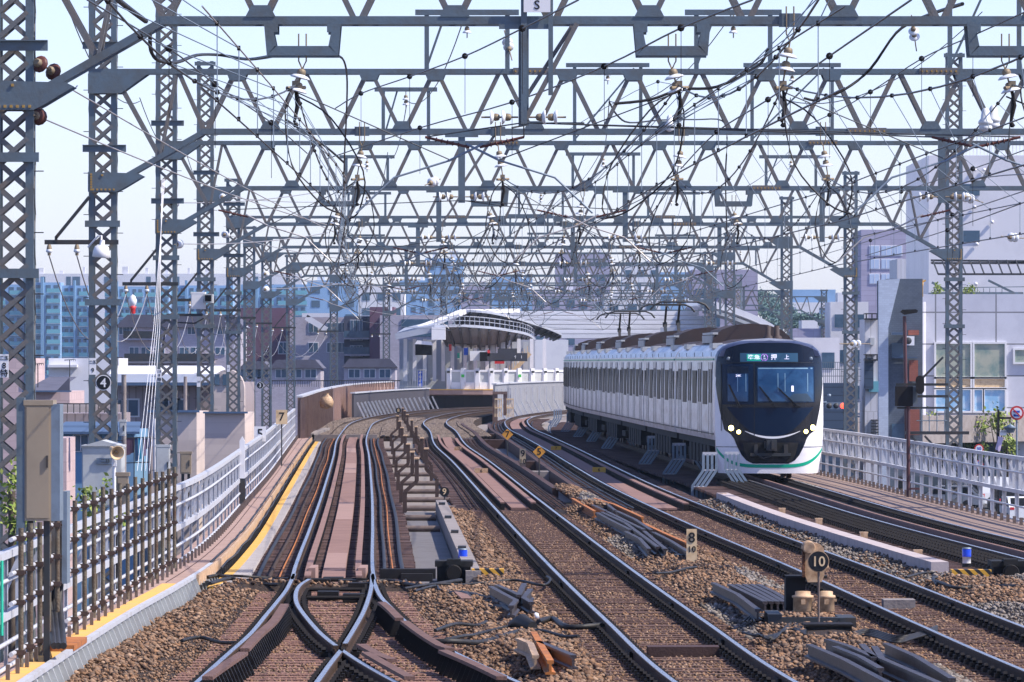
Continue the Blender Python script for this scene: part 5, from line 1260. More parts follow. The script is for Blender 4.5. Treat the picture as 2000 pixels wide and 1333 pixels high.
# cables around the signal and across the ballast
r = thing('ballast_cables', 'black cables lying loosely on the ballast around signal and point machines', 'cables', (2,75,-.1))
def gc(pts, rad, mt='cable'):
    m = MB(); q = [U(x,y,-.06) for x,y in pts]; q = [v+Vector((0,0,.02*math.sin(i*2.1))) for i, v in enumerate(q)]
    m.tube(smooth(q, 5), rad, 6); part('cable', m, M[mt], r)
for k in range(5): gc([(1575,1240-k*2),(1545,1232-k*3),(1510,1238+k*2),(1480,1243-k),(1450+k*10,1238+k*2)], .014)
for k in range(4): gc([(1450+k*8,1215),(1475,1203+k*3),(1505,1200+k*4)], .013)
for k in range(5): gc([(1665,1236+k*2),(1700,1233+k*3),(1750,1240+k*3),(1790,1238+k*2),(1830,1226+k*3)], .013)
gc([(700,1139),(760,1137),(820,1143),(860,1140),(900,1136)], .03); gc([(790,1150),(850,1143),(900,1140),(960,1137),(1010,1136),(1060,1141),(1075,1133),(1068,1129)], .02)
gc([(810,1155),(850,1147),(858,1150),(880,1155)], .02); gc([(882,1160),(905,1163),(925,1170),(955,1172),(990,1180)], .045); gc([(900,1158),(930,1166),(960,1170),(980,1173)], .035); gc([(958,1187),(985,1190),(1005,1198)], .04); gc([(940,1176),(965,1178),(985,1181)],.03)
gc([(815,1255),(880,1256),(940,1252),(985,1243),(1018,1236)], .035); gc([(850,1232),(890,1222),(930,1219),(950,1215)], .022); gc([(870,1250),(910,1245),(925,1238),(960,1232),(1000,1226)], .022); gc([(1028,1232),(1060,1235),(1100,1240),(1130,1243)], .02); gc([(1052,1215),(1080,1212),(1110,1222),(1190,1220)], .035)
gc([(1420-140,1120),(1310,1116),(1345,1112),(1365,1108)][::-1], .02); gc([(405,1128),(430,1127),(470,1131),(520,1133),(560,1140)], .028); gc([(410,1140),(450,1133),(500,1138),(545,1142)], .028); gc([(425,1124),(470,1128),(530,1127),(565,1130)],.02)
gc([(355,1252),(390,1248),(430,1252),(465,1255)], .022); gc([(1770,1128),(1810,1121),(1850,1122),(1880,1118)], .02); gc([(1825,1135),(1835,1140),(1870,1146),(1930,1144),(1990,1148)], .025); gc([(1830,1128),(1822,1133),(1830,1140)], .025); gc([(1110,950),(1150,955),(1180,960)],.0138)
for k in range(4): gc([(88,1262+k*3),(105,1240+k*4),(135,1245+k*5),(150,1262+k*4)], .03)
m = MB(); p = U(1020,1226,-.05); m.tube([p+Vector((-.12,.3,.02)),p+Vector((0,0,.06)),p+Vector((.12,-.3,.02))], [.05,.10,.06], 10); part('sleeve', m, M['cable'], r)
m = MB(); p = U(1045,1205,-.05); m.lathe(p, [(.04,0),(.05,.02),(.03,.05)], (1,0,.3), 8); part('end_cap', m, M['white'], r)
m = MB(); p = U(122,1268,0); m.slab([(p.x-.18,p.y-1.2),(p.x+.2,p.y-1.2),(p.x+.2,p.y+.9),(p.x-.16,p.y+.9)], .03, .09); single('rust_tray', m, M['rustor'], 'rusty orange plate under the cables on the yellow walkway', 'plate')
# piles of stored rails
def pile(lab, segs, sup=(), nm='stored_rail'):
    """every stored rail is a thing of its own: ((px,py),(px,py),..., height, material)"""
    for k, (pts, z, mt, what) in enumerate(segs):
        q = [U(x,y,z) for x,y in pts]; o = []
        for a, b in zip(q[:-1], q[1:]):
            for t in (0,.5): o.append(a.lerp(b,t))
        o.append(q[-1]); m = MB(); P = [(-.05,-.14),(-.05,-.12),(-.012,-.11),(-.012,-.04),(-.034,-.03),(-.034,0),(.034,0),(.034,-.03),(.012,-.04),(.012,-.11),(.05,-.12),(.05,-.14)]
        sm = []
        for i, v in enumerate(o):
            d_ = (o[min(i+1,len(o)-1)]-o[max(i-1,0)]).normalized(); sm.append((v.x,v.y,d_.x,d_.y))
        sweep(m, [(a_,b_+z) for a_,b_ in P], sm); single(nm, m, M[mt], what, 'rail', lab)
pile('rails stored between the second and third tracks', [
 ([(1118,973),(1140,986),(1161,998)],.04,'rustor','short rail with an orange rusty head, far left of the stored rails'),
 ([(1131,972),(1160,987),(1184,998)],.05,'oldrail','grey stored rail lying next to the short orange one'),
 ([(1165,973),(1185,984),(1202,997)],.05,'oldrail','short bent grey rail in the middle of the far stored rails'),
 ([(1160,973),(1200,985),(1255,1010)],.06,'rustor','long orange rusty rail at the far right of the stored rails'),
 ([(1257,1022),(1300,1042),(1342,1060)],.04,'rustor','orange rusty rail leading to the cream 8 over 10 board'),
 ([(1166,1001),(1198,1018),(1232,1035)],.04,'oldrail','leftmost grey rail of the second heap of stored rails'),
 ([(1175,1000),(1220,1020),(1285,1068)],.05,'oldrail','long grey rail second from the left in the heap'),
 ([(1186,999),(1220,1016),(1258,1034)],.06,'oldrail','grey rail third from the left in the heap'),
 ([(1205,998),(1240,1014),(1272,1035)],.06,'oldrail','grey rail at the right of the heap, beside the orange rail'),
 ([(1222,1038),(1250,1052),(1268,1072)],.03,'oldrail','short kinked rail at the near left end of the heap'),
 ([(1258,1037),(1285,1060),(1300,1072)],.05,'oldrail','thin rail crossing at the near end of the heap'),
 ([(1276,1039),(1310,1056),(1345,1078)],.05,'oldrail','rail at the near right end, pointing to the cream board')])
pile('rails stored left of the ground signal', [
 ([(1393,1138),(1440,1160),(1480,1190)],.08,'oldrail','thick rail in front of the five parallel dark rails')]+[
 ([(1425+k*14,1141),(1460+k*14,1158),(1495+k*12,1175)],.06,'oldrail','%s of the five dark parallel rails left of the round 10 disc' % n_) for k, n_ in enumerate(('leftmost','second from the left','middle one','fourth from the left','rightmost'))])
pile('crossing parts in the lower right corner', [
 ([(1580,1258),(1650,1288),(1720,1325),(1760,1345)],.10,'oldrail','long grey rail at the left of the crossing parts in the lower right'),
 ([(1615,1248),(1660,1262),(1708,1283)],.12,'oldrail','pale blue-grey rail joining the crossing parts from above'),
 ([(1630,1262),(1680,1282),(1720,1305)],.12,'oldrail','bent rail with a blunt end in the crossing parts'),
 ([(1684,1258),(1708,1284)],.12,'oldrail','short stub between the rails of the crossing parts'),
 ([(1708,1262),(1722,1285),(1780,1310),(1850,1340)],.12,'oldrail','rail kinked at its start, right of the stub in the crossing parts'),
 ([(1730,1256),(1790,1282),(1860,1325)],.10,'oldrail','dark rail at the far right of the crossing parts')])
pile('old crossing pieces on the ballast right of the turnout', [
 ([(958,1145),(985,1160),(1008,1172),(998,1183)],.10,'oldrail','dark kinked rail of the upper old crossing piece'),
 ([(970,1142),(1000,1155),(1015,1162)],.10,'oldrail','straight upper rail of the upper old crossing piece'),
 ([(1024,1139),(1013,1162)],.11,'oldrail','stub pointing up in the upper old crossing piece'),
 ([(1036,1150),(1023,1167),(1038,1176)],.09,'oldrail','short bent end right of the upper old crossing piece'),
 ([(1042,1234),(1055,1256),(1075,1290)],.12,'rustor','orange rusty rail of the lower old crossing piece'),
 ([(1050,1252),(1080,1263),(1120,1280)],.12,'oldrail','rail running right from the lower old crossing piece'),
 ([(1012,1246),(1036,1256),(1046,1280)],.12,'tan','hooked end of the lower old crossing piece')])
for lab, px, py, wp, hp, mt in (('dark base block under the upper old crossing piece',1010,1180,60,12,'dark'),('dark base block under the lower old crossing piece',1070,1298,90,14,'dark'),('black end block at the crossing parts in the lower right',1722,1318,34,22,'dark'),('grey concrete slab lying between the third track rails',1757,1186,62,14,'conc'),('dark grey blocks under the cream 8 over 10 board',1340,1098,44,14,'steeldark'),
    ('flat brown plate under the ground signal base',1590,1243,150,10,'dark'),('tan slab half buried in the ballast by the turnout',905,1180,30,24,'plank'),('dark brown crossing board between the second track rails',1335,1278,140,14,'brown')):
    p = U(px,py,-.14); k = p.y/F; m = MB(); h_ = hp*k
    if 'half buried' in lab: m.slab([(p.x-.14,p.y+1.5),(p.x,p.y+1.3),(p.x+.12,p.y-1.2),(p.x-.02,p.y-1.2)], -.08, -.02)
    else: m.box(p.x-wp*k/2,p.x+wp*k/2,p.y,p.y+.5,-.2,-.14+h_)
    single('block' if 'board' not in lab else 'board', m, M[mt], lab, 'block')
# lamp post and signal on the right railing
b = W(1771, 900, 300); d = b.y; r = thing('street_lamp', 'slender maroon street lamp with a flat lamp head beside the dark brick building', 'street lamp', (b.x,d,-6))
M['lampbrown'] = mat('maroon_lamp_paint', (.09,.04,.045), .5, .1)
m = MB(); m.tube([(b.x,d,-6),(b.x,d,-1)], .11, 8); m.tube([(b.x,d,-1),(b.x-.1,d,W(0,618,d).z)], .085, 8); part('pole', m, M['lampbrown'], r)
a = W(1758,607,d); m = MB(); m.prism([(a.x,a.z-.06),(a.x+.19,a.z-.19),(a.x+.76,a.z-.10),(a.x+.80,a.z),(a.x+.70,a.z+.06),(a.x+.10,a.z+.04)], d-.17, d+.17); part('lamp_head', m, M['fast'], r)
d = 158; r = thing('signal_mast', 'brown mast at the right railing carrying two railway signals seen from behind', 'railway signal', tuple(W(1774,976,d)))
m = MB(); m.tube([W(1774,976,d),W(1774,760,d)], .045, 8); m.box(W(1773,0,d).x,W(1800,0,d).x,d-.02,d+.02,W(0,957,d).z,W(0,953,d).z); part('pole', m, M['lampbrown'], r)
def WB(m, x0, x1, y0, y1, dd0, dd1, mi=0): a = W(x0,y0,dd0); b = W(x1,y1,dd0); m.box(a.x,b.x,dd0,dd1,b.z,a.z,mi)
m = MB(); WB(m,1770,1893,843,849,d,d+.4); WB(m,1750,1852,749,754,d,d+.1); WB(m,1752,1852,795,799,d,d+.1); WB(m,1792,1852,772,777,d,d+.1); m.beam(W(1792,749,d),W(1842,698,d),.04,.05); m.beam(W(1776,852,d),W(1812,878,d),.04,.05); m.beam(W(1806,852,d),W(1838,886,d),.04,.05); part('frame', m, M['steeldark'], r)
m = MB(); WB(m,1749,1783,755,794,d-.1,d+.15); part('signal_back', m, M['dark'], r)
m = MB(); WB(m,1783,1792,756,790,d-.05,d+.15); part('signal_box', m, M['steel'], r)
a = W(1797,752,d-.2); m = MB(); m.prism([(a.x+.10*math.cos(t),a.z+.12*(1 if math.sin(t)>0 else -1)+.10*math.sin(t)) for t in np.linspace(0,2*math.pi,20,endpoint=False)], d-.22, d-.1); part('oval_signal', m, M['dark'], r)
m = MB()
for x in (1800,1815,1830,1845): m.tube([W(x,843,d),W(x,800,d)], .012, 4)
m.tube([W(1790,822,d),W(1850,822,d)], .012, 4); part('handrail', m, M['zinc'], r)
# ------------------------------------------------------------------ walls along the far curve
def wall(name, lab, pts, h, mt, rib=1.2, z0=-.45, capm='white_rail', ribm=None, lean=None, thick=.12, zt=None, flip=1):
    P = Path(pts, 10); r = thing(name, lab, 'wall', (pts[0][0],pts[0][1],z0)); sm = P.samples(P.q[0,1], P.q[-1,1], 2) if False else [P.at(t) for t in np.linspace(0,P.s[-1],max(6,int(P.s[-1]/2)))]
    m = MB(); sweep(m, [(-thick/2,z0),(-thick/2,h),(thick/2,h),(thick/2,z0)], sm); part('panels', m, M[mt], r)
    m = MB(); sweep(m, [(-.14,h),(-.14,h+.07),(.14,h+.07),(.14,h)], sm); part('coping', m, M[capm], r)
    n = int(P.s[-1]/rib); k = 0; proto = None; rest = MB()
    for t in np.linspace(0, P.s[-1], n):
        x,y,dx,dy = P.at(t); rt = Vector((dy,-dx,0))*flip; q = Vector((x,y,0))
        if k >= 99: break
        m = MB()
        if lean is None: m.beam(q+rt*.16+Vector((0,0,z0)), q+rt*.16+Vector((0,0,h)), .16, .16)
        else:
            for (o1,z1),(o2,z2) in zip(lean[:-1], lean[1:]): m.beam(q+rt*o1+Vector((0,0,z1)), q+rt*o2+Vector((0,0,z2)), .07, .09)
        part('rib', m, M[ribm or mt], r); k += 1
    return r
M['wallbrown'] = mat('brown_wall', (.17,.115,.10), .6, .1, (.11,.07,.065), 2, .6)
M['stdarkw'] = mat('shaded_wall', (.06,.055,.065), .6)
M['wallgrey'] = mat('grey_noise_wall', (.24,.25,.28), .55, .1, (.34,.33,.34), 2, .5)  # grey darkened so the colour carries the wall's shade
wall('noise_wall', 'curving brown ribbed steel wall at the end of the left railing', [(-8.35,261),(-8.55,275),(-8.95,300),(-9.3,325),(-9.6,348)], 1.62, 'wallbrown', 3.3)
wall('noise_wall', 'pale brown wall with a white coping leading to the station', [(-9.6,350),(-9.8,380),(-9.7,410),(-9.2,440),(-8.4,462)], 1.62, 'walk', 4)
wall('noise_wall', 'dark low wall with slanting white struts in front of the station', [(-8.9,372),(-7.9,398),(-6.9,418),(-5.5,438)], 1.25, 'stdarkw', 3.3, ribm='white_rail', lean=[(.75,-.3),(.25,.75)])
wall('noise_wall', 'grey noise wall with bent pale ribs left of the train tail', [(-1.0,372),(-.2,388),(1.2,408),(3.1,426),(6.2,441)], 1.75, 'wallgrey', 4.6, ribm='white_rail', lean=[(.7,-.35),(.18,.65),(.16,1.5)])
m = MB(); a = U(665,822,0); p0 = W(640,800,300)
sack = MB(); sack.lathe((p0.x,298.5,p0.z+.35), [(.0,-.32),(.28,-.25),(.33,0),(.24,.2),(.08,.33),(.12,.4)], (0,0,1), 9); single('cloth_sack', sack, M['tan'], 'tan sack hanging on the brown ribbed wall', 'sack')
# small brown gate posts with white windows in front of the grey wall
r = thing('trackside_frame', 'brown frame with two pale ladders at the left end of the grey wall', 'frame', tuple(U(985,822,0)))
d = 345; m = MB(); WB(m,962,972,768,830,d,d+.3); WB(m,983,991,766,812,d,d+.3); m.beam(W(962,768,d),W(991,768,d),.2,.15); part('posts', m, M['wallbrown'], r)
for x0 in (967,990):
    m = MB(); 
    for k in range(4): a = W(x0+k*4,780,d-.5); b = W(x0+k*4,815,d-.5); m.beam(a,b,.05,.05)
    for yy in (780,797): m.beam(W(x0-1,yy,d-.55),W(x0+13,yy,d-.55),.08,.07)
    part('ladder', m, M['cream'], r)
# ------------------------------------------------------------------ the station
M['stwhite'] = mat('station_white', (.78,.78,.80), .5, 0, (.68,.68,.72), 1, .4)
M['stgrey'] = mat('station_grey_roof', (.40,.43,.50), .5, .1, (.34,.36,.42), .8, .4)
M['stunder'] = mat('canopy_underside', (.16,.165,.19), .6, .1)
M['stdark'] = mat('station_dark_steel', (.05,.05,.06), .6)
r = thing('station', 'station platform with white screen doors under sweeping curved canopies', 'station', (0,466,-.5))
PF = Path([(-8.6,467.5),(-5.8,466),(-2,465.2),(2,466.5),(6,470),(11,476),(17,485)], 12)
sm = [PF.at(t) for t in np.linspace(0,PF.s[-1],26)]
m = MB(); sweep(m, [(-7,-.5),(-7,1.1),(0,1.1),(0,.75),(-.5,.7),(-.5,-.5)], sm); part('platform', m, M['walk'], r)
m = MB(); sweep(m, [(-.25,1.1),(-.25,1.12),(.02,1.12),(.02,1.05)], sm); part('edge_line', m, M['yellowline'], r)
m = MB(); sweep(m, [(-.48,-.5),(-.48,.68),(-.44,.68),(-.44,-.5)], sm); part('platform_wall', m, M['dark'], r)
def PFo(t, o, z): x,y,dx,dy = PF.at(t); return Vector((x+dy*o, y-dx*o, z))
t = 4.4; k = 0
while t < 20:
    m = MB(); a = PFo(t,-.35,1.1); b = PFo(t+.30,-.35,1.1); m.beam(a+Vector((0,0,.74)), b+Vector((0,0,.74)), .26, 1.48); part('screen_pillar', m, M['stwhite'], r)
    m = MB(); q = PFo(t+.15,-.20,1.1); 
    if k % 4 == 1: m.box(q.x-.1,q.x+.1,q.y-.06,q.y-.03,q.z+.85,q.z+1.05); part('green_sign', m, mat('lime_sign%d' % k, (.08,.6,.1), .5), r)
    else: m.box(q.x-.1,q.x+.1,q.y-.06,q.y-.03,q.z+1.15,q.z+1.3); part('screen_notice', m, M['steeldark'], r)
    m = MB(); a = PFo(t+.32,-.35,1.1); b = PFo(t+1.02,-.35,1.1)
    m.beam(a+Vector((0,0,.25)), b+Vector((0,0,.25)), .12, .5); m.beam(a+Vector((0,0,1.3)), b+Vector((0,0,1.3)), .12, .14); m.beam(a+Vector((0,0,.5)), a+Vector((0,0,1.3)), .1, .1); m.beam(b+Vector((0,0,.5)), b+Vector((0,0,1.3)), .1, .1); dr = part('screen_door', m, M['stwhite'], r)
    m = MB(); m.beam(a+Vector((0,.03,.87)), b+Vector((0,.03,.87)), .03, .74); part('door_glass', m, M['cabgrey'], dr)
    t += 1.05; k += 1
m = MB(); a = W(816,725,465.5); b = W(825,756,465.5); m.box(a.x,b.x,465.5,465.6,b.z,a.z); o = part('blue_sign', m, M['blue'], r)
for q, ch in enumerate('種別確認'): text(ch, .2, ((a.x+b.x)/2,465.48,a.z-.15-q*.28), M['white'], o, 'lettering')
# end fence of the platform
m = MB()
for x in np.arange(776,834,5): m.beam(W(x,722,465),W(x,760,465),.03,.03)
for y in (723,756): m.beam(W(776,y,465),W(834,y,465),.04,.04)
part('end_fence', m, M['cabgrey'], r)
m = MB()   # columns and back wall
for x in (788,806,826,845,862,880,905,925,948,968,990,1010,1035,1060): WB(m, x, x+7, 662, 745, 468+(x-788)*.02, 468.4+(x-788)*.02)
part('columns', m, M['stwhite'], r)
m = MB()
for x in (798,836,870,893,915,938,958,978,1000,1022): WB(m, x, x+9, 668, 742, 471.5, 471.7)
WB(m,780,1080,742,760,471.6,471.8); part('inner_panels', m, M['cabgrey'], r)
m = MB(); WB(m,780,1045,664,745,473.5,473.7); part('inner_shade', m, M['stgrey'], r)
# lower canopy: front edge and valley
def loft(A, B, th, n=26, cap=True):
    """a roof sheet between two space curves"""
    def cr(P, t):
        P = [Vector(p) for p in P]; i = min(int(t*(len(P)-1)), len(P)-2); u = t*(len(P)-1)-i
        a = P[max(i-1,0)]; b = P[i]; c = P[i+1]; d_ = P[min(i+2,len(P)-1)]
        return .5*((2*b)+(c-a)*u+(2*a-5*b+4*c-d_)*u*u+(3*b-a-3*c+d_)*u**3)
    m = MB(); vs = []
    for k in range(n+1):
        a, b = cr(A,k/n), cr(B,k/n); z = Vector((0,0,th)); vs += [a,b,b+z,a+z]
    m.add(vs, [q for k in range(n) for q in ((k*4,k*4+4,k*4+5,k*4+1),(k*4+3,k*4+2,k*4+6,k*4+7),(k*4,k*4+3,k*4+7,k*4+4),(k*4+1,k*4+5,k*4+6,k*4+2))]+[(0,1,2,3),(n*4+3,n*4+2,n*4+1,n*4)])
    return m, [(cr(A,k/n), cr(B,k/n)) for k in range(n+1)]
e1 = [W(848,640,464),W(900,639,464.5),(W(950,642,466)),W(1000,649,470),W(1030,656,476),W(1045,666,484)]
v1 = [W(870,672,470),W(905,674,470.5),W(950,680,472),W(990,688,475),W(1015,695,480),W(1022,700,487)]
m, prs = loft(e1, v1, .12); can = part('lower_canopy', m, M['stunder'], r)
for k, (a, b) in enumerate(prs):
    if k % 2: m = MB(); m.beam(a+Vector((0,0,-.12)), b+Vector((0,0,-.12)), .14, .2); part('canopy_rib', m, M['stdark'], can)
m = MB(); 
for k in range(len(prs)-1): m.beam(prs[k][0]+Vector((0,-.05,.08)), prs[k+1][0]+Vector((0,-.05,.08)), .12, .18)
part('canopy_edge', m, M['stgrey'], can)
m = MB()
for k in range(len(prs)-1):
    for f in (.5,): q = prs[k][0]; m.beam(q+Vector((0,.1,.1)), q+Vector((0,.1,.75)), .05, .05)
    m.beam(prs[k][0]+Vector((0,.1,.75)), prs[k+1][0]+Vector((0,.1,.75)), .05, .05); m.beam(prs[k][0]+Vector((0,.1,.45)), prs[k+1][0]+Vector((0,.1,.45)), .04, .04)
part('roof_railing', m, M['stgrey'], can)
m = MB()
for k in range(len(prs)-1): m.beam(prs[k][1]+Vector((0,-.3,-.05)), prs[k+1][1]+Vector((0,-.3,-.05)), .2, .16)
part('gutter', m, M['cabgrey'], can)
e2 = [W(905,609,470),W(950,612,470.5),W(1000,622,474),W(1040,634,480),W(1075,646,488),W(1095,655,496)]
v2 = [W(880,640,480),W(930,641,481),W(985,645,483),W(1030,650,487),W(1060,656,494),W(1080,662,502)]
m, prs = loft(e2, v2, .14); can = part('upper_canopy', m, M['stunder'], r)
for k, (a, b) in enumerate(prs):
    if k % 2 == 0: m = MB(); m.beam(a+Vector((0,0,-.1)), b+Vector((0,0,-.1)), .12, .18); part('canopy_rib', m, M['stdark'], can)
m = MB()
for k in range(len(prs)-1): m.beam(prs[k][0]+Vector((0,-.1,.06)), prs[k+1][0]+Vector((0,-.1,.06)), .14, .16)
part('canopy_edge', m, M['stgrey'], can)
# left wing of the canopy: sloping white verge and grey roof end
m = MB(); a = W(818,642,466); b = W(905,609,470); m.beam(a, b, .5, .32); m.beam(W(905,609,470), W(1010,607,478), .5, .28); part('sloping_verge', m, M['stwhite'], r)
m, prs = loft([W(845,641,464),W(812,645,464),W(775,655,464.5)], [W(905,612,470),W(850,630,474),W(790,645,478)], .16, 10); part('left_canopy', m, M['stgrey'], r)
m = MB(); 
for (x0,y0),(x1,y1) in (((772,658),(812,650)),((812,650),(848,643))): m.beam(W(x0,y0,463.8), W(x1,y1,463.8), .25, .42)
part('fascia', m, M['stgrey'], r)
m = MB(); WB(m,843,870,640,664,463,466); part('end_box', m, M['stwhite'], r)
m = MB(); WB(m,811,843,673,694,463.6,465); WB(m,937,952,688,706,464.5,466); part('monitor', m, M['fast'], r)
m = MB(); m.prism([(W(810,0,463)[0],W(0,672,463)[2]),(W(846,0,463)[0],W(0,675,463)[2]),(W(842,0,463)[0],W(0,668,463)[2]),(W(815,0,463)[0],W(0,665,463)[2])], 463.2, 465); part('monitor_hood', m, M['stwhite'], r)
m = MB(); WB(m,918,948,686,705,466,467.5); part('white_case', m, M['stwhite'], r)
for x0,x1,y0,y1,mt in ((950,1030,690,706,'stdark'),(972,1010,681,690,'stdark'),(877,882,673,686,'red'),(906,914,680,694,'blue'),(893,898,690,700,'green'),(952,957,684,696,'red'),(966,985,704,711,'red')):
    m = MB(); WB(m,x0,x1,y0,y1,467.2,467.3); o = part('hanging_sign', m, M[mt], r)
    if x0 == 950: text('↑   1', .28, W(1012,698,467.15), M['white'], o, 'lettering')
m = MB()
for k in range(9): m.beam(W(990+k*5,742-k*5.5,469),W(990+k*5,720-k*5.5,469),.05,.05)
m.beam(W(988,742,469),W(1035,690,469),.2,.3); part('stair_rail', m, M['cream'], r)
# the large white hall roof behind the train
r = thing('station_hall_roof', 'broad white stepped roof of the station hall behind the train', 'roof', (8,520,4))
for k in range(6):
    y0 = 608+k*9; d = 560-k*9; m = MB(); a = W(985+k*18,y0,d); b = W(1395-(0 if k else 30),y0,d); m.box(a.x,b.x,d,d+8,3-(y0+8-HY)*d/F,a.z); part('roof_band', m, M['stwhite'], r)
m, prs = loft([W(1370,596,505),W(1430,612,505),W(1490,636,505),W(1528,660,505)], [W(1340,600,560),W(1400,612,560),W(1470,636,560),W(1520,660,560)], .5, 16); part('roof_end', m, M['stwhite'], r)
m, prs = loft([W(1372,606,504.8),W(1430,624,504.8),W(1490,648,504.8),W(1525,668,504.8)], [W(1372,612,505.3),W(1430,630,505.3),W(1490,654,505.3),W(1525,674,505.3)], .25, 16); part('roof_fascia', m, M['cabgrey'], r)
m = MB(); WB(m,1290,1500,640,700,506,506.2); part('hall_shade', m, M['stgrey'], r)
m = MB(); WB(m,1035,1110,664,745,512,512.3); part('hall_wall', m, M['stwhite'], r)
# ------------------------------------------------------------------ buildings
def B(name, lab, px0, px1, ptop, d, dep, mt, cat='building', grp=None):
    a = W(px0,ptop,d); b = W(px1,ptop,d); r = thing(name, lab, cat, ((a.x+b.x)/2,d,-6), grp)
    m = MB(); m.box(a.x,b.x,d,d+dep,-6,a.z); part('wall', m, mt, r); r['top'] = a.z; return r, a.x, b.x, a.z
def bwin(r, d, xs, zs, w_, h_, mt, frame=None, off=.03, kind='window', pat=None):
    """each window a part; copies share the mesh"""
    c = ORG[r.name]; m = MB(); m.box(-w_/2,w_/2,-off-.05,-off+.02,-h_/2,h_/2); pr = None; k = 0
    if frame:
        fm = MB(); t = min(.1, w_*.08); fm.box(-w_/2-t,w_/2+t,-off-.02,0,-h_/2-t,-h_/2); fm.box(-w_/2-t,w_/2+t,-off-.02,0,h_/2,h_/2+t); fm.box(-w_/2-t,-w_/2,-off-.02,0,-h_/2,h_/2); fm.box(w_/2,w_/2+t,-off-.02,0,-h_/2,h_/2); fm.box(-t/3,t/3,-off-.07,0,-h_/2,h_/2)
    fpr = None
    for z in zs:
        for x in xs:
            if k >= 99: return
            if pat and not pat(x,z): continue
            if pr is None: pr = o = part(kind, m, mt, r, world=False)
            else: o = inst(pr, r)
            o.location = (x-c.x, d-c.y, z-c.z); k += 1
            if frame:
                if fpr is None: fpr = part('frame', fm, frame, o, world=False)
                else: inst(fpr, o)
def balc(r, d, x0, x1, zs, dep, h, slab, rail):
    for z in zs:
        m = MB(); m.box(x0,x1,d-dep,d,z-.15,z); o = part('balcony', m, slab, r); m = MB(); m.box(x0,x1,d-dep-.05,d-dep,z,z+h); part('balustrade', m, rail, o)
def roofbits(r, x0, x1, z, d, n, mt, s=1.0):
    for k in range(n):
        x = x0+(x1-x0)*(k+.5)/n+random.uniform(-.3,.3)*s; m = MB(); w_ = random.uniform(.5,1.6)*s; m.box(x-w_/2,x+w_/2,d+1,d+2.5,z,z+random.uniform(.5,1.6)*s); part('roof_unit', m, mt, r)
c_ = lambda *a: a
wl = mat('white_render', (.70,.70,.74), .8, 0, (.60,.60,.64), .3, .4); wl2 = mat('haze_blue_render', (.24,.40,.62), .8, 0, (.20,.35,.56), .2, .5)  # wl2 carries the blue of distant haze in its wall colour
lav = mat('lavender_tile', (.40,.38,.50), .8, 0, (.35,.33,.44), .3, .5, extra=brick_extra(1,.8,1.5,.5,.03)); pink = mat('pink_tile', (.60,.46,.46), .8, extra=brick_extra(1,.85,.6,.3,.02))
gbr = mat('grey_brick', (.46,.43,.50), .85, 0, (.40,.37,.43), .8, .5, extra=brick_extra(2,.8,.5,.22,.02)); slate = mat('slate_roof', (.11,.11,.15), .7, 0, (.08,.08,.11), 1, .6)
plum = mat('plum_wall', (.15,.09,.13), .8, 0, (.14,.07,.1), .5, .5); crm = mat('cream_render', (.62,.53,.49), .8, 0, (.55,.47,.43), .5, .5, extra=brick_extra(1,.9,2.5,.35,.015))
dgl = mat('building_glass', (.05,.10,.16), .15, 0, (.10,.17,.25), .8, .5); tgl = mat('teal_balustrade', (.14,.38,.46), .3); ptl = mat('panel_wall', (.66,.67,.74), .6, 0, (.56,.57,.64), .6, .6, extra=brick_extra(1,.35,4.0,2.1,.05))
dbr = mat('dark_grey_brick', (.105,.13,.17), .8, 0, (.08,.10,.13), 1, .5, extra=brick_extra(2,.7,.5,.25,.02)); lbr = mat('pale_blue_brick', (.48,.55,.66), .8, extra=brick_extra(2,.85,.6,.28,.02)); nav = mat('dark_blue_cladding', (.05,.08,.13), .6, 0, (.04,.06,.10), 1, .4, extra=brick_extra(1,.6,8,.5,.04))
rbr = mat('red_brick', (.30,.10,.07), .85, extra=brick_extra(2,.8,.5,.25,.03)); ribw = mat('ribbed_white', (.66,.66,.70), .6, 0, None, extra=brick_extra(1,.7,.35,40,.03)); teal = mat('teal_wall', (.16,.30,.46), .8)
slat = mat('ribbed_taupe', (.38,.32,.33), .7, extra=brick_extra(1,.6,.3,40,.03)); bluroof = mat('blue_metal_roof', (.10,.16,.26), .45, .3, extra=brick_extra(1,.6,40,.3,.03)); whiteroof = mat('white_barrel_roof', (.76,.78,.84), .5, 0, (.66,.70,.80), .8, .5)
glow = mat('shop_window', (.40,.42,.34), .12, 0, (.10,.22,.22), .9, .7); glow2 = mat('sky_window', (.25,.48,.72), .08, 0, (.65,.75,.85), 1.2, .5)
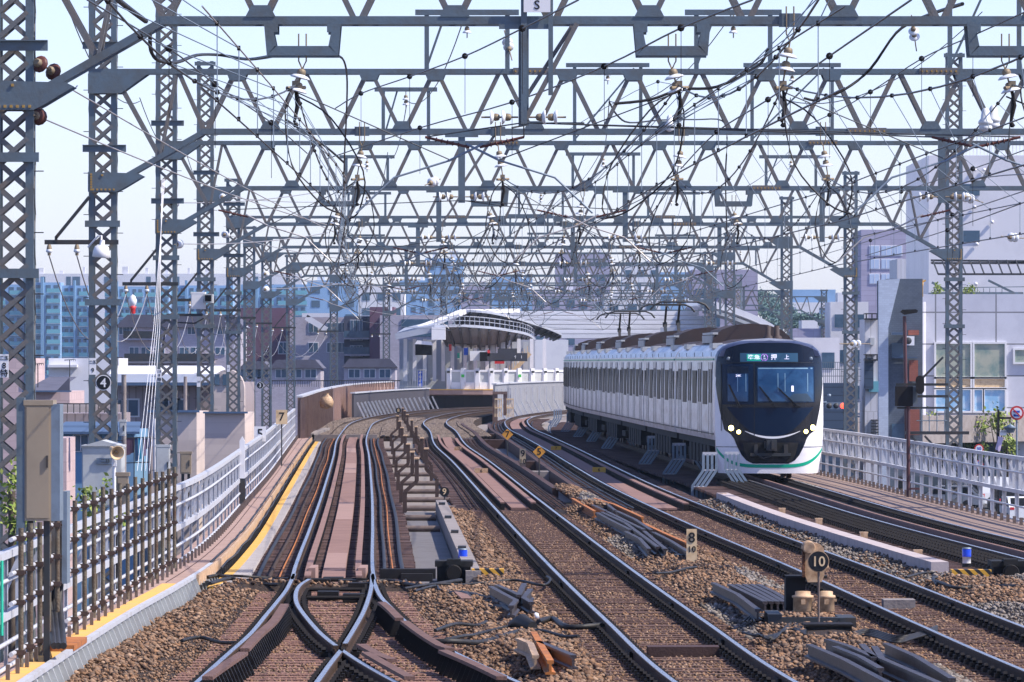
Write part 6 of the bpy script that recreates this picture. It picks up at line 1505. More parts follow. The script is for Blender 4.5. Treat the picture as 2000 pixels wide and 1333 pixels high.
# left: long white block, apartments with teal balconies
r, x0, x1, zt = B('long_white_block', 'long white apartment block on the left skyline', 20, 590, 535, 2300, 20, wl)
bwin(r, 2300, [W(x,0,2300).x for x in (50,72,84,134,146,152,180,208,214,290,330,346,402,450,500)], [zt-2.6], 1.6, 3.2, dgl); roofbits(r, x0, x1, zt, 2300, 14, wl, 1.6)
for lab, pa, pb, pt_, cols in (('leftmost blue apartment slab with stacked teal balconies',-60,47,556,3),('middle blue apartment slab with stacked teal balconies',50,118,552,2),('right blue apartment slab beside the second lattice column',122,172,558,2),('blue apartment slab between the second and third left columns',205,330,560,5),('blue apartment slab behind the fourth and fifth left columns',335,455,558,4),('blue apartment slab left of the dark plum house',470,600,556,4)):
    r, x0, x1, zt = B('apartment_block', lab, pa, pb, pt_, 1950+(pa%7)*4, 14, wl2, grp='blue apartment slabs on the left skyline'); d = 1950+(pa%7)*4
    zz_ = np.arange(zt-3, -3, -3.0); w_ = (x1-x0)/cols
    for c in range(cols):
        xa = x0+c*w_+(1.2 if c else 0); balc(r, d, xa, x0+(c+1)*w_, zz_[:11], 1.6, 1.2, wl, tgl)
    bwin(r, d, [x0+w_*(c+.3) for c in range(cols)]+[x0+w_*(c+.75) for c in range(cols)], [z+1.2 for z in zz_[:11]], w_*.28, 2.0, dgl)
    m = MB(); m.box(x0+w_*.9,x0+w_*1.05,d-2.6,d,-6,zt+1.5); part('stair_tower', m, teal, r)
# centre skyline
sk = [('pale lavender tower with a stepped top in the middle of the skyline',1085,1192,497,1500,lav),('blue office slab left of the lavender tower',960,1040,540,1650,wl2),('pale slab with small windows far behind the station canopy',830,905,505,1700,wl2),('low blue block behind the gantries left of centre',600,700,548,1500,wl2),('whitish block between the seventh gantry posts',700,790,560,1400,wl),('blue-grey block above the station roof peak',900,960,560,1300,lav),('white tower behind the overhead wires right of centre',1215,1290,516,1600,wl),('broad pale blue block right of centre on the skyline',1290,1370,532,1300,wl2),('lavender block low behind the station hall roof',1040,1130,566,1100,lav),('low white block behind the hall roof',1180,1290,575,1000,wl),('thin pale tower far left of centre',640,668,538,2100,wl),('pale slab behind the gantry beams right of the thin tower',780,835,548,1900,wl2)]
for k, (lab, a, b, t_, d, mt) in enumerate(sk):
    r, x0, x1, zt = B('distant_building', lab, a, b, t_, d, 18, mt, grp='distant blocks of the middle skyline')
    n = max(3, int((x1-x0)/4.2)); bwin(r, d, [x0+(x1-x0)*(q+.5)/n for q in range(n)], list(np.arange(zt-2.2, -4, -3.1))[:8], (x1-x0)/n*.5, 1.5, dgl); roofbits(r, x0, x1, zt, d, 2, wl, 1.3)
r, x0, x1, zt = B('blue_grey_block', 'big plain blue-grey block behind the right end of the train', 1352, 1480, 527, 700, 25, lav)
bwin(r, 700, [W(x,0,700).x for x in (1370,1395)], list(np.arange(zt-2.5,-2,-3)), 1.2, 1.0, dgl)
# middle left houses
r, x0, x1, zt = B('brick_apartment_house', 'grey brick apartment house with a slate mansard behind the second and third columns', 232, 470, 640, 520, 12, gbr)
m = MB(); a = W(240,615,520).z; m.prism([(x0-.3,zt),(x1+.3,zt),(x1-.6,a),(x0+.7,a)], 519.6, 532); part('roof', m, slate, r)
for xs_, zy in (((268,284),(700,)),((262,285,312,360,382,430),(686,)),((240,254,374,430),(646,))): bwin(r, 520, [W(x,0,520).x for x in xs_], [W(0,y,520).z for y in zy], .55 if zy[0] == 646 else .7, .55, dgl, wl)
balc(r, 520, W(242,0,520).x, W(306,0,520).x, [W(0,661,520).z], .8, .55, gbr, M['steeldark']); balc(r, 520, W(244,0,520).x, W(420,0,520).x, [W(0,706,520).z], .9, .6, crm, M['steeldark'])
r, x0, x1, zt = B('plum_house', 'stepped plum and taupe apartment house with a white slanting stair roof', 462, 566, 602, 600, 10, plum)
bwin(r, 600, [W(x,0,600).x for x in (553,)], [W(0,680,600).z], .8, 1.0, dgl, wl)
r, x0, x1, zt = B('taupe_house', 'taupe brick house with a white sloping roof strip left of the ninth column', 566, 680, 620, 590, 10, gbr)
m = MB(); m.beam(W(598,620,589),W(638,645,589),.6,.5); m.beam(W(590,616,589),W(660,616,589),.6,.35); part('roof_strip', m, wl, r)
bwin(r, 590, [W(x,0,590).x for x in (612,648,668)], [W(0,y,590).z for y in (640,679,)], .8, .8, dgl, wl)
r, x0, x1, zt = B('dark_apartment_house', 'dark blue-black apartment house with balconies right of the ninth column', 672, 722, 618, 585, 10, mat('dark_render', (.07,.075,.11), .7)); balc(r, 585, x0, x1, [W(0,y,585).z for y in (660,692)], .9, .6, gbr, dgl); bwin(r, 585, [W(x,0,585).x for x in (690,702)], [W(0,y,585).z for y in (636,655,686)], .5, .9, dgl, wl)
r, x0, x1, zt = B('plum_tower_house', 'plum coloured house wall just left of the station canopy', 722, 770, 600, 580, 10, plum); m = MB(); m.box(x1-.5,x1-.2,579,580,-6,zt); part('wall_strip', m, wl, r)
r, x0, x1, zt = B('taupe_flat_block', 'taupe flat-roofed block behind the left canopy of the station', 742, 905, 616, 570, 10, gbr); bwin(r, 570, [W(x,0,570).x for x in (800,830,860)], [W(0,y,570).z for y in (632,650)], 1.4, .7, dgl)
for lab, a, b, y1, y0 in (('low house with a dark slate mansard roof left of the ninth column',530,626,703,720),('low house with a dark slate mansard roof right of the ninth column',672,772,701,718),('small low house under the dark mansard left of the sixth column',470,525,706,722)):
    r, x0, x1, zt = B('mansard_house', lab, a, b, y0, 505, 9, gbr, grp='mansard houses behind the ribbed wall'); m = MB(); m.prism([(x0-.2,zt),(x1+.2,zt),(x1-.4,W(0,y1,505).z),(x0+.4,W(0,y1,505).z)], 504.7, 514); part('roof', m, slate, r); bwin(r, 505, [x0+(x1-x0)*f for f in (.2,.5,.8)], [W(0,730,505).z], .8, .6, dgl, wl)
m = MB()
for x in np.arange(528, 780, 4.5): m.beam(W(x,744,400),W(x,756,400),.03,.03)
m.beam(W(526,744,400),W(782,744,400),.05,.06); single('dark_fence', m, M['steeldark'], 'dark palisade fence behind the brown ribbed wall', 'fence')
# near left houses
r, x0, x1, zt = B('barrel_roof_house', 'long house with a white barrel roof between the second and sixth columns', 225, 470, 748, 300, 16, slat)
m = MB(); a0 = W(0,720,300).z; arc = [(0.,zt),(.0,a0-.25),(1.5,a0+.02),(4,a0+.12),(8,a0),(12,zt)]; n_ = len(arc)
m.add([(x0-.2,299+y,z) for y,z in arc]+[(x1-1.0,299+y,z) for y,z in arc], [(k,k+n_,k+1+n_,k+1) for k in range(n_-1)]+[tuple(range(n_)),tuple(range(2*n_-1,n_-1,-1))], 0, False); part('roof', m, whiteroof, r)
m = MB(); a = W(412,0,298.5).x; b = W(478,0,298.5).x; cx_ = (a+b)/2; rr = (b-a)/2; base = W(0,760,298).z
m.prism([(a,-6),(b,-6),(b,base)]+[(cx_+rr*math.cos(t),base+rr*1.15*math.sin(t)) for t in np.linspace(0.1,3.04,12)]+[(a,base)], 298, 299.2); part('gable', m, crm, r)
m = MB(); x0_ = x0-.1; m.box(x0_,x1-1,298.6,299,zt-.12,zt+.02); part('eaves', m, bluroof, r)
bwin(r, 300, [W(x,0,300).x for x in (250,330,340)], [W(0,797,300).z], .9, .7, dgl, wl); bwin(r, 298, [W(x,0,298).x for x in (424,440)], [W(0,742,298).z], .22, .5, dgl)
r, x0, x1, zt = B('gable_house', 'small house with grey gable roof and pink tiled end wall left of the second column', 50, 136, 765, 262, 9, pink); a = W(0,737,262).z
m = MB(); xr_ = W(112,0,262).x; m.add([(x0-.1,261.6,zt),(xr_,261.6,zt),(x1-.1,268,a),(x0+.5,268,a)], [(0,1,2,3)]); m.prism([(xr_-.05,zt),(x1,zt),(x1,a)], 262, 262.2); part('roof', m, slate, r); m = MB(); m.box(x0-.1,x1+.1,261.4,261.6,W(0,766,262).z,W(0,763,262).z); part('eaves', m, bluroof, r)
r, x0, x1, zt = B('white_roof_house', 'white flat-roofed house behind the gable house', 95, 232, 700, 420, 10, wl); m = MB(); m.box(W(93,0,419).x,W(150,0,419).x,419,421,W(0,718,419).z,W(0,713,419).z); part('parapet', m, wl, r)
r, x0, x1, zt = B('pink_wall_house', 'narrow pinkish house just right of the nearest column', -40, 60, 700, 330, 10, pink); bwin(r, 330, [W(52,0,330).x], [W(0,738,330).z], .25, .8, dgl)
r, x0, x1, zt = B('taupe_parapet_block', 'taupe block with a balcony parapet under the gable house', 60, 236, 808, 240, 6, slat); m = MB(); m.box(x0,x1,239.5,239.6,W(0,806,239).z,W(0,790,239).z); part('parapet', m, crm, r)
m = MB(); 
for x in np.arange(60,236,12): m.beam(W(x,789,239),W(x,807,239),.03,.03)
m.beam(W(60,789,239),W(236,789,239),.04,.04); part('balcony_rail', m, M['steeldark'], r)
r, x0, x1, zt = B('blue_roof_house', 'low blue-grey house with a ribbed blue metal roof behind the relay hut', 112, 262, 842, 216, 8, teal); m = MB(); a = W(0,826,216).z; m.add([(x0-.2,215.6,zt-.02),(x1+.2,215.6,zt-.02),(x1,220,a),(x0,220,a),(x0-.2,215.6,zt-.1),(x1+.2,215.6,zt-.1)], [(0,1,2,3),(4,5,1,0)]); part('roof', m, bluroof, r); bwin(r, 216, [W(158,0,216).x], [W(0,866,216).z], .45, .5, dgl, wl)
r, x0, x1, zt = B('white_tiled_annex', 'bright white tiled annex below the blue roof house', 60, 130, 856, 200, 4, pink)
r, x0, x1, zt = B('beige_block', 'plain beige block behind the third and fourth columns', 292, 384, 806, 226, 9, crm); m = MB(); m.box(x0-.05,x1+.1,225.8,226,zt-.0,zt+.08); part('coping', m, bluroof, r); m = MB(); m.tube([W(302,818,225.8),W(302,950,225.8)], .05, 6); part('drain_pipe', m, wl, r)
r, x0, x1, zt = B('beige_block', 'pale grey block right of the fourth column', 400, 478, 808, 215, 8, crm); m = MB(); m.box(x0-.05,x1+.1,214.8,215,zt,zt+.06); part('coping', m, bluroof, r)
m = MB()
for k in range(7): m.box(W(244+k*6,0,205).x,W(248+k*6,0,205).x,205,205.3,W(0,905,205).z,W(0,857,205).z)
r = thing('washing_line', 'dark clothes on a drying rack left of the white ropes', 'laundry', tuple(W(265,900,205)))
for k, (x, w2, y1, c3) in enumerate(((245,9,888,(.10,.06,.10)),(254,7,884,(.08,.05,.08)),(263,6,900,(.02,.06,.14)),(270,5,896,(.02,.25,.4)),(278,6,890,(.30,.24,.35)),(284,5,876,(.05,.06,.10)),(290,7,872,(.5,.5,.58)))):
    m = MB(); a = W(x,856,205); b = W(x+w2,y1,205); m.prism([(a.x,a.z),(b.x,a.z),(b.x+.02,b.z),(a.x+.01,b.z-.04)], 205, 205.06); part('garment', m, mat('cloth%d' % k, c3, .9), r)
m = MB(); m.beam(W(240,856,205),W(300,854,205),.03,.03); m.beam(W(240,905,205),W(295,903,205),.03,.03)
for x in (243,262,280,294): m.beam(W(x,856,205),W(x,935,205),.03,.03)
part('rack', m, M['steeldark'], r)
for lab, px, ya, yb, d in (('grey concrete pole with box right of the second column',242,732,900,160),('thin grey concrete pole right of the third column',362,736,880,230)):
    m = MB(); m.tube([W(px,ya,d),W(px,yb+60,d)], .06, 8); m.beam(W(px-8,ya+36,d),W(px+8,ya+36,d),.03,.03); single('concrete_pole', m, M['conc'], lab, 'pole')
# roof aerials
for lab, px, py, d in (('tv aerial on the gable house roof',74,712,262),('tv aerial on the white flat-roofed house',136,704,300)):
    m = MB(); m.tube([W(px,py,d),W(px,py+45,d)], .02, 4); m.beam(W(px-10,py,d),W(px+10,py-2,d),.03,.03)
    for k in range(6): m.beam(W(px-9+k*4,py-2,d),W(px-9+k*4,py+2,d),.02,.02)
    single('tv_aerial', m, M['steeldark'], lab, 'aerial')
# red and white balloon-like lamp on the roof
p = W(259,600,500); r = thing('roof_ornament', 'white onion-shaped ornament on a red crown above the brick house', 'ornament', tuple(p)); m = MB(); m.lathe(p, [(.1,0),(.28,.2),(.32,.5),(.2,.8),(.0,.95)], (0,0,1), 12); part('globe', m, M['white'], r); m = MB(); m.lathe(p-Vector((0,0,.35)), [(.2,-.15),(.22,.2),(.3,.4),(.1,.35)], (0,0,1), 10); part('crown', m, M['red'], r)
# right side
r, x0, x1, zt = B('lavender_tower', 'lavender-grey apartment tower behind the brick house on the right', 1682, 1800, 449, 650, 18, lav)
bwin(r, 650, [W(x,0,650).x for x in (1708,1731,1752)], [W(0,y,650).z for y in (490,516,545)], .9, .9, mat('pale_window', (.45,.55,.72), .3), wl)
r, x0, x1, zt = B('ribbed_white_block', 'white vertically ribbed block left of the big white building', 1752, 1830, 506, 600, 12, ribw)
r, x0, x1, zt = B('big_white_building', 'big plain white building at the upper right', 1814, 2200, 304, 520, 30, wl)
bwin(r, 520, [W(x,0,520).x for x in (1904,1886,1902)], [W(0,371,520).z, W(0,462,520).z], .75, .9, dgl); m = MB()
for x in np.arange(1880, 2010, 7): m.beam(W(x,304,521),W(x,268,521),.06,.06)
m.beam(W(1880,266,521),W(2060,266,521),.1,.1); part('roof_fence', m, ribw, r)
m = MB()
for x,y in ((1904,332),(1922,332),(1904,405),(1908,477),(1906,555),(1938,434)): q = W(x,y,519.9); m.lathe(q, [(.15,0),(.13,.15),(.0,.2)], (0,-1,0), 10)
part('wall_vents', m, wl, r)
m = MB(); p = W(1820,508,505); n3 = 18
for k in range(n3): a = W(1822+k*18,509,503); b = W(1832+k*18,535,500); m.beam(a,b,.08,.12)
m.beam(W(1818,509,503),W(2150,512,503),.15,.15); m.beam(W(1832,536,500),W(2150,536,500),.15,.15); m.slab([(W(1818,0,503).x,503),(W(2150,0,503).x,503),(W(2150,0,500).x,507),(W(1832,0,500).x,507)], 3-(515-HY)*503/F, 3-(515-HY)*503/F+.1); part('awning', m, M['steeldark'], r)
r, x0, x1, zt = B('panelled_building', 'white panelled building with large windows behind the fourth right column', 1789, 2150, 575, 440, 14, ptl)
fr_ = M['white']
for px0_, px1_, y0, y1, mt in ((1828,1895,672,737,glow),(1903,1962,672,737,glow),(1828,1895,740,757,M['cream']),(1903,1962,740,757,M['cream']),(1828,1895,762,803,glow2),(1903,1918,762,803,glow2),(1923,1962,762,803,glow2),(1982,2030,684,708,glow)):
    m = MB(); a = W(px0_,y0,440); b = W(px1_,y1,440); m.box(a.x,b.x,439.9,440.1,b.z,a.z); o = part('window', m, mt, r)
    m = MB(); t = .12; m.box(a.x-t,b.x+t,439.8,440,a.z,a.z+t); m.box(a.x-t,b.x+t,439.8,440,b.z-t,b.z); m.box(a.x-t,a.x,439.8,440,b.z,a.z); m.box(b.x,b.x+t,439.8,440,b.z,a.z); part('frame', m, fr_, o)
m = MB(); m.tube([W(1800,590,439.6),W(1800,920,439.6)], .28, 12); part('corner_column', m, ptl, r)
m = MB(); a = W(1822,0,441).x; m.box(a,a+6,441,446,zt,zt+.15); 
for x in np.arange(1825, 1960, 12): m.beam(W(x,575,441),W(x,563,441),.04,.04)
m.beam(W(1822,575-12,441),W(2040,560,441),.05,.05); m.beam(W(1820,552,444),W(1860,575,444),.12,.15); m.beam(W(1985,575,444),W(1930,548,444),.12,.15); part('roof_frame', m, M['steel'], r)
m = MB(); WB(m,1820,1930,818,822,438,438.4); WB(m,1824,1828,820,880,438,438.3); WB(m,1924,1929,818,880,438,438.3); WB(m,1832,1940,832,836,438,438.4); WB(m,1895,1975,866,930,437,438); part('dark_entrance', m, nav, r)
r, x0, x1, zt = B('dark_brick_building', 'dark grey brick building whose pale side wall slants beside the white panelled one', 1733, 1802, 545, 420, 12, dbr)
m = MB(); d = 419.6; m.prism([(W(1716,0,d).x,-6),(W(1735,0,d).x,-6),(W(1735,0,d).x,W(0,640,d).z),(W(1758,0,d).x,W(0,545,d).z),(W(1716,0,d).x,W(0,547,d).z)], d, d+.5); part('slanted_wall', m, lbr, r)
bwin(r, 420, [W(1757,0,420).x], [W(0,684,420).z, W(0,842,420).z], 1.0, .9, dgl)
for q in ((1774,1795,645,655),(1776,1793,704,745),(1776,1796,800,850)): m = MB(); WB(m,*q,419.4,419.9); part('brick_panel', m, rbr, r)
m = MB(); WB(m,1765,1786,657,675,418.8,419.6); part('air_conditioner', m, M['white'], r); m = MB(); q = W(1774,666,418.8); m.lathe(q, [(.22,0),(.2,.03),(.0,.03)], (0,-1,0), 14); part('fan', m, M['steeldark'], r)
m = MB(); WB(m,1742,1772,650,654,418.9,419.8); WB(m,1744,1792,698,700,419,419.9); part('ledge', m, bluroof, r); m = MB(); WB(m,1800,1803,546,580,430,430.3); m.beam(W(1800,552,430),W(1808,548,430),.2,.1); m.lathe(W(1796,556,430), [(.25,0),(.25,.2),(0,.2)], (0,-1,0), 12); part('roof_crane', m, M['yellowline'], r)
r, x0, x1, zt = B('blue_clad_house', 'dark blue clad house directly right of the train cab', 1603, 1668, 749, 400, 8, nav); m = MB()
for x in np.arange(1604,1680,4): m.beam(W(x,749,400),W(x,708,400),.03,.03)
for y in (708,722,735): m.beam(W(1602,y,400),W(1682,y,400),.04,.04)
part('roof_fence', m, M['steel'], r)
r, x0, x1, zt = B('stair_tower', 'narrow white stair tower with outside landings left of the slanted brick wall', 1689, 1714, 624, 405, 6, ribw); m = MB()
for y in (612,692): WB(m,1690,1714,y,y+2,403,405); m.beam(W(1692,y,403),W(1692,y+12,403),.08,.08); m.beam(W(1703,y,403),W(1703,y+12,403),.08,.08); m.beam(W(1713,y,403),W(1713,y+12,403),.08,.08); WB(m,1690,1715,y+10,y+13,403,405)
for k in range(8): WB(m,1703,1716,820+k*6,822+k*6,404,405)
part('landing', m, M['steeldark'], r); m = MB(); WB(m,1689,1706,700,760,404,405); part('shutter_box', m, nav, r); m = MB(); WB(m,1697,1716,745,766,404.4,405); part('teal_window', m, tgl, r); m = MB(); WB(m,1700,1708,660,674,404,405); part('air_conditioner', m, M['cabgrey'], r)
for k, (lab, a, b, t_, d, mt) in enumerate((('white block right of the sixth right column, with one bright edge',1622,1696,590,560,wl),('white flat building just above the train cab on the right',1550,1640,660,470,wl),('blue-grey low building with dark windows above the train cab',1548,1640,642,640,lav),('stepped hillside apartments with bright balconies',1545,1632,566,1500,wl2),('hillside block lower left of the stepped apartments',1555,1600,600,1350,wl),('small white box house among the hillside trees',1566,1597,626,900,wl),('pale block hidden behind the fifth right column',1635,1690,665,620,wl2),('hillside flats beside the lavender tower',1636,1690,572,1400,wl))):
    r, x0, x1, zt = B('hillside_building', lab, a, b, t_, d, 10, mt, grp='buildings on the right between train and tower'); n = max(2, int((x1-x0)/(d/220))); 
    if k != 5: bwin(r, d, [x0+(x1-x0)*(q+.5)/n for q in range(n)], list(np.arange(zt-1.6*max(1,d/600), -4, -3.0))[:5], (x1-x0)/n*.55, 1.1, dgl)
    if k in (3,7): balc(r, d, x0, x1, list(np.arange(zt-4,-2,-4))[:5], 1.6, 1.1, wl, wl)
# ------------------------------------------------------------------ vegetation
M['leaf'] = mat('leaves', (.07,.13,.035), .7, 0, None, island=[(.03,.07,.02),(.07,.13,.03),(.13,.20,.05),(.05,.10,.03)])
M['leafy'] = mat('yellow_green_leaves', (.2,.28,.05), .7, 0, None, island=[(.10,.18,.03),(.25,.33,.06),(.35,.40,.10),(.06,.12,.03)])
M['leafhaze'] = mat('hazy_leaves', (.09,.16,.15), .8, 0, None, island=[(.06,.12,.12),(.12,.20,.17),(.09,.16,.17)])  # distance haze mixed into the leaf colours
M['bark'] = mat('bark', (.09,.07,.055), .9)
def leaves(c, rx, ry, rz_, n, s, seed, lobes=7):
    g_ = np.random.default_rng(seed); L = g_.normal(0,.45,(lobes,3)); m = MB()
    P = L[g_.integers(0,lobes,n)]+g_.normal(0,.28,(n,3)); P = P*np.array([rx,ry,rz_])+np.array(c); A = g_.normal(0,1,(n,3)); Bv = g_.normal(0,1,(n,3))
    A /= np.linalg.norm(A,axis=1)[:,None]; Bv = np.cross(A,Bv); Bv /= np.linalg.norm(Bv,axis=1)[:,None]; sz_ = s*g_.uniform(.6,1.3,n)[:,None]
    q = np.stack([P-A*sz_,P-Bv*sz_*.6,P+A*sz_,P+Bv*sz_*.6],1).reshape(-1,3); m.v = [tuple(v) for v in q]; m.f = [(4*i,4*i+1,4*i+2,4*i+3) for i in range(n)]; m.m = [0]*n; m.sm = [False]*n; return m
def tree(name, lab, px, py, d, rx, rz_, n, s, mt='leaf', grp=None, z0=-6):
    c = W(px,py,d); r = thing(name, lab, 'tree', (c.x,d,z0), grp); part('crown', leaves(c, rx, rx, rz_, n, s, hash(lab) % 9999 if False else int(px*7+py)), M[mt], r)
    m = MB(); m.tube([(c.x,d,z0),(c.x+.1,d,(z0+c.z)/2),(c.x,d,c.z)], [.16*rx**.5,.12*rx**.5,.04], 7)
    for k in range(4): a = k*1.6; m.tube([(c.x,d,(z0+c.z)/2+.3),(c.x+math.cos(a)*rx*.5,d+math.sin(a)*rx*.5,c.z+rz_*.2)], [.06,.02], 5)
    part('trunk', m, M['bark'], r)
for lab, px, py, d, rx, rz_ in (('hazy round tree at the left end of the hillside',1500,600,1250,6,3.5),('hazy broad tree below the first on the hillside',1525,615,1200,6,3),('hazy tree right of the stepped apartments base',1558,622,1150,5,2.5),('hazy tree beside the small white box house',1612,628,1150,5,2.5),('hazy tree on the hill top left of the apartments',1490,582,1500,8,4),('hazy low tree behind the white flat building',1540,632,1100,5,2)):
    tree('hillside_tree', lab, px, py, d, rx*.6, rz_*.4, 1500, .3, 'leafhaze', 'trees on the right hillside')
for lab, px, py, d, rx, rz_, mt, n in (('young tree with yellow-green leaves right of the lamp bracket',1948,835,432,.9,1.3,'leafy',500),('thin sapling before the white corner column',1818,825,434,.7,1.0,'leafy',250),('dark bushy tree behind the foot of the fourth right column',1850,870,436,1.3,.9,'leaf',700),('dark bushy tree right of the fourth right column',1903,868,436,.9,.9,'leaf',500),('slender yellow-green tree by the lantern',1966,868,433,.7,.7,'leafy',300)):
    tree('street_tree', lab, px, py, d, rx, rz_, n, .13, mt, 'street trees at the panelled building')
for lab, px, py, rx in (('roof garden bush left of the column',1833,567,.35),('roof garden bush beside the column foot',1893,570,.5)):
    c = W(px,py,440.5); r = thing('roof_plant', lab, 'plant', (c.x,440.5,c.z-.4)); part('foliage', leaves(c, rx, .4, .4, 180, .09, int(px)), M['leafy'], r)
for lab, px, py, d, rx, rz_ in (('green shrub behind the pipe rack near the cabinets',30,1040,75,.25,.7),('green shrub seen between the long rack and the railing',150,960,92,.3,.5),('yellow shrub low behind the left railing',285,980,118,.35,.4)):
    c = W(px,py,d); c.x -= .9; r = thing('shrub', lab, 'shrub', (c.x,d,-6)); part('foliage', leaves(c, rx, .6, rz_, 350, .05, int(px)), M['leafy'], r); m = MB(); m.tube([(c.x,d,-6),(c.x,d,c.z)], .05, 6); part('stem', m, M['bark'], r)
# hills
hm = MB(); nxh = 60
for j in range(6):
    for i in range(nxh):
        x = -1200+2400*i/(nxh-1); y = 2700+j*120; z = -6+(12+8*math.sin(i*.5)+5*math.sin(i*1.3+1))*math.sin(math.pi*(j+.01)/5)*(1 if x > -100 else .6)
        hm.v.append((x,y,z))
for j in range(5):
    for i in range(nxh-1): a = j*nxh+i; hm.f.append((a,a+1,a+1+nxh,a+nxh)); hm.m.append(0); hm.sm.append(True)
struct('hills', hm, M['leaf'])
# ------------------------------------------------------------------ street: cars, signs, traffic light
def car(lab, x, y, rz, body, grp='cars parked in the street on the right', van=False):
    r = thing('parked_car', lab, 'car', (x,y,-6), grp, rz)
    L, Wd, H = (4.4,1.75,1.5) if not van else (4.8,1.85,1.95)
    m = MB(); pr = [(-L/2,.35),(L/2,.35),(L/2,.75),(L/2-.15,.88),(L*.28,.98),(L*.14,H),(-L*.32,H),(-L*.44,1.0),(-L/2,.9)] if not van else [(-L/2,.35),(L/2,.35),(L/2,.8),(L/2-.5,1.1),(L*.3,H),(-L*.48,H),(-L/2,1.0)]
    n = len(pr); m.add([(a,-Wd/2,b) for a,b in pr]+[(a,Wd/2,b) for a,b in pr], [tuple(range(n)),tuple(range(2*n-1,n-1,-1))]+[(i,i+n,(i+1)%n+n,(i+1)%n) for i in range(n)]); part('body', m, body, r, world=False)
    m = MB(); 
    for s in (-1,1): m.add([(L*.25,s*(Wd/2+.01),.98),(L*.13,s*(Wd/2+.01),H-.08),(-L*.30,s*(Wd/2+.01),H-.08),(-L*.40,s*(Wd/2+.01),.98)], [(0,1,2,3)])
    m.add([(L*.29,-Wd/2+.12,1.0),(L*.29,Wd/2-.12,1.0),(L*.155,Wd/2-.15,H-.05),(L*.155,-Wd/2+.15,H-.05)], [(0,1,2,3)]); m.add([(-L*.445,-Wd/2+.12,1.02),(-L*.445,Wd/2-.12,1.02),(-L*.335,Wd/2-.15,H-.05),(-L*.335,-Wd/2+.15,H-.05)], [(0,1,2,3)]); part('windows', m, M['winb'], r, world=False)
    for a in (-L*.3,L*.3):
        for s in (-1,1): m = MB(); m.lathe((a,s*(Wd/2-.18),.32), [(.32,0),(.32,.19),(.2,.2),(0,.2)], (0,s,0), 16); part('wheel', m, M['fast'], r, world=False)
    for s in (-1,1): m = MB(); m.box(-L/2-.01,-L/2+.03,s*Wd*.42-.12,s*Wd*.42+.12,.8,.95); part('tail_light', m, M['red'], r, world=False)
cw_ = mat('car_white', (.75,.77,.80), .2); cs_ = mat('car_silver', (.40,.42,.45), .25, .6); ck_ = mat('car_dark', (.03,.04,.05), .2)
for lab, px, py, d, rz, b_, v in (('white car seen behind the railing right of the train',1720,945,425,R(200),cw_,False),('white car farther left, closest to the train',1648,938,440,R(190),cs_,False),('dark car with red tail lights at the right edge',1968,962,395,R(95),ck_,False),('white van between the dark car and the signs',1925,950,410,R(100),cw_,True),('silver car below the fourth right column',1850,958,405,R(170),cs_,False),('white car at the far right corner behind the railing',1990,985,372,R(95),cw_,False),('dark van parked near the lamp post foot',1790,955,412,R(100),ck_,True)):
    car(lab, (px-1000)*d/F, d, rz, b_, van=v)
p = W(1633,793,385); r = thing('traffic_light', 'horizontal traffic light showing red, right of the train cab', 'traffic light', tuple(p)); m = MB(); a, h_ = .62, .20
m.prism([(p.x-a+.1,p.z-h_),(p.x+a-.1,p.z-h_),(p.x+a,p.z-h_*.5),(p.x+a,p.z+h_*.5),(p.x+a-.1,p.z+h_),(p.x-a+.1,p.z+h_),(p.x-a,p.z+h_*.5),(p.x-a,p.z-h_*.5)], 385, 385.2); part('housing', m, M['zinc'], r)
for k, mt in enumerate((M['steeldark'],M['steeldark'],mat('red_light_lit',(1,.1,.05),.4,emis=(1,.06,.03),es=2.5))): m = MB(); m.lathe((p.x-.4+k*.4,385,p.z), [(.16,0),(.16,.03),(0,.05)], (0,-1,0), 16); part('lens', m, mt, r)
m = MB(); m.tube([(p.x-.55,385.1,p.z+.2),(p.x-1.3,385.1,p.z+.25),(p.x-1.3,385.1,-6)], .07, 8); m.lathe((p.x-.4,385.1,p.z+.55), [(.1,0),(.12,.1),(.0,.15)], (0,0,1), 8); part('pole', m, M['zinc'], r)
def roundsign(lab, px, py, d, rad, txt, col, post=True):
    p = W(px,py,d); r = thing('road_sign', lab, 'road sign', (p.x,d,p.z)); m = MB(); m.lathe(p, [(rad,0),(rad,.03)], (0,-1,0), 28); part('rim', m, M['red'], r); m = MB(); m.lathe(p+Vector((0,-.031,0)), [(rad*.74,0),(rad*.74,.008)], (0,-1,0), 28); part('face', m, M[col], r)
    if post: m = MB(); m.tube([(p.x,d+.06,-6),(p.x,d+.06,p.z+rad)], .04, 8); part('post', m, M['zinc'], r)
    if txt: text(txt, rad*1.0, p+Vector((0,-.05,0)), M['blue'], r, 'number')
    return r, p
roundsign('round 30 speed limit sign with a red rim behind the right railing', 1912, 877, 405, .29, '30', 'white')
roundsign('round blue no-parking sign with red rim just below the 30 sign', 1912, 908, 404.5, .27, None, 'blue', False)
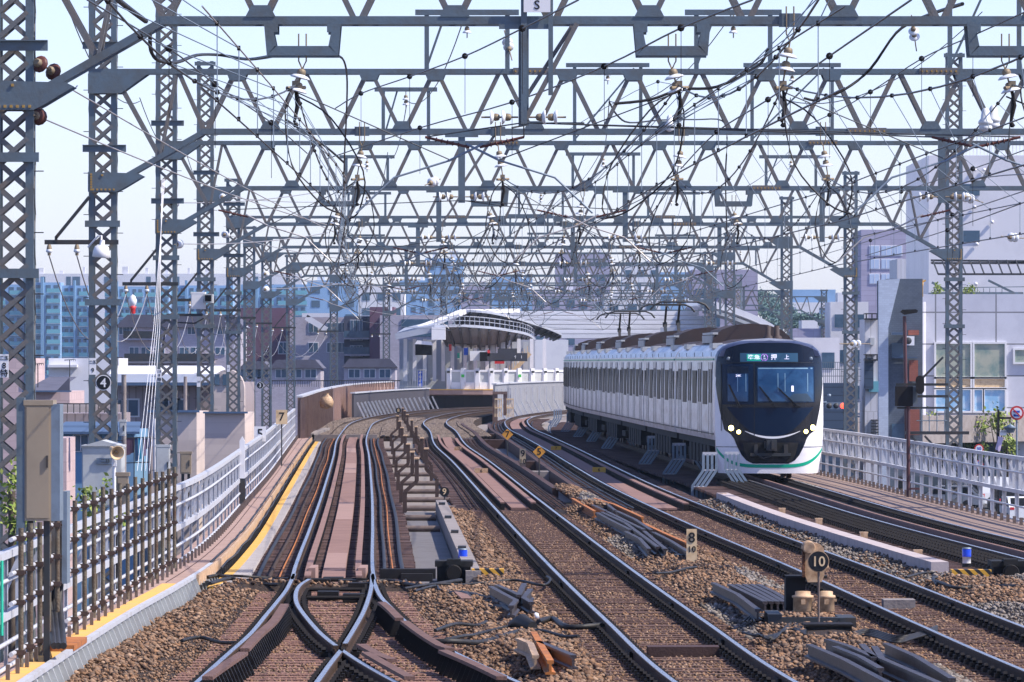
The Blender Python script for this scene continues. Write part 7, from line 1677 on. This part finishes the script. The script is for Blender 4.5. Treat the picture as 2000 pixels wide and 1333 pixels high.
r, p = roundsign('large round sign banning trucks and buses at the right edge', 1986, 807, 300, .32, None, 'white')
m = MB(); 
for zz0 in (.06,-.12): m.box(p.x-.14,p.x+.13,p.y-.06,p.y-.045,p.z+zz0-.045,p.z+zz0+.045); m.box(p.x-.16,p.x-.06,p.y-.06,p.y-.045,p.z+zz0-.02,p.z+zz0+.07)
part('vehicle_symbols', m, M['blue'], r); m = MB(); m.beam((p.x-.17,p.y-.07,p.z+.17),(p.x+.17,p.y-.07,p.z-.17),.012,.05); part('slash', m, M['red'], r)
d = 330; p = W(1950,830,d); r = thing('lantern_post', 'black post with a grey lantern and small white notice right of the shrubs', 'lamp post', (p.x,d,-6)); m = MB(); WB(m,1948,1952,800,1050,d,d+.1); WB(m,1951,1975,815,819,d,d+.08); part('post', m, M['dark'], r)
q = W(1973,838,d); m = MB(); m.lathe(q, [(.18,-.2),(.27,.02),(.38,.04),(.05,.22),(.0,.3)], (0,0,1), 6); part('lantern', m, M['zinc'], r); m = MB(); WB(m,1953,1966,841,851,d-.05,d); o = part('notice', m, M['white'], r); text('この先 駐停車', .07, W(1959.5,844,d-.06), M['black'], o, 'lettering')
m = MB(); WB(m,1949,1953,853,882,d-.05,d); m.prism([(W(1950,0,d).x,W(0,853,d).z),(W(1960,0,d).x,W(0,855,d).z),(W(1953,0,d).x,W(0,882,d).z),(W(1944,0,d).x,W(0,878,d).z)], d-.02, d+.02); part('banner', m, mat('pale_banner', (.6,.5,.68), .7), r)
# ------------------------------------------------------------------ air
hz = MB(); hz.box(-1400,1400,-40,3500,-7.2,33)
hm_ = bpy.data.materials.new('air'); hm_.use_nodes = True; t = hm_.node_tree; t.nodes.remove(t.nodes['Principled BSDF']); v = t.nodes.new('ShaderNodeVolumePrincipled')
v.inputs['Color'].default_value = (.62,.80,1.0,1); v.inputs['Density'].default_value = .000075; v.inputs['Anisotropy'].default_value = .2
t.links.new(v.outputs[0], t.nodes['Material Output'].inputs['Volume']); struct('haze', hz, hm_, kind='stuff')
